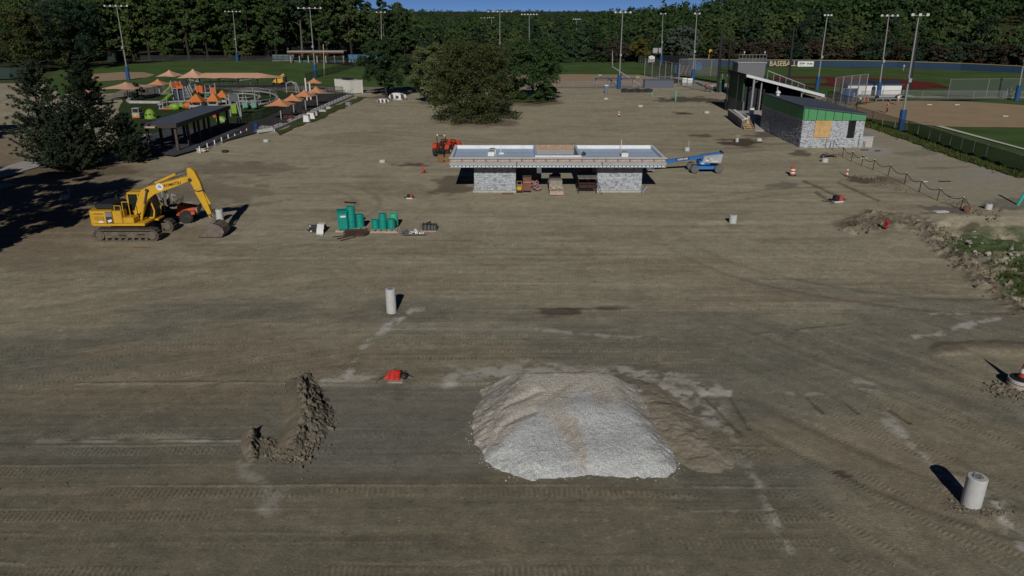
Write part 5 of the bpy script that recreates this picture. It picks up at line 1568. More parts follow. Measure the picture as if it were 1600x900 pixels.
# ------------------------------------------------------------------ teal drums and the rest of the laydown area
def laydown():
    def pallet(u, v, w, d, label):
        p = P(u, v)
        t = thing('pallet', label, 'pallet', (p.x, p.y + d / 2, 0))
        for i in range(5): MB().box(-w / 2 + w * i / 5 + .01, -w / 2 + w * (i + .82) / 5, -d / 2, d / 2, .11, .14).build('slat', PINKW, t)
        for y in (-d / 2 + .04, 0, d / 2 - .04): MB().box(-w / 2, w / 2, y - .04, y + .04, 0, .105).build('runner', PINKW, t)
    pallet(600, 364, 2.0, 1.1, 'flat wooden pallet under the three right hand teal drums')
    pallet(548, 363, 2.2, 1.1, 'flat wooden pallet under the teal tank and left hand drums')
    def drum(u, v, r, h, label, z=.145, m=TEAL, dy=.0):
        p = P(u, v)
        t = thing('drum', label, 'drum', (p.x, p.y + r + dy, z), rng.uniform(0, 3), 'teal plastic drums in the laydown area')
        m_ = MB(); pr = [(r * .96, 0), (r, .03)]
        for k in range(1, 3): pr += [(r, h * k / 3 - .03), (r * 1.035, h * k / 3), (r, h * k / 3 + .03)]
        pr += [(r, h - .03), (r * .97, h)]
        m_.lathe(pr + [(r * .92, h - .02), (0, h - .02)], (0, 0, 0), 20)
        m_.build('barrel', m, t)
        c = MB(); c.tube((r * .5, 0, h - .02), (r * .5, 0, h + .02), .05, None, 8); c.build('bung', m, t)
    drum(549, 361, .31, 1.0, 'upright teal drum carrying another drum on top of it')
    drum(549, 361, .30, .62, 'teal drum stacked on top of another, highest of all the drums', z=1.15)
    drum(562, 359, .30, .95, 'single teal drum right of the stacked pair')
    drum(586, 362, .27, .70, 'short teal drum at the left end of the right hand pallet')
    drum(598, 362, .29, 1.15, 'tall teal drum in the middle of the right hand pallet')
    drum(611, 362, .29, .74, 'teal drum at the right front of the right hand pallet')
    drum(614, 359, .31, .92, 'teal drum with bright pale green top behind the right front drum', m=TEAL2, dy=.35)
    p = P(535, 363)
    t = thing('tank', 'tall square shouldered teal tank at the left end of the drums', 'tank', (p.x, p.y + .45, .145), R(12))
    MB().box(-.36, .36, -.42, .42, 0, 1.28).build('body', TEAL, t, bevel=.08)
    MB().box(-.40, .40, -.46, .46, 1.29, 1.40).build('lid', TEAL, t, bevel=.05)
    MB().box(-.15, .22, -.435, -.425, .95, 1.08).build('sticker', REFW, t)
    for i, (u, v, r) in enumerate(((542, 358, .15), (552, 359.5, .13), (563, 357, .09), (567, 356, .09))):
        p = P(u, v)
        o = thing('pipe_stub', ['thick teal pipe stub with pale open end, leftmost of the stubs', 'teal pipe stub lying in front of the stacked drums', 'small white ended pipe stub right of the drums', 'small white ended pipe stub farthest right beside the drums'][i], 'pipe', (p.x, p.y - .15, r + .01), R(8 * i))
        MB().tube((0, 0, 0), (0, .7, 0), r, None, 14).build('barrel', TEAL, o)
        MB().tube((0, -.03, 0), (0, .0, 0), r * .92, None, 14).build('end', PVC, o)
    # brown stakes and rods in front
    p = P(556, 368)
    t = thing('stake_bundle', 'dark brown bundle of wooden stakes lying in front of the teal drums', 'bundle', (p.x, p.y, 0))
    r = random.Random(4)
    for i in range(16):
        x = -.95 + 1.9 * r.random(); z = .06 + .09 * (i % 4)
        y = r.uniform(-.2, .3)
        MB().beam((-.8 + r.uniform(-.1, .1), y, z), (.8 + r.uniform(-.1, .1), y + r.uniform(-.25, .25), z + .02), .07, .06).build('stake', mat('dark_wood', (.065, .042, .03), .9, var=.4), t)
    for i, (a, b) in enumerate((((527, 374), (566, 366)), ((532, 377), (556, 371)), ((520, 371), (545, 369)))):
        a, b = P(*a), P(*b)
        o = thing('rod', ['long dark steel rod lying aslant below the teal drums', 'short dark rod nearest the camera below the teal drums', 'thin rod lying at the far left below the teal drums'][i], 'rod', (a.x, a.y, 0.04))
        MB().tube((0, 0, 0), (b.x - a.x, b.y - a.y, .02), .035, None, 6).build('bar', mat('dark_wood', (.065, .042, .03)), o)
    p = P(496, 364)
    t = thing('pipe_bundle', 'bundle of black pipe offcuts under a white sheet left of the teal tank', 'bundle', (p.x, p.y, 0))
    for i in range(14):
        z = .10 + .14 * (i // 5); y = .1 + .17 * (i % 5)
        L = r.uniform(.5, 1.0)
        o = MB().tube((-L * .8, y, z), (.5, y + .05, z), .065, None, 8).build('pipe', BLK, t)
        if i % 3 == 0: MB().tube((-L * .8 - .12, y, z), (-L * .8, y, z), .05, None, 8).build('end', PVC, o)
    sh = MB()
    pts = [(-.02, -.02, .52), (.42, -.05, .55), (.55, -.1, .30), (.45, -.35, .03), (-.02, -.45, .03), (-.05, -.15, .28)]
    prof = [(.95, .42), (.6, .60), (.15, .60), (-.12, .36), (-.35, .06), (-.55, .03)]
    for (a, b) in zip(prof[:-1], prof[1:]):
        sh.hexa([(0, a[0], a[1]), (.5, a[0] - .1, a[1] - .02), (.55, b[0] - .12, b[1] - .01), (.02, b[0], b[1]), (0, a[0], a[1] + .02), (.5, a[0] - .1, a[1]), (.55, b[0] - .12, b[1] + .01), (.02, b[0], b[1] + .02)])
    sh.build('sheet', PVC, t)
    # rubble bag heap and the black strapped crate
    p = P(640, 368)
    t = thing('debris_heap', 'low heap of grey rubble and white offcuts right of the drums', 'debris heap', (p.x, p.y, 0))
    g, wt = [], []
    for i in range(46):
        x, y = r.gauss(-.35, .22), r.gauss(.2, .12); g.append((x, y, .06 + max(0, .3 - abs(x + .35) * .7) * r.random(), r.uniform(.05, .12)))
    for i in range(34):
        x, y = r.gauss(.30, .22), r.gauss(.22, .10); wt.append((x, y, .08 + max(0, .3 - abs(x - .3) * .7) * r.random(), r.uniform(.05, .11)))
    scatter('grey_rubble', g, mat('grey_rubble', (.12, .13, .13), .9, var=.3), 12, parent=t)
    scatter('white_offcuts', wt, PVC, 13, parent=t)
    for i in range(7): MB().tube((-.5 + .12 * i, -.25 + .05 * (i % 2), .08 + .03 * (i % 3)), (.6 + .1 * i, -.15 + .06 * (i % 3), .10), .03, None, 6).build('stick', mat('grey_brown_stick', (.10, .085, .07), .9), t)
    p = P(670, 362)
    t = thing('strapped_crate', 'dark grey strapped bundle of fittings at the right end of the laydown row', 'crate', (p.x, p.y + .35, 0), R(-6))
    MB().box(-.58, .58, -.33, .33, .06, .46).build('body', mat('dark_wrap', (.04, .042, .046), .45, var=.3, scale=6, spec=.6), t, bevel=.1)
    for x in (-.48, -.22, .05, .30, .50): MB().box(x - .03, x + .03, -.36, .36, .08, .49).build('strap_or_shade', mat('pale_strap', (.16, .165, .175), .6), t)
    MB().box(-.6, .6, -.36, .36, 0, .06).build('base', PINKW, t)
    m = MB(); m.tube((-.3, .1, .45), (.1, .1, .62), .06, None, 8); m.build('spout', BLK, t)
laydown()

# ------------------------------------------------------------------ things stored under the pavilion
def under_roof():
    p = P(823.5, 301)
    t = thing('tool_cabinet', 'rusty brown job box on end under the pavilion left of the passage', 'job box', (p.x, p.y + .8, 0))
    MB().box(-.37, .37, -.75, .75, .14, 1.28).build('body', RUST, t, bevel=.03)
    MB().box(-.385, .385, -.77, .77, 1.285, 1.36).build('lid', mat('dusty_brown_lid', (.11, .075, .065), .8, var=.2), t)
    MB().box(-.36, .36, -.775, -.752, .88, .97).build('rail', mat('tan_edge', (.36, .22, .14), .8), t)
    for s in (-.3, .3): MB().box(s - .05, s + .05, -.7, .7, 0, .14).build('skid', BLK, t)
    p = P(811.5, 301)
    t = thing('compactor', 'small dusty yellow plate compactor against the left stone pier', 'compactor', (p.x, p.y + .3, 0))
    MB().box(-.28, .28, -.3, .3, 0, .12).build('plate', BLK, t)
    MB().box(-.22, .22, -.22, .22, .13, .5).build('engine', YEL, t, bevel=.08)
    m = MB(); m.path([(-.2, .2, .3), (-.2, .45, .85), (.2, .45, .85), (.2, .2, .3)], .03); m.build('handle', mat('tan_edge', (.36, .22, .14)), t)
    p = P(838, 299)
    t = thing('hose_heap', 'tangle of faded pink hose beside the rusty job box', 'hose', (p.x, p.y + .3, 0))
    r = random.Random(8)
    PK = mat('faded_pink', (.42, .19, .21), .8, var=.2)
    for i in range(9):
        c = (r.uniform(-.2, .2), r.uniform(-.2, .25), .12 + .09 * i); rr = r.uniform(.2, .34)
        pts = [(c[0] + rr * math.cos(a), c[1] + rr * .8 * math.sin(a), c[2] + .08 * math.sin(2 * a + i)) for a in np.linspace(0, 6.28, 12)[:-1]]
        MB().path(pts, .035, 6, closed=True).build('coil', PK if i % 3 else GREY_P, t)
    p = P(869.5, 305)
    t = thing('flatbed_cart', 'dark material cart heaped with stone offcuts in the pavilion passage', 'cart', (p.x, p.y + .1, 0))
    MB().box(-.62, .62, .1, 3.4, .40, .50).build('bed', mat('raw_grey_deck', (.30, .265, .22), .9, var=.2), t)
    for k, (x, y) in enumerate(((-.55, .6), (.55, .6), (-.55, 2.9), (.55, 2.9))): wheel('wheel', t, (x, y, .25), .25, .14, 'y' if 0 else 'x', None, 0)
    MB().box(-.55, .55, 1.0, 1.9, .52, 1.05).build('crate', mat('raw_grey_deck', (.30, .265, .22)), t)
    MB().box(-.5, .5, 2.0, 3.3, .52, 1.15).build('black_tote', BLK, t, bevel=.06)
    MB().box(-.62, -.54, .12, 1.9, .5, .95).build('stake_side', PINKW, t)
    MB().ell((.1, 2.7, 1.2), (.45, .4, .2), 10, 6).build('rolled_tarp', mat('dull_maroon', (.12, .03, .035), .9), t)
    MB().box(-.60, .60, -.25, .12, .05, .40).build('step_board', PINKW, t)
    sp = []
    for i in range(60): sp.append((r.uniform(-.5, .5), r.uniform(-.2, .7), .55 + r.uniform(0, .12) * (1 if i % 2 else 0), r.uniform(.06, .13)))
    scatter('stone_offcuts', sp, mat('buff_stone', (.50, .42, .30), .9, var=.25), 31, parent=t)
    p = P(918, 303)
    t = thing('scaffold', 'low steel scaffold with a grey plank deck inside the right half of the pavilion', 'scaffold', (p.x, p.y + .15, 0))
    for (x, y) in ((-.8, 0), (.8, 0), (-.8, 2.2), (.8, 2.2)): MB().tube((x, y, 0), (x, y, 1.30), .03, None, 6).build('leg', BLACKM, t)
    for i in range(3): MB().box(-.85 + .57 * i + .01, -.85 + .57 * (i + 1) - .01, -.1, 2.3, 1.31, 1.36).build('plank', mat('grey_plank', (.22, .21, .20), .9, var=.2), t)
    b = MB()
    for z in (.35, .9):
        for y in (0, 2.2): b.tube((-.8, y, z), (.8, y, z), .022, None, 5)
        for x in (-.8, .8): b.tube((x, 0, z), (x, 2.2, z), .022, None, 5)
    b.tube((.8, 0, 1.2), (1.25, -.3, 0), .025, None, 5); b.tube((0, 0, .35), (0, 0, 1.3), .022, None, 5)
    b.build('brace', BLACKM, t, kind='stuff')
    MB().box(-.7, .7, .3, 2.0, .4, .85).build('bin', mat('maroon_bin', (.05, .018, .016), .8), t)
    p = P(1006, 302)
    t = thing('board', 'dark board leaning at the right foot of the right stone pier', 'board', (p.x, p.y, 0))
    MB().obox((.0, .2, .35), (.06, .8, .7), (0, .5, 0)).build('panel', FASC, t)
    p = P(793, 303)
    t = thing('plank', 'short reddish plank on the ground before the left stone pier', 'plank', (p.x, p.y, 0))
    MB().box(-.5, .55, -.1, .1, 0, .07).build('board', RUST, t)
under_roof()

# ------------------------------------------------------------------ red cloth on a footing, cones, barrels and pumps
def small_things():
    p = P(616, 601)
    t = thing('footing_block', 'square pale concrete footing half sunk under the red tarp', 'footing', (p.x, p.y + .2, 0))
    MB().box(-.30, .34, -.12, .4, -.2, .06).build('block', mat('dusty_block', (.36, .32, .27), .9, var=.15), t, bevel=.02)
    t = thing('tarp', 'crumpled bright red tarp bundled over a pump left of the gravel pile', 'tarp', (p.x, p.y + .55, .07))
    r = random.Random(21)
    n, k = 36, 16
    vs, fs = [], []
    for j in range(k + 1):
        for i in range(n):
            a = 2 * math.pi * i / n; q = j / k
            rad = (1 - q) ** .55
            w = 1 + .14 * math.sin(5 * a + 1.3) + .09 * math.sin(9 * a + 3 * q) + r.uniform(-.06, .06)
            hgt = q ** .8 * .34 + .05 * math.sin(4 * a + 5 * q) * (1 - q) + .04 * math.sin(11 * a) * (1 - q) + r.uniform(-.012, .012)
            vs.append((.44 * rad * w * math.cos(a) - .02, .30 * rad * w * math.sin(a), max(hgt, -.02)))
    for j in range(k):
        for i in range(n): fs.append((j * n + i, j * n + (i + 1) % n, (j + 1) * n + (i + 1) % n, (j + 1) * n + i))
    m = MB().add(vs, fs); m.build('cloth', mat('red_tarp', (.52, .030, .015), .6, var=.2, scale=6, bump=.5, bscale=12), t)
    s = MB(); s.ell((.36, -.05, .10), (.16, .18, .16), 10, 6, jit=.1); s.path([(.18, -.24, .0), (.24, -.2, .3), (.30, 0, .36)], .025); s.path([(.45, .05, .1), (.8, .1, -.08), (1.0, .0, -.1)], .02); s.path([(-.4, 0, .1), (-.6, -.05, .02), (-.85, -.45, -.1)], .015)
    s.build('pump_body', BLK, t, kind='stuff')
    # delineator cone on the manhole rings
    p = P(1603, 611)
    t = thing('manhole_ring', 'stacked round concrete manhole rings at the right edge', 'manhole', (p.x, p.y + .4, 0))
    for z, rr, h, mm in ((0, .52, .20, mat('pinkish_concrete', (.48, .38, .31), .85, var=.12)), (.25, .50, .14, SONO)):
        MB().lathe([(rr, z), (rr, z + h), (rr * .62, z + h), (rr * .62, z)], (0, 0, 0), 26).build('ring', mm, t)
    MB().lathe([(.44, .2), (.44, .25), (0, .25)], (0, 0, 0), 20).build('gap_shade', BLK, t)  # black disc stands for shade in the gap between the rings
    MB().lathe([(.46, .39), (.46, .41), (0, .42)], (0, 0, 0), 20).build('cover', BLK, t)
    def cone(loc, label, h=.95, r=.17, base=.2):
        c = thing('traffic_cone', label, 'cone', loc, 0, 'red and white striped cones')
        MB().lathe([(base, 0), (base, .05), (r * 1.05, .06), (r * 1.05, .05)], (0, 0, 0), 8).build('base', BLK, c)
        zz = np.linspace(.05, h, 6)
        for i in range(5):
            r0_, r1_ = r + (.035 - r) * (zz[i] - .05) / (h - .05), r + (.035 - r) * (zz[i + 1] - .05) / (h - .05)
            MB().lathe([(r0_, zz[i]), (r1_, zz[i + 1])] + ([(0, zz[i + 1])] if i == 4 else []), (0, 0, 0), 14).build('band', REDORG if i % 2 == 0 else REFW, c)
    cone((p.x + .02, p.y + .42, .42), 'tall red and white cone on top of the manhole rings', 1.0, .17, .24)
    q = P(1323, 276); cone((q.x, q.y, 0), 'small red and white cone out on the gravel yard', .95, .12, .2)
    q = P(967, 182); cone((q.x, q.y, 0), 'red and white cone standing alone far out on the dirt', .95, .15, .2)
    q = P(661, 271)
    t = thing('marker_stand', 'slim red marker post on a flat base left of the pavilion', 'marker', (q.x, q.y, 0))
    MB().tube((0, 0, 0), (0, 0, .95), .05, .04, 8).build('post', REDORG, t); MB().box(-.25, .45, -.12, .12, 0, .06).build('base', RUST, t); MB().obox((.25, 0, .14), (.5, .06, .05), (0, -.5, 0)).build('arm', RUST, t); MB().box(-.14, .14, -.02, .02, .3, .55).build('plate', REDORG, t)
    q = P(1239, 275)
    t = thing('traffic_drum', 'orange and white striped traffic drum right of the boom lift', 'traffic drum', (q.x, q.y + .2, 0))
    MB().lathe([(.36, 0), (.36, .08), (.28, .09)], (0, 0, 0), 12).build('base', BLK, t)
    pr = [(.25, .08), (.24, .24), (.235, .38), (.225, .52), (.22, .66), (.20, .82)]
    for i in range(5): MB().lathe([pr[i], pr[i + 1]] + ([(0, .85)] if i == 4 else []), (0, 0, 0), 16).build('band', mat('drum_orange', (.46, .10, .055), .7, grime=.3) if i % 2 == 0 else REFW, t)
    MB().box(-.1, .1, -.03, .03, .84, .95).build('handle', mat('drum_orange', (.60, .11, .04)), t)
    # red pumps and hydrant
    def pump(u, v, label, s, rz):
        q = P(u, v)
        t = thing('pump', label, 'pump', (q.x, q.y + .2, 0), rz)
        MB().box(-.32 * s, .32 * s, -.2 * s, .2 * s, 0, .08).build('skid', PVC, t)
        MB().box(-.3 * s, .02, -.2 * s, .2 * s, .09, .42 * s).build('engine', BLK, t, bevel=.05)
        MB().box(.03, .32 * s, -.18 * s, .18 * s, .09, .44 * s).build('tank', REDORG, t, bevel=.06)
        MB().tube((.32 * s, 0, .2), (.45 * s, 0, .2), .07, None, 8).build('outlet', BLK, t)
        h = MB(); h.path([(-.3 * s, 0, .12), (-.6 * s, .1, .03), (-.9 * s, .45, .02)], .03); h.build('hose', BLK, t)
    pump(1310, 316, 'red and black pump with a hose lying on the dirt at right', 1.25, R(10))
    pump(640, 311, 'small dark pump with a red tank left of the stone pier', .8, R(-15))
    q = P(1385, 360)
    t = thing('fire_hydrant', 'red fire hydrant on the rough bank at right', 'hydrant', (q.x, q.y + .15, .15))
    RH = mat('hydrant_red', (.30, .022, .02), .5, var=.15)
    m = MB(); m.lathe([(.17, 0), (.17, .06), (.11, .08), (.11, .48), (.14, .50), (.14, .54), (.11, .60), (.05, .66), (0, .68)], (0, 0, 0), 14); m.build('barrel', RH, t)
    for s in (-1, 1): MB().tube((0, 0, .4), (s * .2, 0, .4), .06, None, 8).build('nozzle', RH, t)
    MB().tube((0, 0, .38), (0, -.21, .38), .08, None, 8).build('nozzle', RH, t)
    # wheelbarrow
    q = P(1300, 248)
    t = thing('wheelbarrow', 'pale wooden wheelbarrow with black frame in front of the stone building', 'wheelbarrow', (q.x, q.y + .3, 0), R(5))
    MB().hexa([(-.5, -.35, .5), (.55, -.35, .5), (.55, .35, .5), (-.5, .35, .5), (-.68, -.45, .62), (.8, -.45, .62), (.8, .45, .62), (-.68, .45, .62)]).build('tray', PINKW, t)
    wheel('wheel', t, (-.9, 0, .25), .25, .14, 'y', None, 0)
    for s in (-1, 1): MB().path([(-.9, s * .12, .25), (-.2, s * .25, .46), (.9, s * .35, .50)], .03).build('handle', BLACKM, t); MB().tube((.35, s * .28, .48), (.45, s * .3, 0), .03, None, 6).build('leg', BLACKM, t)
    # stack of boards, paper scraps and pipes
    for (u, v, w, d, h, lb, mm, nm) in ((1271, 521 - 197, .0, .0, 0, '', PVC, ''),):
        pass
    for (u, v, sx, sy, h, rz, nm, lb, mm) in (
            (1470, 331, .55, .25, .05, 8, 'offcut', 'white board scrap lying in the grey puddle by the rope barrier', PVC),
            (1476, 284, .55, .12, .06, 0, 'offcut', 'black strip lying on the gravel yard behind the rope barrier', BLK),
            (1445, 284, .20, .12, .05, 10, 'offcut', 'small white scrap on the yard near the rope barrier', PVC),
            (1349, 247.5, .4, .15, .05, 0, 'offcut', 'long white scrap near the foot of the rope barrier', PVC),
            (1351, 235, .45, .12, .08, 0, 'offcut', 'dark timber lying by the concrete enclosure', BLK),
            (1371, 236.5, .35, .12, .08, 15, 'offcut', 'dark scrap on the pale wash right of the enclosure', BLK),
            (547, 317, .5, .14, .06, -12, 'offcut', 'dark plank alone on the dirt above the teal drums', BLK),
            (352, 238, .3, .25, .22, 0, 'toolbox', 'small black toolbox with grey lid near the white rail', BLK),
            (221, 387, .6, .05, .04, 0, 'offcut', 'thin brown stick in front of the excavator tracks', RUST)):
        q = P(u, v)
        o = MB().box(-sx, sx, -sy, sy, 0, h).build(nm, mm)
        o.location = (q.x, q.y, .01); o.rotation_euler = (0, 0, R(rz))
        tag(o, lb, nm.replace('_', ' '))
    # leaning teal pipe at the right edge, short teal stubs by the far field
    a, b = P(1588, 321), AT(1612, 283, P(1588, 321).y)
    o = thing('standpipe', 'leaning teal plastic pipe sticking out of dark soil at the right edge', 'pipe', a)
    MB().tube((0, 0, -.3), b - a, .11, None, 12).build('barrel', TEAL2 if 0 else mat('bright_teal', (.02, .42, .34), .45), o)
    for (u, v, h, lb) in ((1018.5, 151, .85, 'short pale green pipe stub standing near the dark puddle'), (1055.5, 158, 1.9, 'tall thin teal pipe standing in the long dark puddle'), (1132, 165, 1.1, 'pale teal pipe stub standing left of the dark shelter')):
        q = P(u, v)
        o = thing('standpipe', lb, 'pipe', q)
        MB().tube((0, 0, 0), (0, 0, h), .12, None, 8).build('barrel', mat('pale_teal_pipe', (.12, .42, .33), .5), o)
    # silt roll and barrel bins by the far dugout
    a, b = P(971, 144.5), P(1017, 143)
    t = thing('silt_fence', 'low crumpled black silt fence at the far edge of the dirt', 'silt fence', (a.x, a.y, 0))
    for i in range(8):
        f0, f1 = i / 8, (i + 1) / 8
        MB().beam((f0 * (b.x - a.x), .15 * (i % 2), .35 + .08 * math.sin(i * 2.1)), (f1 * (b.x - a.x), .15 * ((i + 1) % 2), .35 + .08 * math.sin(i * 2.1 + 2.1)), .35, .7).build('segment', BLK, t)
    q = P(947, 146)
    t = thing('portable_tank', 'grey blue drinking station cabinet by the far dugout', 'cabinet', (q.x, q.y, 0))
    MB().box(-.3, .3, -.3, .3, 0, 1.4).build('body', mat('greyblue', (.12, .16, .20), .6), t, bevel=.05); MB().box(-.38, .38, -.38, .38, 1.4, 1.62).build('top', PVC, t, bevel=.08)
small_things()

# rope barrier
def rope_barrier():
    feet = [(1301, 233), (1316, 245), (1330, 253), (1346, 259), (1363.5, 266), (1387, 275), (1413, 288), (1436, 300.5), (1463.5, 314), (1499.5, 328.5)]
    pts = [P(*f) for f in feet]
    t = thing('rope_barrier', 'row of thin dark posts joined by sagging black rope across the gravel yard', 'rope barrier', pts[0])
    tops = []
    for i, p in enumerate(pts):
        q = p - pts[0]
        lean = Vector((.10, .0, 1.05)) if i in (5, 8, 9) else Vector((.02, 0, 1.05))
        MB().tube(q + Vector((0, 0, -.1)), q + lean, .035, None, 6).build('post', BLACKM, t)
        MB().tube(q + lean, q + lean * 1.06, .05, None, 6).build('cap', PVC, t)
        tops.append(q + lean)
    for a, b in zip(tops[:-1], tops[1:]):
        n = 8
        sag = .38
        MB().path([a.lerp(b, i / n) - Vector((0, 0, sag * 4 * (i / n) * (1 - i / n))) for i in range(n + 1)], .03, 5).build('rope', BLK, t)
    e = tops[-1]
    MB().path([e, e + Vector((.4, -.2, -.5)), e + Vector((.6, -.3, -1.05))], .03, 5).build('rope', BLK, t)
    q = P(1509, 331)
    o = thing('root_ball', 'small dark rusty scrap heap at the near end of the rope barrier', 'scrap', q)
    mm = MB(); mm.ell((0, 0, .22), (.22, .18, .34), 9, 6, jit=.3); mm.build('lump', RUST, o)
    # low white rail beside the picnic pavilion
    a, b = P(313, 239), P(386, 207)
    t = thing('white_rail', 'low white rail of posts and planks along the picnic pavilion floor', 'rail', a)
    for i in range(8):
        q = (b - a) * (i / 7)
        MB().box(q.x - .05, q.x + .05, q.y - .05, q.y + .05, 0, .75 if i < 5 else .5).build('post', PVC, t)
    for i in range(7):
        q0, q1 = (b - a) * (i / 7), (b - a) * ((i + 1) / 7)
        MB().beam(q0 + Vector((.06, .05, .2)), q1 + Vector((.06, -.05, .2)), .05, .16).build('plank', PVC if i % 3 else PINKW, t)
    o = thing('board_stack', 'small stack of pale boards at the near end of the white rail', 'boards', P(316, 238))
    for i in range(5): MB().obox((rng.uniform(-.1, .1), rng.uniform(-.1, .1), .05 + .09 * i), (.9, .35, .07), (0, 0, rng.uniform(-.3, .3))).build('board', PINKW if i % 2 else PVC, o)
rope_barrier()
# ================================================================== PLAYGROUND
SAIL = mat('orange_sailcloth', (0.60, 0.255, 0.120), 0.85, var=0.05, scale=1)
SAILP = mat('peach_sailcloth', (0.62, 0.36, 0.245), 0.85, var=0.05, scale=1)
SAILD = mat('deep_orange_roof', (0.54, 0.165, 0.04), 0.6, var=0.08)
POSTG = mat('pale_grey_post', (0.33, 0.335, 0.34), 0.5, var=0.06)
LIMEG = mat('lime_plastic', (0.19, 0.34, 0.035), 0.45, var=0.1)
ORP = mat('orange_plastic', (0.58, 0.14, 0.025), 0.5, var=0.1)
WALK = mat('pale_ramp', (0.36, 0.36, 0.355), 0.7, var=0.06)

def sail(px, vpk, u0, u1, vev, vbase, label, name='shade_umbrella', m=None, cat='shade umbrella', group='orange shade umbrellas of the playground', dark=False):
    """four cornered shade umbrella on one post, its fabric sagging between corners"""
    b = P((u0 + u1) / 2 if px is None else px, vbase)
    Y = b.y
    pk, e0, e1 = AT(px, vpk, Y), AT(u0, vev, Y), AT(u1, vev, Y)
    t = thing(name, label, cat, (pk.x, Y, 0), rng.uniform(-.15, .15) + R(45) * 0, group)
    hw = (e1.x - e0.x) / 2 * .98
    zp, ze = pk.z, e0.z + .12
    n, k = 24, 7
    vs, fs = [(0, 0, zp)], []
    for j in range(1, k + 1):
        q = j / k
        for i in range(n):
            a = 2 * math.pi * (i + .5) / n
            s = 1 / max(abs(math.cos(a)), abs(math.sin(a)))       # square outline
            s = s * (1 - .14 * (1 - abs(math.sin(2 * a))) )
            z = zp + (ze - zp) * (q ** .72) + .10 * (1 - abs(math.sin(2 * a))) * q
            vs.append((hw * q * s * math.cos(a), hw * q * s * math.sin(a), z))
    for i in range(n): fs.append((0, 1 + i, 1 + (i + 1) % n))
    for j in range(k - 1):
        for i in range(n):
            a = 1 + j * n
            fs.append((a + i, a + n + i, a + n + (i + 1) % n, a + (i + 1) % n))
    MB().add(vs, fs).build('fabric', m or SAIL, t)
    MB().tube((0, 0, -.1), (0, 0, zp), .085, None, 8).build('post', BLACKM if dark else POSTG, t)
    first = None
    for i in range(4):
        a = math.pi / 4 + i * math.pi / 2
        c = hw * 1.38
        if first is None: first = MB().tube((0, 0, zp - .25), (c * math.cos(a) * .97, c * math.sin(a) * .97, ze - .03), .03, None, 5).build('rib', POSTG, t)
        else: share(first, 'rib', (0, 0, 0), t, (0, 0, i * math.pi / 2))
    return t
sail(436, 153, 416, 456, 165.5, 188, 'orange shade umbrella nearest the camera on the playground asphalt')
sail(456.5, 146, 443, 476, 158, 181, 'second orange shade umbrella from the nearest on the asphalt')
sail(475, 140, 462, 493, 151.5, 173, 'third orange shade umbrella from the nearest on the asphalt')
sail(493.5, 135, 481, 507, 145, 166, 'farthest of the four orange shade umbrellas lined up on the asphalt')
sail(490, 121.5, 479, 504, 130.5, 141, 'small orange shade umbrella behind the two white posts')
sail(246, 123, 234, 263, 133, 148, 'orange shade umbrella at the left of the slide towers', dark=False)
sail(264, 109, 248, 281, 119.5, 137, 'peach shade umbrella behind the slide towers left of the long canopy', m=SAILP)
sail(301, 107.5, 281, 322, 121.5, 139, 'tallest peach shade umbrella beside the long peach canopy', m=SAILP)
sail(196, 128, 164, 225, 138, 156, 'wide peach shade umbrella partly behind the left evergreen', m=SAILP)
sail(131, 137, 108, 152, 147, 166, 'peach shade umbrella hidden mostly behind the left evergreen', m=SAILP)

def long_canopy():
    b = P(370, 140); Y = b.y
    a0, a1 = AT(306, 122.5, Y), AT(437, 122.5, Y)
    r0_, r1_ = AT(318, 112.5, Y + 2.5), AT(407, 112.5, Y + 2.5)
    t = thing('long_canopy', 'long low peach fabric canopy on dark posts at the back of the playground', 'canopy', (a0.x, Y, 0))
    X = lambda x: x - a0.x
    ze, zr = a0.z + .1, r0_.z - .1
    W = a1.x - a0.x
    n = 24
    vs, fs = [], []
    for i in range(n + 1):
        x = W * i / n
        f = min(1, max(0, (x) / (X(r0_.x) + .1))) if x < X(r0_.x) else (1 if x < X(r1_.x) else max(0, (W - x) / (W - X(r1_.x))))
        sag = .16 * abs(math.sin(math.pi * 4 * i / n))
        vs += [(x, -1.2 + .0, ze + sag * .6), (x, .2, ze + (zr - ze) * .55 * f + sag * .2), (x, 1.6, ze + (zr - ze) * f), (x, 4.4, ze + sag * .5)]
    for i in range(n):
        for j in range(3): fs.append((i * 4 + j, i * 4 + 4 + j, i * 4 + 5 + j, i * 4 + 1 + j))
    MB().add(vs, fs).build('fabric', SAILP, t)
    for i in range(5):
        x = W * (.04 + .23 * i)
        MB().tube((x, .1, 0), (x, .1, ze + .1), .13, None, 8).build('post', BLACKM, t)
        MB().beam((x - 1.0, .1, ze - .1), (x + 1.0, .1, ze - .1), .1, .12).build('crossbar', BLACKM, t)
long_canopy()

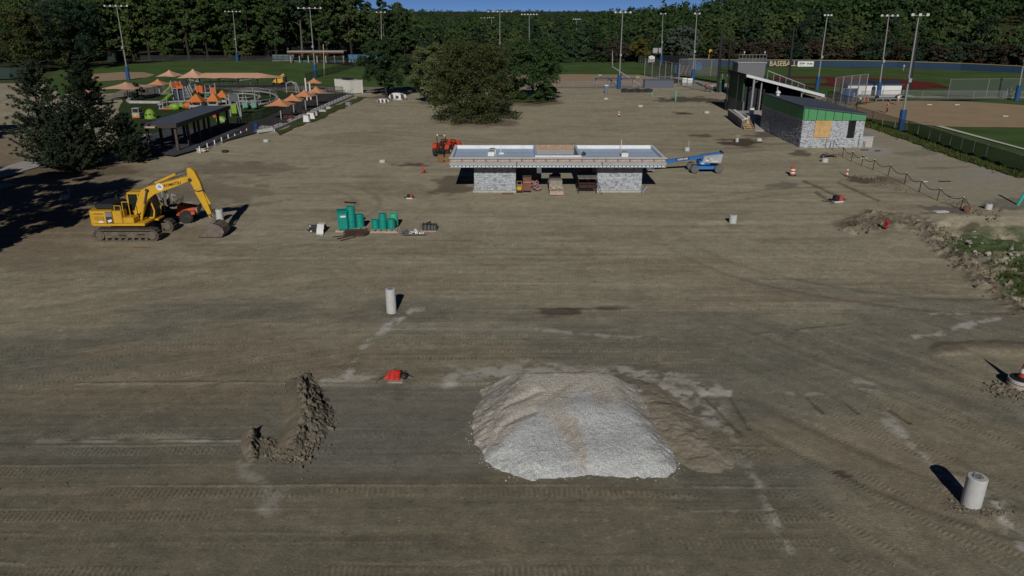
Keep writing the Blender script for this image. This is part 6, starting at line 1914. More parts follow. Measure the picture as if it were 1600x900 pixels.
def small_roof(u, vpk, u0, u1, vev, vb, label):
    b = P(u, vb); Y = b.y
    pk, e0, e1 = AT(u, vpk, Y), AT(u0, vev, Y), AT(u1, vev, Y)
    t = thing('play_hut', label, 'play hut', (pk.x, Y, 0), 0, 'roofed play huts')
    hw = (e1.x - e0.x) / 2; ze, zp = e0.z, pk.z
    MB().add([(-hw, -hw, ze), (hw, -hw, ze), (hw, hw, ze), (-hw, hw, ze), (0, 0, zp)], [(0, 1, 4), (1, 2, 4), (2, 3, 4), (3, 0, 4), (3, 2, 1, 0)]).build('roof', SAILD, t)
    first = MB().tube((0, 0, 0), (0, 0, ze), .10, None, 8).build('post', POSTG, t); first.location = (-hw * .75, -hw * .75, 0)
    for sx, sy in ((1, -1), (1, 1), (-1, 1)): share(first, 'post', (sx * hw * .75, sy * hw * .75, 0), t)
    MB().box(-hw * .8, hw * .8, -hw * .8, hw * .8, ze * .40, ze * .46).build('deck', GREY_P, t)
    MB().box(-hw * .7, hw * .7, -hw * .8, -hw * .74, ze * .47, ze * .66).build('panel', WALK, t)
    return t
small_roof(306, 146, 294, 318, 158.5, 172, 'play hut with an orange pyramid roof nearest the picnic pavilion roof')
small_roof(333, 143.5, 323.5, 343, 157.5, 171, 'play hut with an orange pyramid roof in the middle of three')
small_roof(346.5, 140.5, 339, 358, 151.5, 164, 'play hut with an orange pyramid roof behind the other two')

def tower():
    b = P(278, 157); Y = b.y
    t = thing('slide_tower', 'play tower with orange panels, grey tubes and lime green slides', 'play tower', (b.x, Y, 0))
    k = Y / 1185.0
    def X(u): return (u - 800) * k - b.x
    zt, zm = AT(280, 128, Y).z, AT(280, 137.5, Y).z
    for u in (269, 277, 286): 
        MB().tube((X(u), 0, 0), (X(u), 0, zt + .1), .10, None, 8).build('post', POSTG, t)
        MB().tube((X(u) , 1.6, 0), (X(u), 1.6, zt), .10, None, 8).build('post', POSTG, t)
    MB().box(X(268.5), X(276), -.08, -.02, zm, zt).build('panel', mat('dark_red_orange', (.30, .055, .02), .6), t)
    p = MB().box(X(276.5), X(285), -.12, -.04, zm - .1, zt).build('panel', ORP, t)
    MB().tube((X(280.5), -.18, (zm + zt) / 2 + .15), (X(280.5), -.06, (zm + zt) / 2 + .15), .36, None, 16).build('porthole', mat('dark_red_orange', (.30, .055, .02)), p)
    MB().box(X(268.5), X(285.5), -.02, 1.7, zm - .15, zm - .02).build('deck', GREY_P, t)
    MB().box(X(266), X(268.4), -.06, .4, zm, zt - .1).build('panel', LIMEG, t)
    sl = MB()
    pts = [(X(267), -.2, zm + .25), (X(262), -.5, zm - .3), (X(257), -.8, zm - .75)]
    for q0, q1 in zip(pts[:-1], pts[1:]): sl.beam(q0, q1, .7, .2)
    sl.build('slide', LIMEG, t)
    sl = MB(); pts = [(X(268), -.4, 1.2), (X(264), -.9, .8), (X(259), -1.5, .18), (X(256.5), -1.8, .12)]
    for q0, q1 in zip(pts[:-1], pts[1:]): sl.beam(q0, q1, .7, .2)
    sl.build('slide', LIMEG, t)
    m = MB(); m.tube((X(290), .2, zm + .9), (X(290), -.2, zm + .9), .55, None, 16); m.build('tube_end', BLACKM, t)
    for i, (a, b2) in enumerate((((288, zt), (296, .6)), ((292, zt), (300, .5)), ((296, zt - .3), (302, 1.4)))):
        MB().tube((X(a[0]), .1 * i, a[1]), (X(b2[0]), -.2, b2[1]), .07, None, 6).build('climbing_pole', POSTG, t)
    n = MB()
    for i in range(7): n.tube((X(287 + 1.8 * i), .3, .3), (X(287 + 1.8 * i), .3, zt - .1 * i), .04, None, 5)
    for j in range(5): n.tube((X(287), .3, .6 + .55 * j), (X(298), .3, .6 + .5 * j), .04, None, 5)
    n.build('climbing_net', GREY_P, t, kind='stuff')
    MB().box(X(270), X(284), .4, 1.4, .2, zm - .2).build('inner_panel', mat('navy_panel', (.03, .045, .07), .7), t)
    # second tower to the right
    b = P(310, 152); Y = b.y; k = Y / 1188.0
    t = thing('climbing_tower', 'second play tower with orange walls between the peach umbrella and the huts', 'play tower', (b.x, Y, 0))
    ox = b.x
    def X2(u): return (u - 800) * k - ox
    zt = AT(310, 134, Y).z; zm = AT(310, 144, Y).z
    for i, (a, c) in enumerate(((305, 309), (309.5, 315), (328, 336))):
        MB().box(X2(a), X2(c), -.1, 0, zm, zt if i < 2 else zt - .3).build('panel', ORP, t)
    MB().box(X2(315), X2(317), -.1, .6, zm - .2, zt).build('panel', mat('dark_red_orange', (.30, .055, .02)), t)
    for u in (304.5, 312, 319.5, 327.5, 335.5): MB().tube((X2(u), 0, 0), (X2(u), 0, zt + (.5 if u > 330 else .1)), .09, None, 8).build('post', POSTG, t)
    MB().box(X2(304), X2(336), 0, 1.4, zm - .2, zm - .05).build('deck', GREY_P, t)
    MB().box(X2(320), X2(326), -.3, .2, .2, zm - .3).build('panel', mat('dull_green', (.05, .14, .07), .6), t)
tower()

def play_bits():
    p = P(236, 186)
    t = thing('climbing_dome', 'lime green climbing dome with round holes left of the picnic pavilion roof', 'climbing dome', (p.x, p.y, 0))
    r = .0; hw = 9 * p.y / 1170
    mb = MB(); mb.lathe([(hw * math.cos(a), .05 + 1.45 * math.sin(a)) for a in np.linspace(0, 1.5, 8)] + [(0, 1.5)], (0, 0, 0), 18)
    mb.build('shell', LIMEG, t)
    for a, e in ((-1.9, .5), (-1.2, .55), (-.5, .45), (-2.6, .5)):
        c = Vector((hw * math.cos(e) * math.cos(a), hw * math.cos(e) * math.sin(a), 1.45 * math.sin(e)))
        d = Vector((math.cos(a), math.sin(a), .6)).normalized()
        MB().tube(c - d * .02, c + d * .03, .16, None, 10).build('hole', BLACKM, t)
    p = P(213, 187)
    t = thing('play_truck', 'white and orange play truck by the left evergreen', 'play truck', (p.x, p.y, 0))
    MB().box(-.55, .55, 0, 1.4, .2, 1.0).build('body', POSTG, t, bevel=.06); MB().box(-.48, .48, .1, 1.2, 1.55, 1.65).build('roof', POSTG, t); MB().box(-.5, .5, -.05, .0, .25, .5).build('bumper', ORP, t)
    for s in (-.45, .45): MB().tube((s, .15, 1.0), (s, .15, 1.55), .05, None, 6).build('pillar', POSTG, t)
    MB().box(-.45, .45, .2, 1.2, 1.0, 1.3).build('cab_interior', BLACKM, t)
    MB().tube((0, -.06, .65), (0, 0, .65), .2, None, 12).build('badge', mat('yellow_plastic', (.6, .42, .05), .5), t)
    def blob(name, u, v, label, cat, f):
        p = P(u, v); t = thing(name, label, cat, (p.x, p.y, 0)); f(t); return t
    def f1(t):
        MB().ell((0, 0, .5), (.9, .5, .6), 12, 6).build('shell', LIMEG, t); MB().box(-1.9, -.5, -.3, .3, .15, .35).build('seat', ORP, t); MB().tube((-1.8, 0, 0), (-1.8, 0, 1.5), .08).build('post', POSTG, t)
    blob('crawl_pod', 273, 172, 'lime green crawl pod with an orange seat above the pavilion roof', 'play pod', f1)
    def f2(t):
        MB().ell((-.6, 0, .45), (.55, .45, .5), 10, 6).build('shell', LIMEG, t); MB().ell((.35, 0, .5), (.6, .45, .55), 10, 6).build('shell', ORP, t); MB().ell((1.6, 0, .4), (.5, .4, .45), 10, 6).build('shell', REDP, t)
    blob('crawl_pod', 290, 170, 'row of lime and orange play pods at the picnic pavilion roof edge', 'play pod', f2)
    def f3(t):
        MB().box(-.7, .0, -.4, .4, .9, 1.7).build('panel', ORP, t); MB().tube((-.35, -.45, 1.3), (-.35, -.38, 1.3), .28, None, 12).build('porthole', mat('dark_red_orange', (.30, .055, .02)), t)
        MB().ell((.2, 0, .5), (.75, .5, .55), 12, 6).build('shell', LIMEG, t); MB().box(.5, .9, -.55, -.45, .3, .7).build('panel', POSTG, t)
    blob('play_cube', 344, 193, 'orange play cube on a lime green base under the picnic pavilion eave', 'play cube', f3)
    def f4(t):
        for x in (-.6, 1.0): MB().tube((x, 0, 0), (x * .9, 0, 3.4), .09, None, 8).build('post', POSTG, t)
        MB().box(-.5, .9, -.06, .06, 2.3, 3.3).build('panel', mat('slate_panel', (.10, .105, .12), .7), t); MB().box(-.3, .5, -.3, .2, .6, 1.9).build('panel', LIMEG, t)
    blob('play_wall', 367, 183, 'grey and lime play wall between two pale posts', 'play wall', f4)
    def f5(t):
        MB().tube((0, 0, 0), (-.35, 0, 2.6), .09, None, 8).build('post', POSTG, t)
    blob('pale_post', 377, 187, 'pale leaning post in front of the play ramps', 'post', f5)
    for i, (u, v, lb) in enumerate(((384.5, 172, 'pale teal swing seat left of its twin below the ring ramp'), (398, 172, 'pale teal swing seat right of its twin below the ring ramp'))):
        p = P(u, v); t = thing('swing_seat', lb, 'swing seat', (p.x, p.y, 0))
        MB().box(-.45, .45, -.3, .3, .35, 1.2).build('shell', mat('seat_teal', (.14, .30, .25), .5), t, bevel=.1); MB().tube((.3, 0, .8), (.2, 0, 2.3), .07).build('post', POSTG, t)
    for (u, v, lb, m) in ((452, 189, 'dark red bench under the nearest shade umbrella', mat('dull_red', (.10, .02, .016), .7)), (440, 196, 'dark bench on the asphalt beside the retaining wall', BLK), (472, 181, 'dark bench between the shade umbrellas', BLK)):
        p = P(u, v); t = thing('bench', lb, 'bench', (p.x, p.y, 0)); MB().box(-.8, .8, -.2, .2, .40, .46).build('seat', m, t); MB().box(-.8, .8, .16, .22, .46, .8).build('backrest', m, t)
        for s in (-.6, .6): MB().box(s - .04, s + .04, -.18, .18, 0, .4).build('leg', BLK, t)
    # ring shaped ramp loops
    def ring(u0, u1, v0, v1, z, label):
        pts = []
        for a in np.linspace(0, 2 * math.pi, 41)[:-1]:
            u = (u0 + u1) / 2 + (u1 - u0) / 2 * math.cos(a); v = (v0 + v1) / 2 + (v1 - v0) / 2 * math.sin(a)
            pts.append(P(u, v, z))
        c = P((u0 + u1) / 2, (v0 + v1) / 2); c.z = 0
        t = thing('ring_ramp', label, 'play ramp', c)
        mb, rl = MB(), MB()
        n = len(pts)
        for i in range(n):
            a, b = pts[i] - c, pts[(i + 1) % n] - c
            mb.beam(a, b, .42, .16); rl.tube(a + Vector((0, 0, .55)), b + Vector((0, 0, .55)), .05, None, 5)
        mb.build('deck', WALK, t); rl.build('handrail', POSTG, t)
        for i in range(0, n, 5):
            a = pts[i] - c
            MB().tube((a.x, a.y, 0), (a.x, a.y, z + .55), .06, None, 6).build('post', POSTG, t)
    ring(356, 433, 142, 163, .8, 'large oval ring of pale raised walkway in the playground')
    ring(352, 406, 146, 158, 1.3, 'smaller oval ring of pale walkway inside the large one')
    def ramp(pts, z0, z1, w, label, rail=True):
        q = [P(u, v) for u, v in pts]; c = q[0].copy()
        t = thing('ramp', label, 'play ramp', c)
        mb = MB(); n = len(q) - 1
        for i in range(n):
            a = q[i] - c + Vector((0, 0, z0 + (z1 - z0) * i / n)); b = q[i + 1] - c + Vector((0, 0, z0 + (z1 - z0) * (i + 1) / n))
            mb.beam(a, b, w, .14)
        mb.build('deck', WALK, t)
        for i in range(0, n + 1):
            a = q[i] - c; z = z0 + (z1 - z0) * i / n
            MB().tube((a.x, a.y, 0), (a.x, a.y, z + .6), .06, None, 6).build('post', POSTG, t)
    ramp([(250, 168), (262, 165), (300, 163), (322, 161), (360, 159)], .5, .9, .7, 'long pale ramp crossing the middle of the playground')
    ramp([(250, 172), (262, 170.5), (275, 168), (290, 166)], .2, .8, .6, 'short pale ramp in front of the long one')
    ramp([(298, 132), (310, 135), (330, 136), (350, 135.5), (364, 136), (378, 134.5), (392, 132.5)], 1.0, 1.2, .6, 'pale curved walkway under the long peach canopy')
    ramp([(340, 172), (362, 170), (380, 168.5), (405, 166)], .6, .9, .6, 'pale ramp right of the orange roofed huts')
    path_px = [(204, 162), (200, 159.5), (205, 157.5), (225, 154), (250, 149.5), (265, 147.5)]
    kb = [P(u, v) for u, v in path_px]
    c = kb[0].copy(); t = thing('kerb', 'pale curved kerb wall at the left end of the playground', 'kerb', c)
    mb = MB()
    for a, b in zip(kb[:-1], kb[1:]): mb.beam(a - c + Vector((0, 0, .25)), b - c + Vector((0, 0, .25)), .5, .5)
    a, b = P(204, 162) - c, P(252, 162.5) - c
    mb.beam(a + Vector((0, 0, .25)), b + Vector((0, 0, .25)), .4, .5)
    mb.build('wall', CONC, t)
    for i, (u, v0, v1, lb) in enumerate(((480, 122, 158, 'tall white post left of its twin at the playground back'), (486, 130, 157, 'shorter white post right of its twin at the playground back'))):
        p = P(u, v1); top = AT(u - 1, v0, p.y); t = thing('white_post', lb, 'post', p)
        MB().tube((0, 0, 0), (0, 0, top.z), .13, None, 8).build('post', PVC, t); MB().box(-.3, .3, -.3, .3, 0, .12).build('base', PVC, t)
    for i, (pts, lb) in enumerate((([(448, 145, 0), (447, 130, 1), (455, 127, 1), (462, 133, 1), (463, 146, 0)], 'tall grey arch at the playground back'), ([(456, 128, 1), (463, 130, 1), (468, 143, 0)], 'grey half arch leaning beside the taller arch'))):
        b = P(pts[0][0], 146); c = Vector((b.x, b.y, 0)); t = thing('play_arch', lb, 'arch', c)
        q = [AT(u, v, b.y) - c if f else Vector((AT(u, v, b.y).x - c.x, 0, 0)) for u, v, f in pts]
        MB().path(q, .09, 6).build('tube', POSTG, t)
    p = P(437, 134)
    t = thing('yellow_digger', 'small yellow machine parked behind the playground', 'machine', (p.x, p.y, 0))
    MB().hexa([(-1.6, -.6, .4), (1.0, -.6, .4), (1.0, .6, .4), (-1.6, .6, .4), (-.9, -.5, 1.3), (.9, -.5, 1.9), (.9, .5, 1.9), (-.9, .5, 1.3)]).build('body', YEL, t, bevel=.08)
    MB().beam((-.6, 0, 1.3), (1.2, 0, 2.4), .4, .4).build('boom', YEL, t); MB().box(1.0, 1.5, -.5, .5, .2, 2.0).build('engine', BLK, t)
    for s in (-1.0, .8): wheel('wheel', t, (s, -.65, .4), .4, .3, 'y', None, 0)
    p = P(401, 207)
    t = thing('litter_bin', 'dark blue litter bin on the pale paving by the retaining wall', 'bin', (p.x, p.y, .18))
    MB().lathe([(.30, 0), (.32, .1), (.32, .95), (.36, 1.0), (.36, 1.05), (.2, 1.15), (0, 1.18)], (0, 0, 0), 14).build('body', mat('bin_blue', (.012, .05, .15), .5), t); MB().lathe([(.34, .5), (.34, .56)], (0, 0, 0), 14).build('band', BLK, t)
play_bits()

# retaining wall with a black fence along the playground, and the stone blocks left against it
def retaining():
    a, b = P(427, 206), P(552, 151)
    t = thing('retaining_wall', 'raised pale concrete strip with black picket fence along the playground asphalt', 'wall', a)
    n = 22
    WL = mat('pale_wall', (.50, .50, .48), .85, var=.10, grime=.2)
    for i in range(n):
        q0, q1 = (b - a) * (i / n), (b - a) * ((i + 1) / n)
        d = (q1 - q0).normalized() * .012
        MB().beam(q0 + d + Vector((-.45, 0, .15)), q1 - d + Vector((-.45, 0, .15)), 1.35, .42).build('panel', WL, t)
        MB().tube(q0 + Vector((.1, 0, .3)), q0 + Vector((.1, 0, 1.35)), .035, None, 5).build('post', BLACKM, t)
    r = MB()
    for z in (.6, 1.3): r.tube(Vector((.1, 0, z)), b - a + Vector((.1, 0, z)), .025, None, 5)
    r.build('rail', BLACKM, t, kind='stuff')
    c = P(403, 209)
    t = thing('low_wall', 'short pale wall with railing at the near corner of the playground', 'wall', c)
    e = a - c
    MB().beam(Vector((0, 0, .25)), e + Vector((0, 0, .30)), .3, .55).build('panel', WL, t)
    for i in range(5): MB().tube(e * (i / 4) + Vector((0, 0, .5)), e * (i / 4) + Vector((0, 0, 1.3)), .035, None, 5).build('post', BLACKM, t)
    MB().tube(Vector((0, 0, 1.28)), e + Vector((0, 0, 1.28)), .025, None, 5).build('rail', BLACKM, t)
    r = random.Random(5)
    for i, (u, v, w, d, h, lb) in enumerate(((480, 191, .95, .8, 1.05, 'tall white wrapped block at the near end of the row by the wall'), (487, 186, 1.2, 1.0, .95, 'dirty white wrapped block second in the row by the wall'), (492, 181, 1.1, 1.2, .7, 'flat white block third in the row by the wall'),
                                        (503, 175, 1.6, .8, .4, 'low pale slab farther along the retaining wall'), (511, 170, 1.5, .8, .35, 'low pale slab farthest along the retaining wall'),
                                        (545, 165, .9, .8, .5, 'grey lump of wrapped material below the wall end'))):
        p = P(u, v)
        t = thing('wrapped_block', lb, 'block', (p.x, p.y, 0), r.uniform(-.4, .1))
        MB().hexa([(-w / 2, -d / 2, -.05), (w / 2, -d / 2, -.05), (w / 2, d / 2, -.05), (-w / 2, d / 2, -.05), (-w / 2 + r.uniform(0, .1), -d / 2 + r.uniform(0, .1), h), (w / 2 - r.uniform(0, .2), -d / 2 + .05, h * r.uniform(.8, 1)), (w / 2 - .1, d / 2, h * .9), (-w / 2, d / 2, h)]).build('body', PVC if i < 2 else (CONC if i < 5 else mat('grey_wrap', (.2, .21, .23), .7)), t, bevel=.06)
        MB().box(-w * .4, w * .4, -d * .4, d * .4, h * .9, h + .06).build('top', mat('dusty_cover', (.30, .29, .27), .8), t)
    # white wrapped goods below the pine
    for i, (u, v, w, d, h, lb) in enumerate(((598, 161, 2.2, 1.0, .7, 'white slab of wrapped goods left of the pine trunk'), (621, 156.5, 3.1, 1.8, 1.25, 'large white tarped bundle right of the pine trunk'))):
        p = P(u, v); t = thing('tarp_bundle', lb, 'bundle', (p.x, p.y, 0))
        n_, k_ = 18, 6
        MB().ell((0, .3, h * .42), (w / 2, d / 2, h * .6), n_, k_, jit=.10, rg=random.Random(i + 3)).build('tarp', PVC, t)
        for q in range(3): MB().obox((-w * .3 + w * .3 * q, -d * .22, h * .6), (w * .16, d * .5, h * .2), (.5, 0, .2)).build('shadow_fold' if 0 else 'strap_or_shade', mat('fold_shade', (.08, .085, .10), .7), t)  # dark boxes stand for shade in the tarp's folds, no straps here
retaining()
# ================================================================== SPORTS GROUNDS: POLES, FENCES, DUGOUTS, SIGNS, PLAYERS
POLE = mat('grey_pole', (0.27, 0.27, 0.265), 0.6, 0.2, var=0.08)
PADB = mat('blue_pad', (0.014, 0.075, 0.20), 0.6, var=0.1)
LAMP = mat('lamp_housing', (0.62, 0.62, 0.62), 0.35, var=0.05)
def light_pole(ub, vb, ut, vt, nl, label, uw=None, pad=True, two=False, group='tall ballfield light poles'):
    b = P(ub, vb)
    top = AT(ut, vt, b.y)
    t = thing('light_pole', label, 'light pole', b, 0, group)
    dx = (top.x - b.x)
    H = top.z
    tp = Vector((max(-.6, min(.6, dx)), 0, H))
    MB().tube((0, 0, -.3), tp, .17, .08, 10).build('pole', POLE, t)
    if pad: MB().tube((0, 0, 0), tp * (.19), .42, .40, 10).build('pad', PADB, t)
    w = (uw or 22) * b.y / 1200 / 2
    MB().beam(tp + Vector((-w, 0, -.15)), tp + Vector((w, 0, -.15)), .08, .08).build('crossarm', POLE, t)
    first = None
    for i in range(nl):
        x = tp.x - w + 2 * w * (i / max(1, nl - 1))
        if first is None:
            m = MB(); m.hexa([(-.28, -.30, -.30), (.28, -.30, -.30), (.22, .25, -.1), (-.22, .25, -.1), (-.28, -.34, .22), (.28, -.34, .22), (.2, .2, .2), (-.2, .2, .2)])
            first = m.build('lamp', LAMP, t); first.location = (x, -.2, H - .05); first.scale = (.62,) * 3
        else: share(first, 'lamp', (x, -.2, H - .05), t, scale=(.62,) * 3)
    bx = tp * .45
    MB().obox(bx + Vector((0, -.3, 0)), (.4, .3, .5)).build('control_box', GREY_P, t)
    return t
light_pole(201, 126, 182, 8.5, 5, 'light pole on the left infield with a long lamp bar', 34)
light_pole(371, 96, 364, 17.5, 5, 'light pole in left field before the bright green wood', 23)
light_pole(493, 121, 484, 12, 5, 'light pole with a blue foot rising behind the white playground posts', 34)
light_pole(62, 101, 58, 12, 2, 'light pole above the far left trees', 12)
light_pole(597, 104, 597, 18.5, 3, 'light pole above the pine with a short lamp bar', 13)
light_pole(781, 108, 781, 17.5, 6, 'light pole rising above the broad brownish tree', 35)
light_pole(757, 70, 757, 27.5, 3, 'distant light pole left of its twin above the broad brownish tree', 10, False)
light_pole(768, 72, 768, 27, 2, 'distant light pole right of its twin above the broad brownish tree', 6, False)
light_pole(827, 100, 827, 22, 6, 'light pole above the round green tree right of centre', 23)
light_pole(901, 84, 901, 29.5, 4, 'distant light pole right of the round green tree', 10, False)
light_pole(967, 139, 973, 18.5, 4, 'light pole standing by the small blue roofed dugout', 23)
light_pole(1033, 101, 1036, 21, 2, 'light pole beside the number board of the far field', 7)
light_pole(1082, 128, 1089, 20.5, 2, 'light pole with a blue foot left of the black net poles', 7)
light_pole(1276, 141, 1293, 23, 3, 'light pole above the right end of the dark shelter', 10)
light_pole(1372, 152, 1389, 23.5, 4, 'light pole in front of the long white dugout wall', 24)
light_pole(1407, 205, 1436, 22, 3, 'nearest light pole with a blue foot inside the right field fence', 23)
light_pole(1588, 158, 1606, 24, 3, 'light pole at the right edge with a tall blue foot', 24)

def plain_pole(ub, vb, ut, vt, r, m, label, name='net_pole', group=None, cat='pole'):
    b = P(ub, vb); top = AT(ut, vt, b.y)
    t = thing(name, label, cat, b, 0, group)
    MB().tube((0, 0, -.2), (max(-1, min(1, top.x - b.x)), 0, top.z), r, r * .8, 8).build('pole', m, t)
    MB().tube((0, 0, 0), (0, 0, .2), r * 1.6, None, 8).build('base', m, t)
for a in ((1121, 144, 1128, 53, .30, 'black net pole left of the dark shelter'), (1138, 112, 1143, 47, .24, 'slimmer black net pole behind the grandstand'), (1232, 130, 1241, 42, .27, 'black net pole behind the sloping canopy'),
          (1420, 142, 1434, 48, .30, 'black pole right behind the nearest light pole')):
    plain_pole(*a[:5], BLACKM, a[5], 'net_pole', 'tall black backstop net poles')
FOULY = mat('foul_yellow', (.50, .33, .05), .6)
plain_pole(507, 119, 505, 69, .13, mat('cream_pole', (.40, .34, .20), .6), 'thin cream foul pole in the left field', 'foul_pole', cat='foul pole')
plain_pole(957, 102, 957, 80, .16, mat('grey_pole2', (.30, .29, .26), .6), 'thin grey foul pole at the back of the centre field', 'foul_pole', cat='foul pole')
b = P(1110, 94.5); a = AT(1110, 77, b.y)
t = thing('foul_pole', 'yellow mesh foul pole on the blue outfield wall', 'foul pole', b)
MB().box(-.5, .5, -.1, .1, 1.6, a.z).build('screen', FOULY, t); MB().tube((-.6, 0, 0), (-.6, 0, a.z), .13, None, 8).build('pole', FOULY, t)

# ---------------------------------------------------------------- fences
LINK = screen_mat('chain_link', (.20, .205, .21), .28)
LINKD = screen_mat('dark_chain_link', (.035, .04, .045), .42)
GSCR = screen_mat('green_windscreen', (.058, .085, .066), .66)
TSCR = screen_mat('tan_chain_link', (.16, .13, .115), .45)
BSCR = mat('blue_windscreen', (.016, .045, .095), .8, var=.15)
SILT = mat('silt_cloth', (.012, .013, .014), .8, var=.3)
def fence(name, label, pts, h, m, postm=POLE, gap=3.0, silt=False, cat='fence', rail=True, solid=0.0, pr=.05):
    w = [P(*p) if not isinstance(p, Vector) else p for p in pts]
    o = w[0].copy()
    t = thing(name, label, cat, o)
    seq = []
    for a, b in zip(w[:-1], w[1:]):
        n = max(1, int(round((b - a).length / gap)))
        for i in range(n): seq.append(a.lerp(b, i / n))
    seq.append(w[-1])
    pm = MB().tube((0, 0, -.1), (0, 0, h + .06), pr, None, 6).build('post', postm, t)
    for i, q in enumerate(seq):
        if i == 0: continue
        share(pm, 'post', q - o, t)
    for a, b in zip(seq[:-1], seq[1:]):
        a, b = a - o, b - o
        MB().add([a + Vector((0, 0, .05)), b + Vector((0, 0, .05)), b + Vector((0, 0, h)), a + Vector((0, 0, h))], [(0, 1, 2, 3)]).build('mesh_panel', m, t)
        if rail: MB().tube(a + Vector((0, 0, h)), b + Vector((0, 0, h)), pr * .7, None, 5).build('rail', postm, t)
        if silt:
            d = Vector((-.25, -.25, 0)); z0, z1 = rng.uniform(.35, .6), rng.uniform(.35, .6)
            MB().add([a + d, b + d, b + d + Vector((0, 0, z1)), (a + b) / 2 + d * .6 + Vector((0, 0, .28)), a + d + Vector((0, 0, z0))], [(0, 1, 2, 3, 4)]).build('silt_cloth', SILT, t)
    return t
fence('chain_link_fence', 'long chain link fence with green windscreen and black silt cloth at right', [(1416, 210), (1450, 221), (1500, 239.5), (1560, 259.5), (1620, 280), (1700, 308)], 1.75, GSCR, POLE, 2.6, True)
fence('chain_link_fence', 'bare chain link fence with silt cloth from the building to the nearest light pole', [(1336, 184), (1349, 188.5), (1362, 192.5), (1378, 198), (1397, 204), (1416, 210)], 1.7, TSCR, POLE, 2.6, True)
fence('chain_link_fence', 'taller brownish backstop fence beside the right infield', [(1290, 172), (1318, 180), (1336, 184.5)], 2.9, TSCR, BLACKM, 2.6)
fence('chain_link_fence', 'tall backstop fence with posts left of the white dugout', [(1300, 166), (1312, 163), (1325, 161), (1350, 158)], 4.6, LINK, POLE, 3.0, pr=.09)
fence('chain_link_fence', 'green screened fence across the far side of the right infield', [(1480, 154), (1540, 153), (1600, 152.5), (1680, 153)], 3.4, GSCR, POLE, 6.0)
fence('chain_link_fence', 'low chain link fence along the path behind the right infield', [(1345, 156), (1410, 154), (1440, 155.5), (1520, 155.5), (1660, 156.5)], 1.5, LINK, POLE, 5.0)
fence('outfield_fence', 'dark chain link outfield fence curving across the left field', [(478, 127), (512, 118), (538, 111), (551, 105.5), (549, 101.5), (530, 98.8), (495, 97.8), (440, 96.5), (380, 95.5), (300, 95), (220, 95.2)], 1.7, LINKD, BLACKM, 4.5)
fence('outfield_fence', 'dark chain link fence running right from the left field to the pine', [(551, 105.5), (575, 104), (610, 103)], 1.7, LINKD, BLACKM, 4.5)
fence('playground_fence', 'black playground fence along the gravel path at left', [(196, 157), (212, 153.5), (232, 149.5), (262, 143), (320, 140), (400, 140), (440, 141.5), (500, 143.5), (536, 147)], 1.3, LINKD, BLACKM, 2.4)
fence('playground_fence', 'black fence between the play equipment and the picnic pavilion', [(372, 199), (392, 190), (410, 186), (428, 177), (440, 170)], 1.2, LINKD, BLACKM, 1.6)
fence('chain_link_fence', 'chain link fence along the right side of the centre field', [(998, 99), (1014, 106), (1032, 115), (1048, 123), (1049, 136), (1000, 138)], 2.2, LINK, POLE, 4.0)
fence('chain_link_fence', 'tall net fence corner behind the slate coloured dugout', [(1007, 119), (1030, 124), (1048, 128.5), (1060, 131)], 4.2, LINK, POLE, 5.0, pr=.09)
fence('chain_link_fence', 'pale chain link fence along the concrete walkway', [(1062, 135), (1085, 140), (1112, 145)], 1.6, LINK, POLE, 3.0)
fence('chain_link_fence', 'far chain link fence before the baseball outfield', [(1060, 119), (1085, 119), (1110, 119.5), (1122, 120)], 4.0, LINK, POLE, 5.0, pr=.09)
fence('chain_link_fence', 'chain link fence along the near edge of the centre infield', [(780, 138), (860, 138.5), (930, 139), (1000, 138.5)], 1.5, LINK, POLE, 5.0)
fence('windscreen_fence', 'dark green screened fence at the far left edge', [(-30, 124), (20, 123.5), (60, 122)], 2.6, mat('deep_green_screen', (.02, .045, .035), .8), BLACKM, 5.0)
def slab_wall(name, label, pts, h, m, cap=None, cat='wall', th=.3, seg='panel', w=6.0):
    q = [P(*p) for p in pts]; o = q[0].copy()
    t = thing(name, label, cat, o)
    for a, b in zip(q[:-1], q[1:]):
        n = max(1, int((b - a).length / w))
        for i in range(n):
            p0, p1 = a.lerp(b, i / n) - o, a.lerp(b, (i + 1) / n) - o
            d = (p1 - p0).normalized() * .03
            MB().beam(p0 + d + Vector((0, 0, h / 2)), p1 - d + Vector((0, 0, h / 2)), th, h).build(seg, m, t)
            if cap: MB().beam(p0 + Vector((0, 0, h + .06)), p1 + Vector((0, 0, h + .06)), th + .1, .14).build('cap', cap, t)
    return t
slab_wall('outfield_wall', 'long dark blue outfield wall with a yellow cap around the baseball field', [(1075, 101.5), (1110, 103), (1160, 103.6), (1240, 104), (1330, 104.8), (1400, 106), (1500, 109.5), (1600, 115), (1740, 124)], 1.75, BSCR, mat('cap_yellow', (.33, .27, .09), .7))
slab_wall('outfield_wall', 'dark blue screened fence at the back of the centre field', [(932, 95), (970, 95.5), (1000, 97.5)], 3.6, mat('slate_navy', (.018, .026, .04), .8, var=.15), None)
slab_wall('bullpen_wall', 'navy wall panels right of the number board', [(1026, 98), (1060, 100), (1082, 101)], 2.4, mat('near_black_navy', (.01, .013, .02), .8), None)

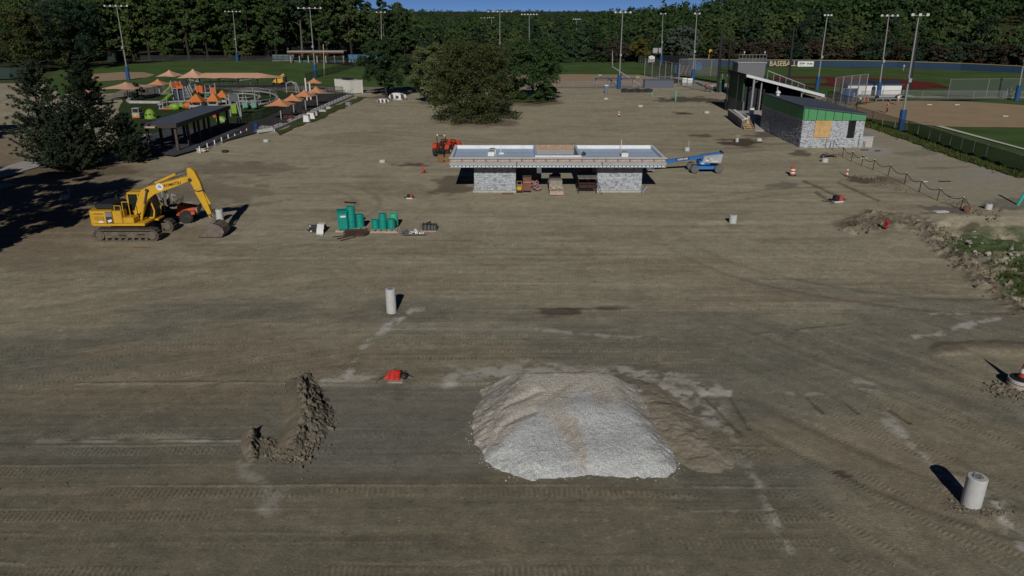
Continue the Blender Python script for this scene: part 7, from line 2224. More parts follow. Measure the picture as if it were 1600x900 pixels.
# lettered boards
def board(name, label, cat, u0, u1, v0, v1, Yv, m, frame=None, th=.12):
    Y = P(u0, Yv).y
    a, b = AT(u0, v1, Y), AT(u1, v0, Y)
    t = thing(name, label, cat, ((a.x + b.x) / 2, Y, 0))
    w, z0, z1 = (b.x - a.x) / 2, a.z, b.z
    pn = MB().box(-w, w, 0, th, z0, z1).build('panel', m, t)
    for s in (-.8, .8): MB().tube((w * s, th + .1, 0), (w * s, th + .1, z1), .08, None, 6).build('post', BLACKM, t)
    return t, pn, w, z0, z1, Y
t, pn, w, z0, z1, Y = board('lettered_sign', 'long blue sign reading BASEBALL in tan block letters on the outfield wall', 'sign', 1201, 1245.5, 95.5, 104, 105, mat('sign_navy', (.012, .02, .045), .7))
tx = text('lettering', 'BASEBALL', (z1 - z0) * 1.30, mat('tan_letters', (.52, .42, .23), .6), t, (0, -.03, (z0 + z1) / 2), (R(90), 0, 0), 1.0, .01, .025)
tx.scale = (2 * w * .96 / max(.1, tx.dimensions.x), 1, 1) if tx.dimensions.x else (1, 1, 1)
t, pn, w, z0, z1, Y = board('sponsor_sign', 'white sign with dark marks right of the BASEBALL lettering', 'sign', 1245.8, 1272, 95.8, 104, 105.2, PVC)
m_ = MB(); 
for (x0, x1, q0, q1) in ((-.75, -.62, .5, .8), (-.55, -.1, .55, .72), (-.8, -.2, .3, .36)): m_.box(w * x0, w * x1, -.03, -.01, z0 + (z1 - z0) * q0, z0 + (z1 - z0) * q1)
for i in range(6): m_.box(w * (.2 + .12 * i), w * (.29 + .12 * i), -.03, -.01, z0 + (z1 - z0) * (.38 + .06 * (i % 2)), z0 + (z1 - z0) * (.72 - .08 * (i % 3)))
m_.build('printed_mark', BLACKM, t, kind='stuff')
t, pn, w, z0, z1, Y = board('number_board', 'black board with a big white number 8 at the corner of the centre field', 'number board', 1009, 1024, 87, 98.5, 99.5, BLACKM)
text('lettering', '8', (z1 - z0) * 1.15, PVC, t, (w * .18, -.05, (z0 + z1) / 2), (R(90), 0, 0), 1.3, .02, .14)
k = MB(); k.box(-w * .5, -w * .38, -.06, -.02, z0, z1 * .9); k.box(w * .74, w * .86, -.06, -.02, z0, z1 * .9); k.build('white_edge', PVC, t, kind='stuff')
for (u0, u1, lb, s) in ((944, 954, 'faint white lettered plate on the navy back fence', 'R6'),):
    t, pn, w, z0, z1, Y = board('wall_plate', lb, 'plate', u0, u1, 89, 95, 96.0, mat('slate_navy2', (.02, .03, .05), .8))
    kk = MB()
    for (x0, x1, q0, q1) in ((-.8, -.6, .1, .9), (-.5, -.1, .7, .9), (-.5, -.1, .4, .55), (.1, .3, .1, .8), (.4, .8, .1, .3), (.4, .8, .5, .7)): kk.box(w * x0, w * x1, -.04, -.01, z0 + (z1 - z0) * q0, z0 + (z1 - z0) * q1)
    kk.build('printed_mark', mat('grey_print', (.35, .36, .38), .7), t, kind='stuff')
t, pn, w, z0, z1, Y = board('scoreboard', 'pale framed scoreboard on a lattice mast behind the number board', 'scoreboard', 1020, 1034, 75, 83, 99, GREY_P)
for i in range(5): MB().box(-w + 2 * w * i / 5 + .1, -w + 2 * w * (i + .8) / 5, -.06, -.01, z0 + .2, z1 - .2).build('panel', mat('pale_score', (.34, .34, .34), .7), t)

# dugouts
def dugouts():
    b = P(932, 138); c = P(990, 138)
    t = thing('dugout', 'small open dugout with a thin blue roof at the centre infield', 'dugout', b)
    W = c.x - b.x; z = AT(960, 122.5, b.y).z
    MB().hexa([(-.2, -.4, z - .12), (W + .2, -.4, z - .12), (W + .2, 2, z - .3), (-.2, 2, z - .3), (-.2, -.4, z + .1), (W + .2, -.4, z + .1), (W + .2, 2, z - .1), (-.2, 2, z - .1)]).build('roof', mat('dugout_blue', (.03, .05, .12), .6), t)
    for i in range(4):
        for y in (0, 1.8): MB().tube((W * i / 3, y, 0), (W * i / 3, y, z - .1), .07, None, 6).build('post', GREY_P, t)
    MB().add([(0, 0, .1), (W, 0, .1), (W, 0, 1.4), (0, 0, 1.4)], [(0, 1, 2, 3)]).build('mesh_panel', LINK, t)
    MB().box(.3, W - .3, 1.0, 1.4, .4, .48).build('bench', GREY_P, t)
    b = P(1007, 138); c = P(1050, 137); z = AT(1020, 125.5, b.y).z
    t = thing('dugout', 'slate blue walled dugout right of the open one', 'dugout', b)
    W = c.x - b.x
    MB().box(0, W, 0, .15, 0, z).build('wall', mat('slate_blue', (.10, .115, .15), .7, var=.06), t); MB().box(-.1, W + .1, -.1, 2.2, z, z + .12).build('roof', mat('slate_blue', (.10, .115, .15)), t); MB().box(0, .12, .15, 2.1, 0, z).build('side_wall', mat('slate_blue', (.10, .115, .15)), t); MB().box(W - .12, W, .15, 2.1, 0, z).build('side_wall', mat('slate_blue', (.10, .115, .15)), t)
    # long white dugout with navy roof
    b = P(1323, 150); c = P(1409, 150.5)
    t = thing('dugout', 'long white walled dugout with a navy roof behind the right infield', 'dugout', b)
    W = c.x - b.x; z = AT(1360, 132.5, b.y).z; z2 = AT(1360, 125.5, b.y + 3).z
    for i in range(3): MB().box(W * i / 3 + .03, W * (i + 1) / 3 - .03, 0, .2, .3, z).build('wall_panel', PVC, t)
    MB().box(0, W, .02, .2, 0, .3).build('plinth', GREY_P, t)
    MB().hexa([(-.3, -.3, z), (W + .3, -.3, z), (W + .3, 3.2, z2 - .2), (-.3, 3.2, z2 - .2), (-.3, -.3, z + .2), (W + .3, -.3, z + .2), (W + .3, 3.2, z2), (-.3, 3.2, z2)]).build('roof', mat('navy_roof', (.035, .05, .085), .5), t)
    MB().box(-.2, 0, 0, 3.0, 0, z).build('side_wall', mat('navy_side', (.03, .045, .08), .7), t)
    b = P(1312, 159); c = P(1338, 158.5)
    t = thing('blue_screen', 'blue padded backstop wall left of the white dugout', 'wall', b)
    MB().beam((0, 0, 1.1), c - b + Vector((0, 0, 1.1)), .25, 2.2).build('pad', PADB, t); MB().beam((0, 0, 2.23), c - b + Vector((0, 0, 2.23)), .3, .06).build('cap', GREY_P, t)
    # bench along the fence in front
    b = P(1368, 158.5); c = P(1412, 158)
    t = thing('players_bench', 'long bench with dark equipment below the white dugout', 'bench', b)
    MB().beam((0, 0, .45), c - b + Vector((0, 0, .45)), .4, .08).build('seat', GREY_P, t); MB().beam((0, .4, .8), c - b + Vector((0, .4, .8)), .08, .3).build('backrest', GREY_P, t)
    for i in range(5): q = (c - b) * (i / 4); MB().box(q.x - .05, q.x + .05, q.y - .15, q.y + .15, 0, .45).build('leg', GREY_P, t)
    for i, f in enumerate((.03, .75, .99)):
        q = b + (c - b) * f; o = thing('equipment_bag', ['dark gear bag at the left end of the players bench', 'dark gear bag right of the middle of the players bench', 'dark gear bag at the right end of the players bench'][i], 'bag', (q.x, q.y, .5)); MB().box(-.3, .3, -.2, .2, 0, .5).build('body', BLK, o, bevel=.1); MB().path([(-.15, 0, .5), (-.1, 0, .65), (.1, 0, .65), (.15, 0, .5)], .025).build('handle', BLK, o)
    # fielding screens, bases, net frames
    for (u, v, lb) in ((1451, 165, 'white base nearest the nearest light pole'), (1494, 157.6 + 7.5, 'white base at the far right of the infield'), (1569, 183, 'white base at the right edge of the infield')):
        q = P(u, v); q.z = .14
        o = MB().box(-.4, .4, -.3, .3, 0, .08).build('base', PVC); o.location = q; tag(o, lb, 'base')
    q = P(937, 123); 
    for (u, v, lb) in ((937, 118.5, 'white base in the centre infield behind the dugout'), (996, 121.5, 'white base near the right foul line of the centre infield')):
        q = P(u, v); q.z = .14; o = MB().box(-.4, .4, -.4, .4, 0, .10).build('base', PVC); o.location = q; tag(o, lb, 'base')
    for i, (u, v, lb) in enumerate(((1567, 150, 'folded practice net frame left of its twin at far right'), (1573, 149, 'folded practice net frame right of its twin at far right'))):
        q = P(u, v); t = thing('practice_net', lb, 'practice net', q); MB().path([(-.8, 0, 0), (-.6, 0, 2.4), (.5, 0, 2.4), (.7, 0, 0)], .06, closed=True).build('frame', BLK, t); MB().add([(-.8, 0, .1), (.7, 0, .1), (.5, 0, 2.4), (-.6, 0, 2.4)], [(0, 1, 2, 3)]).build('net', LINKD, t); MB().add([(.2, -.3, 0), (.9, -.3, 0), (.5, -.1, 1.6)], [(0, 1, 2)]).build('cover', PVC, t)
    for i, (u, v, lb) in enumerate(((1069, 133, 'left white cooler box by the walkway fence'), (1077, 133.5, 'right white cooler box by the walkway fence'))):
        q = P(u, v); t = thing('cooler_box', lb, 'box', q); MB().box(-.55, .55, -.4, .4, .5, 1.5).build('body', PVC, t, bevel=.05); MB().box(-.5, .5, -.35, .35, 0, .5).build('stand', GREY_P, t)
    q = P(1125, 143)
    t = thing('portable_toilet', 'dark green portable toilet beside the black net pole', 'portable toilet', q)
    MB().box(-.6, .6, -.6, .6, 0, 2.2).build('body', mat('toilet_green', (.015, .05, .035), .6), t, bevel=.05); MB().box(-.62, .62, -.62, .62, 2.2, 2.35).build('roof', mat('toilet_roof', (.10, .14, .12), .6), t, bevel=.04); MB().box(-.45, .45, -.625, -.61, .1, 2.0).build('door', mat('toilet_door', (.02, .065, .045), .6), t)
    for s in (-.3, .3): MB().tube((s, -.62, 1.9), (s, -.6, 1.9), .15, None, 10).build('vent', PVC, t)
    q = P(1090, 118)
    t = thing('round_sign', 'round blue disc sign left of the black net poles', 'sign', q); z = AT(1087, 103.5, q.y).z
    MB().tube((0, 0, z), (0, .12, z), .95, None, 24).build('disc', mat('disc_blue', (.02, .12, .36), .5), t); MB().tube((0, .2, 0), (0, .2, z), .08).build('post', BLACKM, t)
    q = P(1075, 118)
    t = thing('bleacher', 'small dark bleacher frame with pale diagonal braces beyond the walkway', 'bleacher', q)
    MB().box(-1.8, 1.6, 0, .3, .4, 2.4).build('back', BLACKM, t); MB().box(-3.4, -1.9, 0, .2, .5, 2.6).build('panel', PADB, t)
    for i in range(3): MB().beam((-1.9 + 1.1 * i, -.1, .2), (-1.2 + 1.1 * i, -.1, 2.5), .12, .12).build('brace', POLE, t)
    MB().beam((-1.8, -.15, 1.0), (1.6, -.15, 1.0), .1, .14).build('rail', mat('dull_red_rail', (.25, .06, .05), .6), t)
    # stand left of the shelter
    q = P(1146, 143)
    t = thing('stair_frame', 'white sided steel stair left of the dark shelter', 'stair', q)
    MB().prism([(-1.2, 0, 0), (1.6, 0, 0), (1.2, 0, 2.0), (-.2, 0, 3.4)], (0, .15, 0)).build('side_panel', PVC, t)
    for i in range(6): MB().box(-1.6 + .45 * i, -1.1 + .45 * i, .2, 1.8, 3.0 - .5 * i, 3.08 - .5 * i).build('tread', GREY_P, t)
    MB().box(-2.6, .6, .2, 2.0, 3.4, 3.55).build('landing', BLACKM, t)
    for x in (-2.4, -.2): MB().tube((x, .3, 0), (x, .3, 3.4), .1).build('post', POLE, t)
    q = P(200, 109)
    t = thing('equipment_shed', 'dark green shed at the edge of the left infield', 'shed', P(176, 97))
    W = 16 * P(176, 97).y / 1200
    MB().box(-W / 2, W / 2, 0, 4, 0, 3).build('wall', mat('shed_green', (.012, .03, .024), .8), t); MB().box(-W / 2 - .2, W / 2 + .2, -.2, 4.2, 3, 3.2).build('roof', BLACKM, t)
dugouts()

# ---------------------------------------------------------------- players
SKIN = mat('skin', (.42, .25, .17), .6, var=.05)
def skin_mesh(name, verts, edges, radii, m, parent, root=0, sub=1):
    me = bpy.data.meshes.new(name)
    me.from_pydata(verts, edges, [])
    me.materials.append(m)
    o = bpy.data.objects.new(name, me); COL.objects.link(o); o.parent = parent
    o.modifiers.new('skin', 'SKIN')
    if not me.skin_vertices: me.skin_vertices.new()
    for i, r in enumerate(radii):
        me.skin_vertices[0].data[i].radius = (r, r)
        me.skin_vertices[0].data[i].use_root = (i == root)
    if sub:
        s = o.modifiers.new('sub', 'SUBSURF'); s.levels = sub; s.render_levels = sub
    return o
def person(loc, rz, label, shirt, pants, hair=(.03, .02, .015), pose='stand', cap=None, group=None):
    t = thing('person', label, 'person', loc, rz, group)
    b = {'stand': 0.0, 'bend': 0.55, 'walk': 0.08}[pose]
    st = {'stand': .10, 'bend': .22, 'walk': .32}[pose]
    hip = Vector((0, 0, .92 - (.12 if pose == 'bend' else 0)))
    up = Vector((0, -math.sin(b), math.cos(b)))
    ch = hip + up * .40; nk = ch + up * .16; hd = nk + Vector((0, -math.sin(b * .5), math.cos(b * .5))) * .18
    V = [hip, hip + up * .2, ch, nk, hd - Vector((0, 0, .02)), hd + Vector((0, 0, .10))]
    E = [(0, 1), (1, 2), (2, 3), (3, 4), (4, 5)]
    Rr = [.145, .135, .15, .058, .092, .075]
    sleeves, legs = [], []
    for s in (-1, 1):
        sh = ch + Vector((s * .19, 0, .06)); swing = s * (.22 if pose == 'walk' else .05)
        el = sh + Vector((s * .05, -.06 + swing - (.18 if pose == 'bend' else 0), -.28)); wr = el + Vector((-s * .03, -.14 - (.08 if pose == 'bend' else 0), -.22)); 
        i = len(V); V += [sh, el, wr, wr + Vector((0, -.05, -.08))]; E += [(2, i), (i, i + 1), (i + 1, i + 2), (i + 2, i + 3)]; Rr += [.062, .045, .034, .036]
        for f in range(3):
            V.append(wr + Vector((.018 * (f - 1), -.09, -.15 + .01 * abs(f - 1)))); E.append((i + 3, len(V) - 1)); Rr.append(.011)
        V.append(wr + Vector((-s * .05, -.09, -.09))); E.append((i + 3, len(V) - 1)); Rr.append(.012)
        sleeves.append((sh, el))
    for s in (-1, 1):
        hj = hip + Vector((s * .09, 0, -.05)); fy = s * (.24 if pose == 'walk' else 0.03)
        kn = Vector((s * (.09 + st * .35), -.06 + fy * .5 - (.12 if pose == 'bend' else 0), .49)); an = Vector((s * (.09 + st * .6), .03 + fy, .08)); toe = an + Vector((s * .02, -.17, -.04))
        i = len(V); V += [hj, kn, an, toe]; E += [(0, i), (i, i + 1), (i + 1, i + 2), (i + 2, i + 3)]; Rr += [.088, .058, .042, .035]
        legs.append((hj, kn, an))
    skin_mesh('body', V, E, Rr, SKIN, t)
    sv = [hip + Vector((0, 0, .02)), hip + up * .2, ch, ch + up * .09]; se = [(0, 1), (1, 2), (2, 3)]; sr = [.165, .158, .172, .10]
    for (sh, el) in sleeves: i = len(sv); sv += [sh, sh.lerp(el, .75)]; se += [(2, i), (i, i + 1)]; sr += [.08, .068]
    skin_mesh('shirt', sv, se, sr, mat('cloth_%d_%d_%d' % tuple(int(c * 100) for c in shirt), shirt, .85, var=.1), t)
    pv = [hip + Vector((0, 0, .04)), hip - Vector((0, 0, .05))]; pe = [(0, 1)]; pr = [.16, .15]
    for (hj, kn, an) in legs: i = len(pv); pv += [hj - Vector((0, 0, .05)), kn, an + Vector((0, 0, .03))]; pe += [(1, i), (i, i + 1), (i + 1, i + 2)]; pr += [.105, .075, .062]
    skin_mesh('trousers', pv, pe, pr, mat('cloth_%d_%d_%d' % tuple(int(c * 100) for c in pants), pants, .85, var=.1), t)
    h = MB(); h.ell((hd.x, hd.y + .015, hd.z + .095), (.098, .108, .085), 10, 6)
    h.build('hair', mat('hair_dark', hair, .8), t)
    for s in (-.032, .032): MB().ell((s, hd.y - .092, hd.z + .045), (.012, .008, .009), 6, 4).build('eye', BLK, t)
    MB().ell((0, hd.y - .103, hd.z + .02), (.014, .018, .022), 6, 4).build('nose', SKIN, t)
    if cap:
        c = MB(); c.ell((hd.x, hd.y, hd.z + .12), (.108, .115, .07), 12, 6); c.box(-.08, .08, hd.y - .22, hd.y - .06, hd.z + .10, hd.z + .115)
        c.build('cap', mat('cap_%d' % int(cap[2] * 100), cap, .8), t)
    return t
WH_, NV_, OR_, RD_, GY_ = (.62, .62, .62), (.015, .02, .05), (.62, .13, .035), (.42, .05, .035), (.25, .26, .28)
def pp(u, v, z=.14): q = P(u, v, z); return (q.x, q.y, z)
person(pp(1385, 176.5), R(40), 'player in an orange shirt and dark shorts on the right infield', OR_, NV_, pose='walk', cap=NV_)
person(pp(1402, 163.8), R(10), 'player in white shirt and grey trousers below the white dugout', WH_, GY_, pose='stand')
person(pp(1355, 164), R(-80), 'player in a red shirt bending near home plate', RD_, RD_, pose='bend')
person(pp(1343.5, 163.8), R(-70), 'person in a white shirt and dark trousers bending behind home plate', WH_, NV_, pose='bend')
person(pp(1332.5, 163.5), R(-60), 'person in grey with a white cap at the backstop', GY_, GY_, pose='stand', cap=WH_)
person(pp(1411, 110.8), R(20), 'player in white far out on the baseball outfield', WH_, GY_, pose='walk')
person(pp(954.5, 136), R(160), 'person in white shirt and dark trousers in the open dugout', WH_, NV_, pose='stand', cap=NV_)
person(pp(965, 136), R(150), 'person in dark clothes in the open dugout by the light pole', NV_, NV_, pose='stand')
person(pp(1103, 142.5), R(30), 'person in a red shirt on the walkway near the portable toilet', RD_, NV_, pose='walk')
person(pp(1112, 142.8), R(-30), 'person in white and black on the walkway near the portable toilet', WH_, NV_, pose='bend')
# ================================================================== TREES AND WOODS
BARK = mat('bark', (0.045, 0.037, 0.029), 0.95, var=0.3, scale=3, bump=0.4, spec=0.1)
BARKP = mat('pale_bark', (0.12, 0.108, 0.088), 0.95, var=0.25, scale=2, bump=0.3, spec=0.1)
LF = {
    'green': leaf_mat('leaves_green', [(0.036, 0.067, 0.029), (0.087, 0.145, 0.053), (0.156, 0.190, 0.082)]),
    'bright': leaf_mat('leaves_bright', [(0.052, 0.097, 0.029), (0.130, 0.190, 0.058), (0.180, 0.190, 0.104)]),
    'dark': leaf_mat('leaves_dark', [(0.022, 0.042, 0.029), (0.048, 0.084, 0.049), (0.087, 0.136, 0.074)]),
    'olive': leaf_mat('leaves_olive', [(0.040, 0.052, 0.022), (0.082, 0.099, 0.039), (0.124, 0.144, 0.060)]),
    'blue': leaf_mat('needles_blue', [(0.020, 0.040, 0.018), (0.047, 0.082, 0.035), (0.082, 0.126, 0.057)]),
    'cedar': leaf_mat('needles_cedar', [(0.022, 0.035, 0.022), (0.048, 0.069, 0.042), (0.095, 0.119, 0.074)]),
    'brown': leaf_mat('twigs_brown', [(.034, .028, .019), (.062, .052, .037), (.085, .074, .052)], 0.1),
    'yellow': leaf_mat('leaves_yellow', [(0.130, 0.105, 0.029), (0.180, 0.190, 0.053), (0.180, 0.190, 0.074)]),
    'pale': leaf_mat('leaves_pale', [(0.057, 0.083, 0.058), (0.113, 0.149, 0.113), (0.161, 0.190, 0.156)]),
}
def leaf_mesh(name, C, rad, per, size, seed, m, up=0.35, elong=1.0, out_c=None, axis=None):
    """many small leaf-sized faces filled through the clumps; C centres, rad per clump radius (or 3 radii)"""
    g = np.random.default_rng(seed)
    C = np.asarray(C, float); n = len(C)
    rad = np.asarray(rad, float)
    if rad.ndim == 0: rad = np.full((n, 3), float(rad))
    elif rad.ndim == 1 and len(rad) == n: rad = np.repeat(rad[:, None], 3, 1)
    elif rad.ndim == 1: rad = np.repeat(rad[None, :], n, 0)
    idx = np.repeat(np.arange(n), per)
    d = g.normal(size=(len(idx), 3)); d /= np.linalg.norm(d, axis=1, keepdims=True)
    r = g.random(len(idx)) ** 0.5
    Pt = C[idx] + d * r[:, None] * rad[idx]
    nr = d * 0.7 + g.normal(size=d.shape) * 0.7
    nr[:, 2] += up
    nr /= np.linalg.norm(nr, axis=1, keepdims=True) + 1e-9
    ref = g.normal(size=d.shape) if axis is None else axis[idx] + 0.45 * g.normal(size=d.shape)
    a = np.cross(nr, np.cross(ref, nr)); a /= np.linalg.norm(a, axis=1, keepdims=True) + 1e-9
    b = np.cross(nr, a)
    s = size * g.uniform(0.6, 1.35, len(idx))[:, None]
    e = elong
    V = np.stack([Pt - a * s * .5 * e, Pt + b * s * .32, Pt + a * s * .5 * e, Pt - b * s * .32], 1).reshape(-1, 3)
    q = len(idx)
    me = bpy.data.meshes.new(name)
    me.vertices.add(4 * q); me.vertices.foreach_set('co', V.astype(np.float32).reshape(-1))
    me.loops.add(4 * q); me.loops.foreach_set('vertex_index', np.arange(4 * q, dtype=np.int32))
    me.polygons.add(q); me.polygons.foreach_set('loop_start', np.arange(0, 4 * q, 4, dtype=np.int32)); me.polygons.foreach_set('loop_total', np.full(q, 4, dtype=np.int32))
    me.update(calc_edges=True)
    me.materials.append(m)
    return me

def trunk_mb(h, r, limbs, seed, lean=0.0, fork=0.45, spread=0.35, stems=1):
    g = random.Random(seed)
    mb = MB()
    for s in range(stems):
        a = 6.28 * s / max(1, stems) + g.random()
        top = Vector((math.cos(a) * lean * h if stems > 1 else g.uniform(-.03, .03) * h, math.sin(a) * lean * h if stems > 1 else g.uniform(-.03, .03) * h, h))
        p = Vector((0, 0, -.2)); pts = [p]
        for i in range(1, 5):
            f = i / 4
            pts.append(Vector((top.x * f ** 1.3 + g.uniform(-.02, .02) * h, top.y * f ** 1.3 + g.uniform(-.02, .02) * h, top.z * f)))
        for i in range(4): mb.tube(pts[i], pts[i + 1], r * (1.15 - .25 * i) / (1 if stems == 1 else 1.4), r * (1.15 - .25 * (i + 1)) / (1 if stems == 1 else 1.4), 7)
        for k in range(limbs):
            f = fork + (1 - fork) * (k + .5) / limbs
            i = min(3, int(f * 4)); q = pts[i].lerp(pts[i + 1], f * 4 - i)
            a = g.uniform(0, 6.28); L = h * spread * g.uniform(.7, 1.2) * (1.15 - f * .5)
            e = q + Vector((math.cos(a) * L, math.sin(a) * L, L * g.uniform(.35, .9)))
            mid = q.lerp(e, .5) + Vector((0, 0, .08 * L))
            mb.tube(q, mid, r * .38, r * .24, 5); mb.tube(mid, e, r * .24, r * .08, 5)
    return mb

def crown_pts(kind, h, R_, base, n, seed):
    """clump centres of a crown between heights base*h and h"""
    g = np.random.default_rng(seed)
    out, rad = [], []
    cz = h * (base + 1) / 2; rz = h * (1 - base) / 2
    lobes = []
    nl = 11 if n > 120 else 8
    for i in range(nl):                      # a crown is a handful of uneven billows round the limbs
        f = (i + g.uniform(.1, .9)) / nl
        a = i * 2.4 + g.uniform(-.6, .6)
        w = math.sin(math.pi * min(.97, max(.06, f * .80 + .14))) ** .7
        q = R_ * w * g.uniform(.40, .80)
        lobes.append((math.cos(a) * q, math.sin(a) * q, h * (base + (1 - base) * (f * .86 + .05)), R_ * g.uniform(.42, .62) * (.55 + .45 * w)))
    while len(out) < n:
        if kind == 'round':
            lx, ly, lz, lr = lobes[g.integers(nl)]
            d = g.normal(size=3); d /= np.linalg.norm(d)
            if d[2] < -.3 and g.random() < .6: d[2] = -d[2]
            r = lr * g.uniform(.35, 1.0) ** .5
            p = np.array([lx + d[0] * r, ly + d[1] * r, lz + d[2] * r * .78])
            if p[2] > h * 1.02: continue
            out.append(p); rad.append([lr * g.uniform(.22, .40)] * 2 + [lr * g.uniform(.14, .26)])
        elif kind == 'flat':
            a = g.uniform(0, 6.28); f = g.random() ** .8
            rr = R_ * math.sqrt(max(.04, 1 - (f * 1.02 - .25) ** 2 / 1.1)) * (g.random() ** .45)
            p = np.array([math.cos(a) * rr, math.sin(a) * rr, h * (base + (1 - base) * f)])
            p[2] -= .10 * h * (rr / R_) ** 2
            out.append(p); rad.append([R_ * g.uniform(.16, .26), R_ * g.uniform(.16, .26), R_ * g.uniform(.06, .12)])
        elif kind == 'cone':
            f = g.random() ** 1.25
            a = g.uniform(0, 6.28); rr = R_ * (1 - f) ** .8 * g.uniform(.35, 1.08) + .1
            out.append(np.array([math.cos(a) * rr, math.sin(a) * rr, h * (base + (1 - base) * f) - .12 * rr])); rad.append([R_ * .2, R_ * .2, R_ * .10])
    rad = [r if isinstance(r, list) else [r] * 3 for r in rad]
    return np.array(out), np.array(rad)

def tree(name, label, cat, loc, crown, trunk, group=None, rz=0.0, bark=BARK):
    t = thing(name, label, cat, loc, rz, group)
    link('crown', crown, t)
    tm = trunk.mesh('trunk', bark); link('trunk', tm, t)
    return t

# ---------------- site trees
def evergreen(u, v, vtop, hw, label, seed, n=270):
    """feathery cedar: rising plumes from the ground up"""
    b = P(u, v); h = AT(u, vtop, b.y).z
    g = np.random.default_rng(seed)
    C, Rd, Ax = [], [], []
    for i in range(n):
        f = g.random() ** 1.15
        a = g.uniform(0, 6.28)
        L = hw * ((1 - f) ** .62) * g.uniform(.55, 1.18) + .25
        z0 = h * (.06 + .90 * f)
        rise = g.uniform(.15, .75)
        for q in np.linspace(.35, 1.0, 5):
            C.append([math.cos(a) * L * q, math.sin(a) * L * q, z0 + rise * L * q ** 1.5 - .12 * L * (1 - f)])
            w = .28 * (1.25 - q * .55)
            Rd.append([w, w, w * .75]); Ax.append([math.cos(a), math.sin(a), rise])
    m = leaf_mesh('crown', C, np.array(Rd), 13, .19, seed + 1, LF['cedar'], .3, 1.5, axis=np.array(Ax))
    tree('evergreen_tree', label, 'evergreen tree', b, m, trunk_mb(h * .95, .20, 10, seed, fork=.1, spread=.25), None)
evergreen(82, 263, 88, 3.3, 'tall dark feathery evergreen at the left, leftmost of the close pair', 101)
evergreen(155, 258, 92, 3.1, 'dark dense evergreen at the left beside the picnic pavilion', 102)
evergreen(118, 266, 175, 2.6, 'lower dark evergreen filling the gap between the left pair', 103, 220)
evergreen(205, 254, 176, 1.7, 'small olive evergreen at the right foot of the left group', 104, 130)

def big(u, v, vtop, uw, kind, base, leaf, n, per, size, label, name, cat, seed, stems=1, bark=BARK, elong=1.3, lean=.12, r=.22):
    b = P(u, v); h = AT(u, vtop, b.y).z
    hw = uw / 2 * b.y / 1180
    C, Rd = crown_pts(kind, h, hw, base, n, seed)
    m = leaf_mesh('crown', C, Rd, per, size, seed + 1, LF[leaf], .4, elong)
    return tree(name, label, cat, b, m, trunk_mb(h * .8, r, 9, seed, lean=lean, fork=.3, spread=.30, stems=stems), None, bark=bark)
big(743, 187, 66, 132, 'flat', .05, 'olive', 420, 58, .26, 'broad airy brownish olive tree standing alone behind the pavilion', 'broad_tree', 'tree', 111, 3, BARK, 1.5, .2, .26)
big(832, 158, 60, 100, 'round', .08, 'green', 330, 72, .30, 'round dense green tree right of the broad brownish one', 'round_tree', 'tree', 112, 1)
big(684, 161, 70, 88, 'round', .12, 'bright', 300, 72, .30, 'mid green tree left of and behind the broad brownish one', 'round_tree', 'tree', 113, 1)
big(604, 152, 60, 76, 'round', .20, 'blue', 260, 66, .32, 'blue green pine with a visible trunk above the white tarped bundles', 'pine_tree', 'pine tree', 114, 1)
big(665, 132, 66, 60, 'cone', .05, 'dark', 170, 50, .38, 'dark green tree behind the mid green one, left of it', 'round_tree', 'tree', 115, 1)
big(786, 150, 90, 50, 'round', .05, 'dark', 120, 60, .30, 'dark low tree in the gap behind the broad brownish one', 'round_tree', 'tree', 116, 1)
big(1000, 99, 60, 38, 'round', .2, 'yellow', 90, 60, .40, 'small yellow leaved tree behind the number board', 'yellow_tree', 'tree', 117, 1)
big(961, 98, 66, 50, 'round', .15, 'brown', 90, 55, .38, 'reddish brown bare looking tree left of the yellow tree', 'bare_tree', 'tree', 118, 1)
big(872, 98, 24, 46, 'cone', .05, 'dark', 150, 50, .50, 'tall dark spruce at the back of the centre field, left of its twin', 'spruce_tree', 'spruce', 119, 1)
big(905, 97, 36, 44, 'cone', .05, 'dark', 150, 50, .50, 'dark spruce at the back of the centre field, right of its twin', 'spruce_tree', 'spruce', 120, 1)
big(930, 97, 42, 40, 'cone', .05, 'blue', 130, 50, .50, 'smaller dusky spruce next to the reddish brown tree', 'spruce_tree', 'spruce', 121, 1)
big(1063, 98, 38, 52, 'round', .1, 'pale', 120, 60, .45, 'pale leaved tree behind the navy wall panels', 'pale_tree', 'tree', 122, 1)
big(1040, 96, 58, 44, 'round', .1, 'dark', 110, 60, .42, 'low dark tree left of the pale leaved one', 'round_tree', 'tree', 123, 1)
big(45, 112, 18, 110, 'round', .12, 'olive', 170, 70, .50, 'brownish green tree at the far left behind the dark screen fence', 'broad_tree', 'tree', 124, 2, BARKP, 1.3, .12, .3)
big(112, 108, 2, 120, 'round', .16, 'dark', 190, 70, .50, 'big dark tree left of the left infield light pole', 'broad_tree', 'tree', 125, 1, BARK, 1.2, .1, .35)
big(-10, 108, -10, 110, 'round', .1, 'green', 170, 70, .50, 'green tree cut by the left edge of the picture', 'broad_tree', 'tree', 126, 1, BARK, 1.2, .1, .35)
big(216, 157, 128, 22, 'round', .0, 'dark', 50, 40, .26, 'small bush on the gravel path by the orange umbrella', 'bush', 'bush', 127, 1)
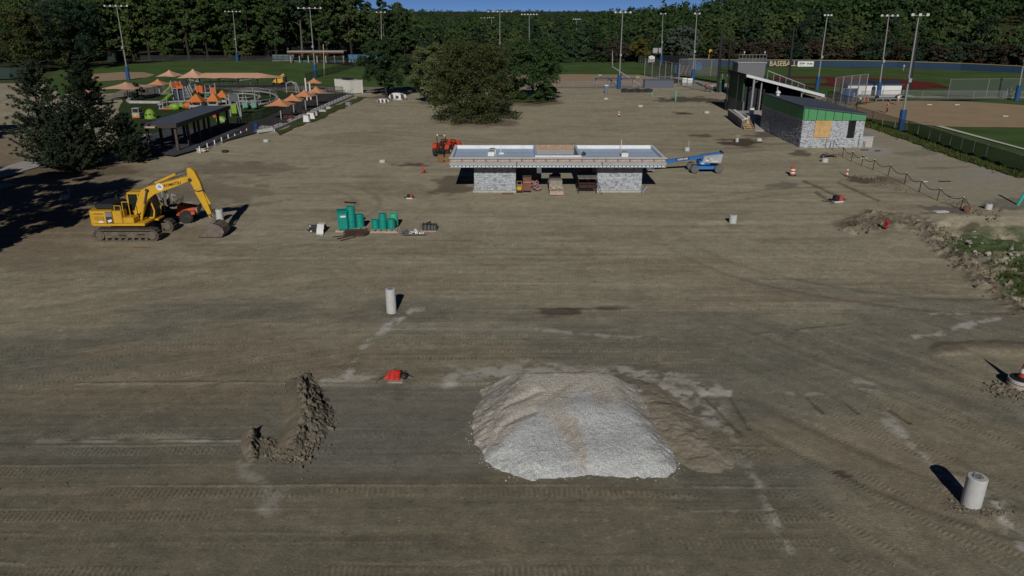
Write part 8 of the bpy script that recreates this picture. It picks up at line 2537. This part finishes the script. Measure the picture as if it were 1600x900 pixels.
# trees just outside the picture whose shadows lie across its left side
def shade_tree(x, y, h, hw, seed, label):
    C, Rd = crown_pts('round', h, hw, .08, 260, seed)
    m = leaf_mesh('crown', C, Rd, 60, .40, seed + 1, LF['green'], .4, 1.2)
    tree('broad_tree', label, 'tree', (x, y, 0), m, trunk_mb(h * .8, .24, 9, seed, fork=.3, spread=.3))
shade_tree(-38.3, 42, 15, 5.0, 131, 'tree outside the left edge nearest the camera')
shade_tree(-46, 38, 15.5, 5.4, 132, 'tree outside the left edge in front of the evergreens')
shade_tree(-44.5, 51, 12.5, 4.6, 133, 'lower tree outside the left edge beside the evergreens')
shade_tree(-69, 82, 13, 5.0, 134, 'tree outside the left edge behind the evergreens')
shade_tree(-53, 50, 14, 5.0, 135, 'tree outside the left edge farthest to the left')

# ---------------- the woods: prototypes, then one object per tree
def proto(kind, h, R_, base, leaf, n, per, size, seed, bark=BARK, limbs=7, fork=.35):
    C, Rd = crown_pts(kind, h, R_, base, n, seed)
    cm = leaf_mesh('crown', C, Rd, per, size, seed + 1, LF[leaf], .45, 1.15)
    tm = trunk_mb(h * .88, h * .015, limbs, seed, fork=fork, spread=.2).mesh('trunk', bark)
    return cm, tm
PR = {
    'tallA': proto('round', 20, 4.6, .16, 'green', 95, 44, .62, 201), 'tallB': proto('round', 20, 4.0, .20, 'bright', 90, 44, .60, 202, BARK), 'tallC': proto('round', 20, 5.2, .14, 'green', 110, 42, .64, 203),
    'tallD': proto('round', 20, 3.8, .50, 'dark', 75, 44, .60, 204, BARKP), 'tallE': proto('round', 20, 4.8, .10, 'bright', 100, 44, .62, 205),
    'lowA': proto('round', 10, 4.2, .08, 'green', 85, 40, .52, 206), 'lowB': proto('round', 10, 3.8, .10, 'bright', 80, 40, .52, 207), 'lowC': proto('round', 10, 4.4, .06, 'dark', 85, 40, .52, 208),
    'con': proto('cone', 16, 3.6, .04, 'dark', 120, 34, .62, 209), 'brush': proto('round', 4, 2.6, .02, 'brown', 45, 34, .40, 210, limbs=9, fork=.1), 'brushG': proto('round', 4, 2.4, .02, 'dark', 45, 34, .42, 211, limbs=9, fork=.1),
}
W_HEIGHT = {'tall': 20, 'low': 10, 'con': 16, 'brush': 4}
def plant(kind, x, y, h, label, group, name='deciduous_tree', cat='tree'):
    base = W_HEIGHT[[k for k in W_HEIGHT if kind.startswith(k)][0]]
    cm, tm = PR[kind]
    t = bpy.data.objects.new(name, None); COL.objects.link(t)
    t.location = (x, y, hz1(x, y) - .25); t.rotation_euler = (0, 0, wr.uniform(0, 6.28))
    s = h / base; t.scale = (s * wr.uniform(.85, 1.2), s * wr.uniform(.85, 1.2), s)
    tag(t, label, cat, group)
    for nm, me in (('crown', cm), ('trunk', tm)):
        o = bpy.data.objects.new(nm, me); COL.objects.link(o); o.parent = t
    return t
wr = random.Random(77)
def line_rows(px, rows, spacing, dy, fn):
    pts = [P(*p) for p in px]
    for k in range(rows):
        L = 0
        for a, b in zip(pts[:-1], pts[1:]):
            seg = (b - a).length; n = max(1, int(seg / spacing))
            for i in range(n):
                q = a.lerp(b, (i + (.5 * (k % 2)) + wr.uniform(-.3, .3)) / n)
                fn(q.x + wr.uniform(-.8, .8), q.y + k * dy + wr.uniform(-1.5, 1.5), k)
def uv_of(x, y, z):
    d = y * CP + (CAM_H - z) * SP
    return 800 + FPX * x / d, 450 + FPX * ((CAM_H - z) * CP - y * SP) / d
cnt = [0]
def left_wood(x, y, k):
    u, v = uv_of(x, y, 0)
    if u < -90 or u > 655: return
    if u < 430: kind = wr.choice(['tallA', 'tallB', 'tallE', 'tallC', 'tallB'])
    else: kind = wr.choice(['tallD', 'tallD', 'tallA', 'tallC'])
    if k >= 2: kind = wr.choice(['tallC', 'tallA', 'tallE'])
    h = wr.uniform(20, 25) + (3 if k > 1 else 0)
    if u > 560: h = wr.uniform(16, 20)
    if k == 0 and 300 < u < 430 and wr.random() < .3: h *= .8
    cnt[0] += 1
    plant(kind, x, y, h, 'tall leafy tree in the dense wood behind the left ball field' if u < 430 else 'tall tree with a bare lower trunk in the dark wood behind the long shelter', 'wood behind the left ball field' if u < 430 else 'dark wood behind the long shelter')
line_rows([(-90, 101), (0, 99), (100, 97), (170, 93.5), (300, 92), (420, 91), (470, 89.5), (540, 87), (600, 86), (660, 84)], 3, 5.6, 8.0, left_wood)
# darker understorey along that wood
def under(x, y, k):
    u, v = uv_of(x, y, 0)
    if u < 380: return
    plant(wr.choice(['lowC', 'brushG', 'lowC']), x, y, wr.uniform(3, 6), 'dark undergrowth bush at the foot of the wood behind the long shelter', 'undergrowth of the dark wood', 'undergrowth_bush', 'bush')
line_rows([(380, 90), (540, 85.5), (660, 83)], 1, 6.5, 0, under)
def edge_bush(x, y, k):
    u, v = uv_of(x, y, 0)
    if u > 425 or u < -60 or wr.random() < .3: return
    plant(wr.choice(['lowA', 'lowB', 'lowC', 'lowB']), x, y - 2, wr.uniform(5, 9), 'leafy bush at the sunny edge of the wood behind the left ball field', 'leafy edge of the wood behind the left ball field', 'edge_bush', 'bush')
line_rows([(-60, 100), (100, 97), (170, 93.5), (300, 92), (425, 91)], 1, 6.0, 0, edge_bush)
def mid_wood(x, y, k):
    u, v = uv_of(x, y, 0)
    if u < 600 or u > 1165: return
    h = wr.uniform(6.0, 9.0) + 1.6 * min(k, 2)
    if u < 680: h += (680 - u) / 16
    if u > 1090: h += (u - 1090) / 16
    plant(wr.choice(['lowA', 'lowB', 'lowC', 'lowA', 'con' if h > 10 else 'lowC']), x, y, h, 'green tree in the low wood across the middle of the background', 'low wood across the middle')
line_rows([(600, 84), (700, 84), (800, 86), (900, 88), (1000, 90), (1100, 91), (1165, 92)], 3, 6.2, 15, mid_wood)
def right_wood(x, y, k):
    u, v = uv_of(x, y, 0)
    if u < 1100 or u > 1720: return
    h = wr.uniform(11, 15) if k else wr.uniform(8, 12)
    plant(wr.choice(['lowA', 'lowB', 'tallE', 'tallA', 'lowA', 'tallB', 'lowC']), x, y, h, 'green tree on the wooded hill behind the baseball field', 'wooded hill behind the baseball field')
line_rows([(1110, 92), (1200, 93), (1300, 93.5), (1400, 95), (1500, 97), (1600, 101), (1720, 108)], 4, 8.0, 16, right_wood)
def scrub(x, y, k):
    u, v = uv_of(x, y, 0)
    if u < 1120: return
    plant(wr.choice(['brush', 'brush', 'brushG']), x, y, wr.uniform(4.5, 7.5), 'brown scrub bush on the bank above the blue outfield wall', 'brown scrub above the outfield wall', 'scrub_bush', 'bush')
line_rows([(1120, 95.5), (1200, 95.5), (1300, 96), (1400, 98), (1500, 101), (1600, 105.5), (1720, 113)], 3, 4.6, 5, scrub)

# far woods that read as one mass
def far_wood():
    g = np.random.default_rng(5)
    C, Rd = [], []
    def put(x, y, h):
        z = float(hz(np.array([x]), np.array([y]))[0])
        R_ = h * g.uniform(.35, .5)
        for _ in range(7):
            d = g.normal(size=3); d /= np.linalg.norm(d)
            C.append([x + d[0] * R_ * .7, y + d[1] * R_ * .7, z + h * (.58 + .3 * d[2])]); Rd.append([R_ * .5, R_ * .5, h * .2])
    n = 0
    while n < 1500:
        y = 330 + 1900 * g.random() ** 2.0
        x = g.uniform(-.80, .95) * y
        if x < -.17 * y and y > 420: continue
        if x > .25 * y and y > 620: continue
        lift = max(0, (x / y - .27) * 40); put(x, y, min(g.uniform(8.5, 11.5) + lift, 15)); n += 1
    for _ in range(420):      # the right hand hill face
        x = g.uniform(60, 420); y = g.uniform(305, 520)
        put(x, y, g.uniform(11, 15))
    for _ in range(260):      # behind the left wood
        x = g.uniform(-330, -30); y = g.uniform(285, 380)
        if x > -75: put(x, y, 10)
        else: put(x, y, g.uniform(20, 27))
    C, Rd = np.array(C), np.array(Rd)
    m = leaf_mesh('far_wood', C, Rd, 16, 1.0, 9, LF['green'], .5, 1.1)
    # leaves grow with distance so the far mass keeps its cover
    co = np.empty(len(m.vertices) * 3, np.float32); m.vertices.foreach_get('co', co); co = co.reshape(-1, 4, 3)
    c = co.mean(1, keepdims=True); k = np.clip(np.repeat(Rd[:, 0], 16) * .62, 1.0, 4.0)[:, None, None]
    m.vertices.foreach_set('co', (c + (co - c) * k).reshape(-1)); m.update()
    tag(link('far_wood', m), kind='stuff')
far_wood()
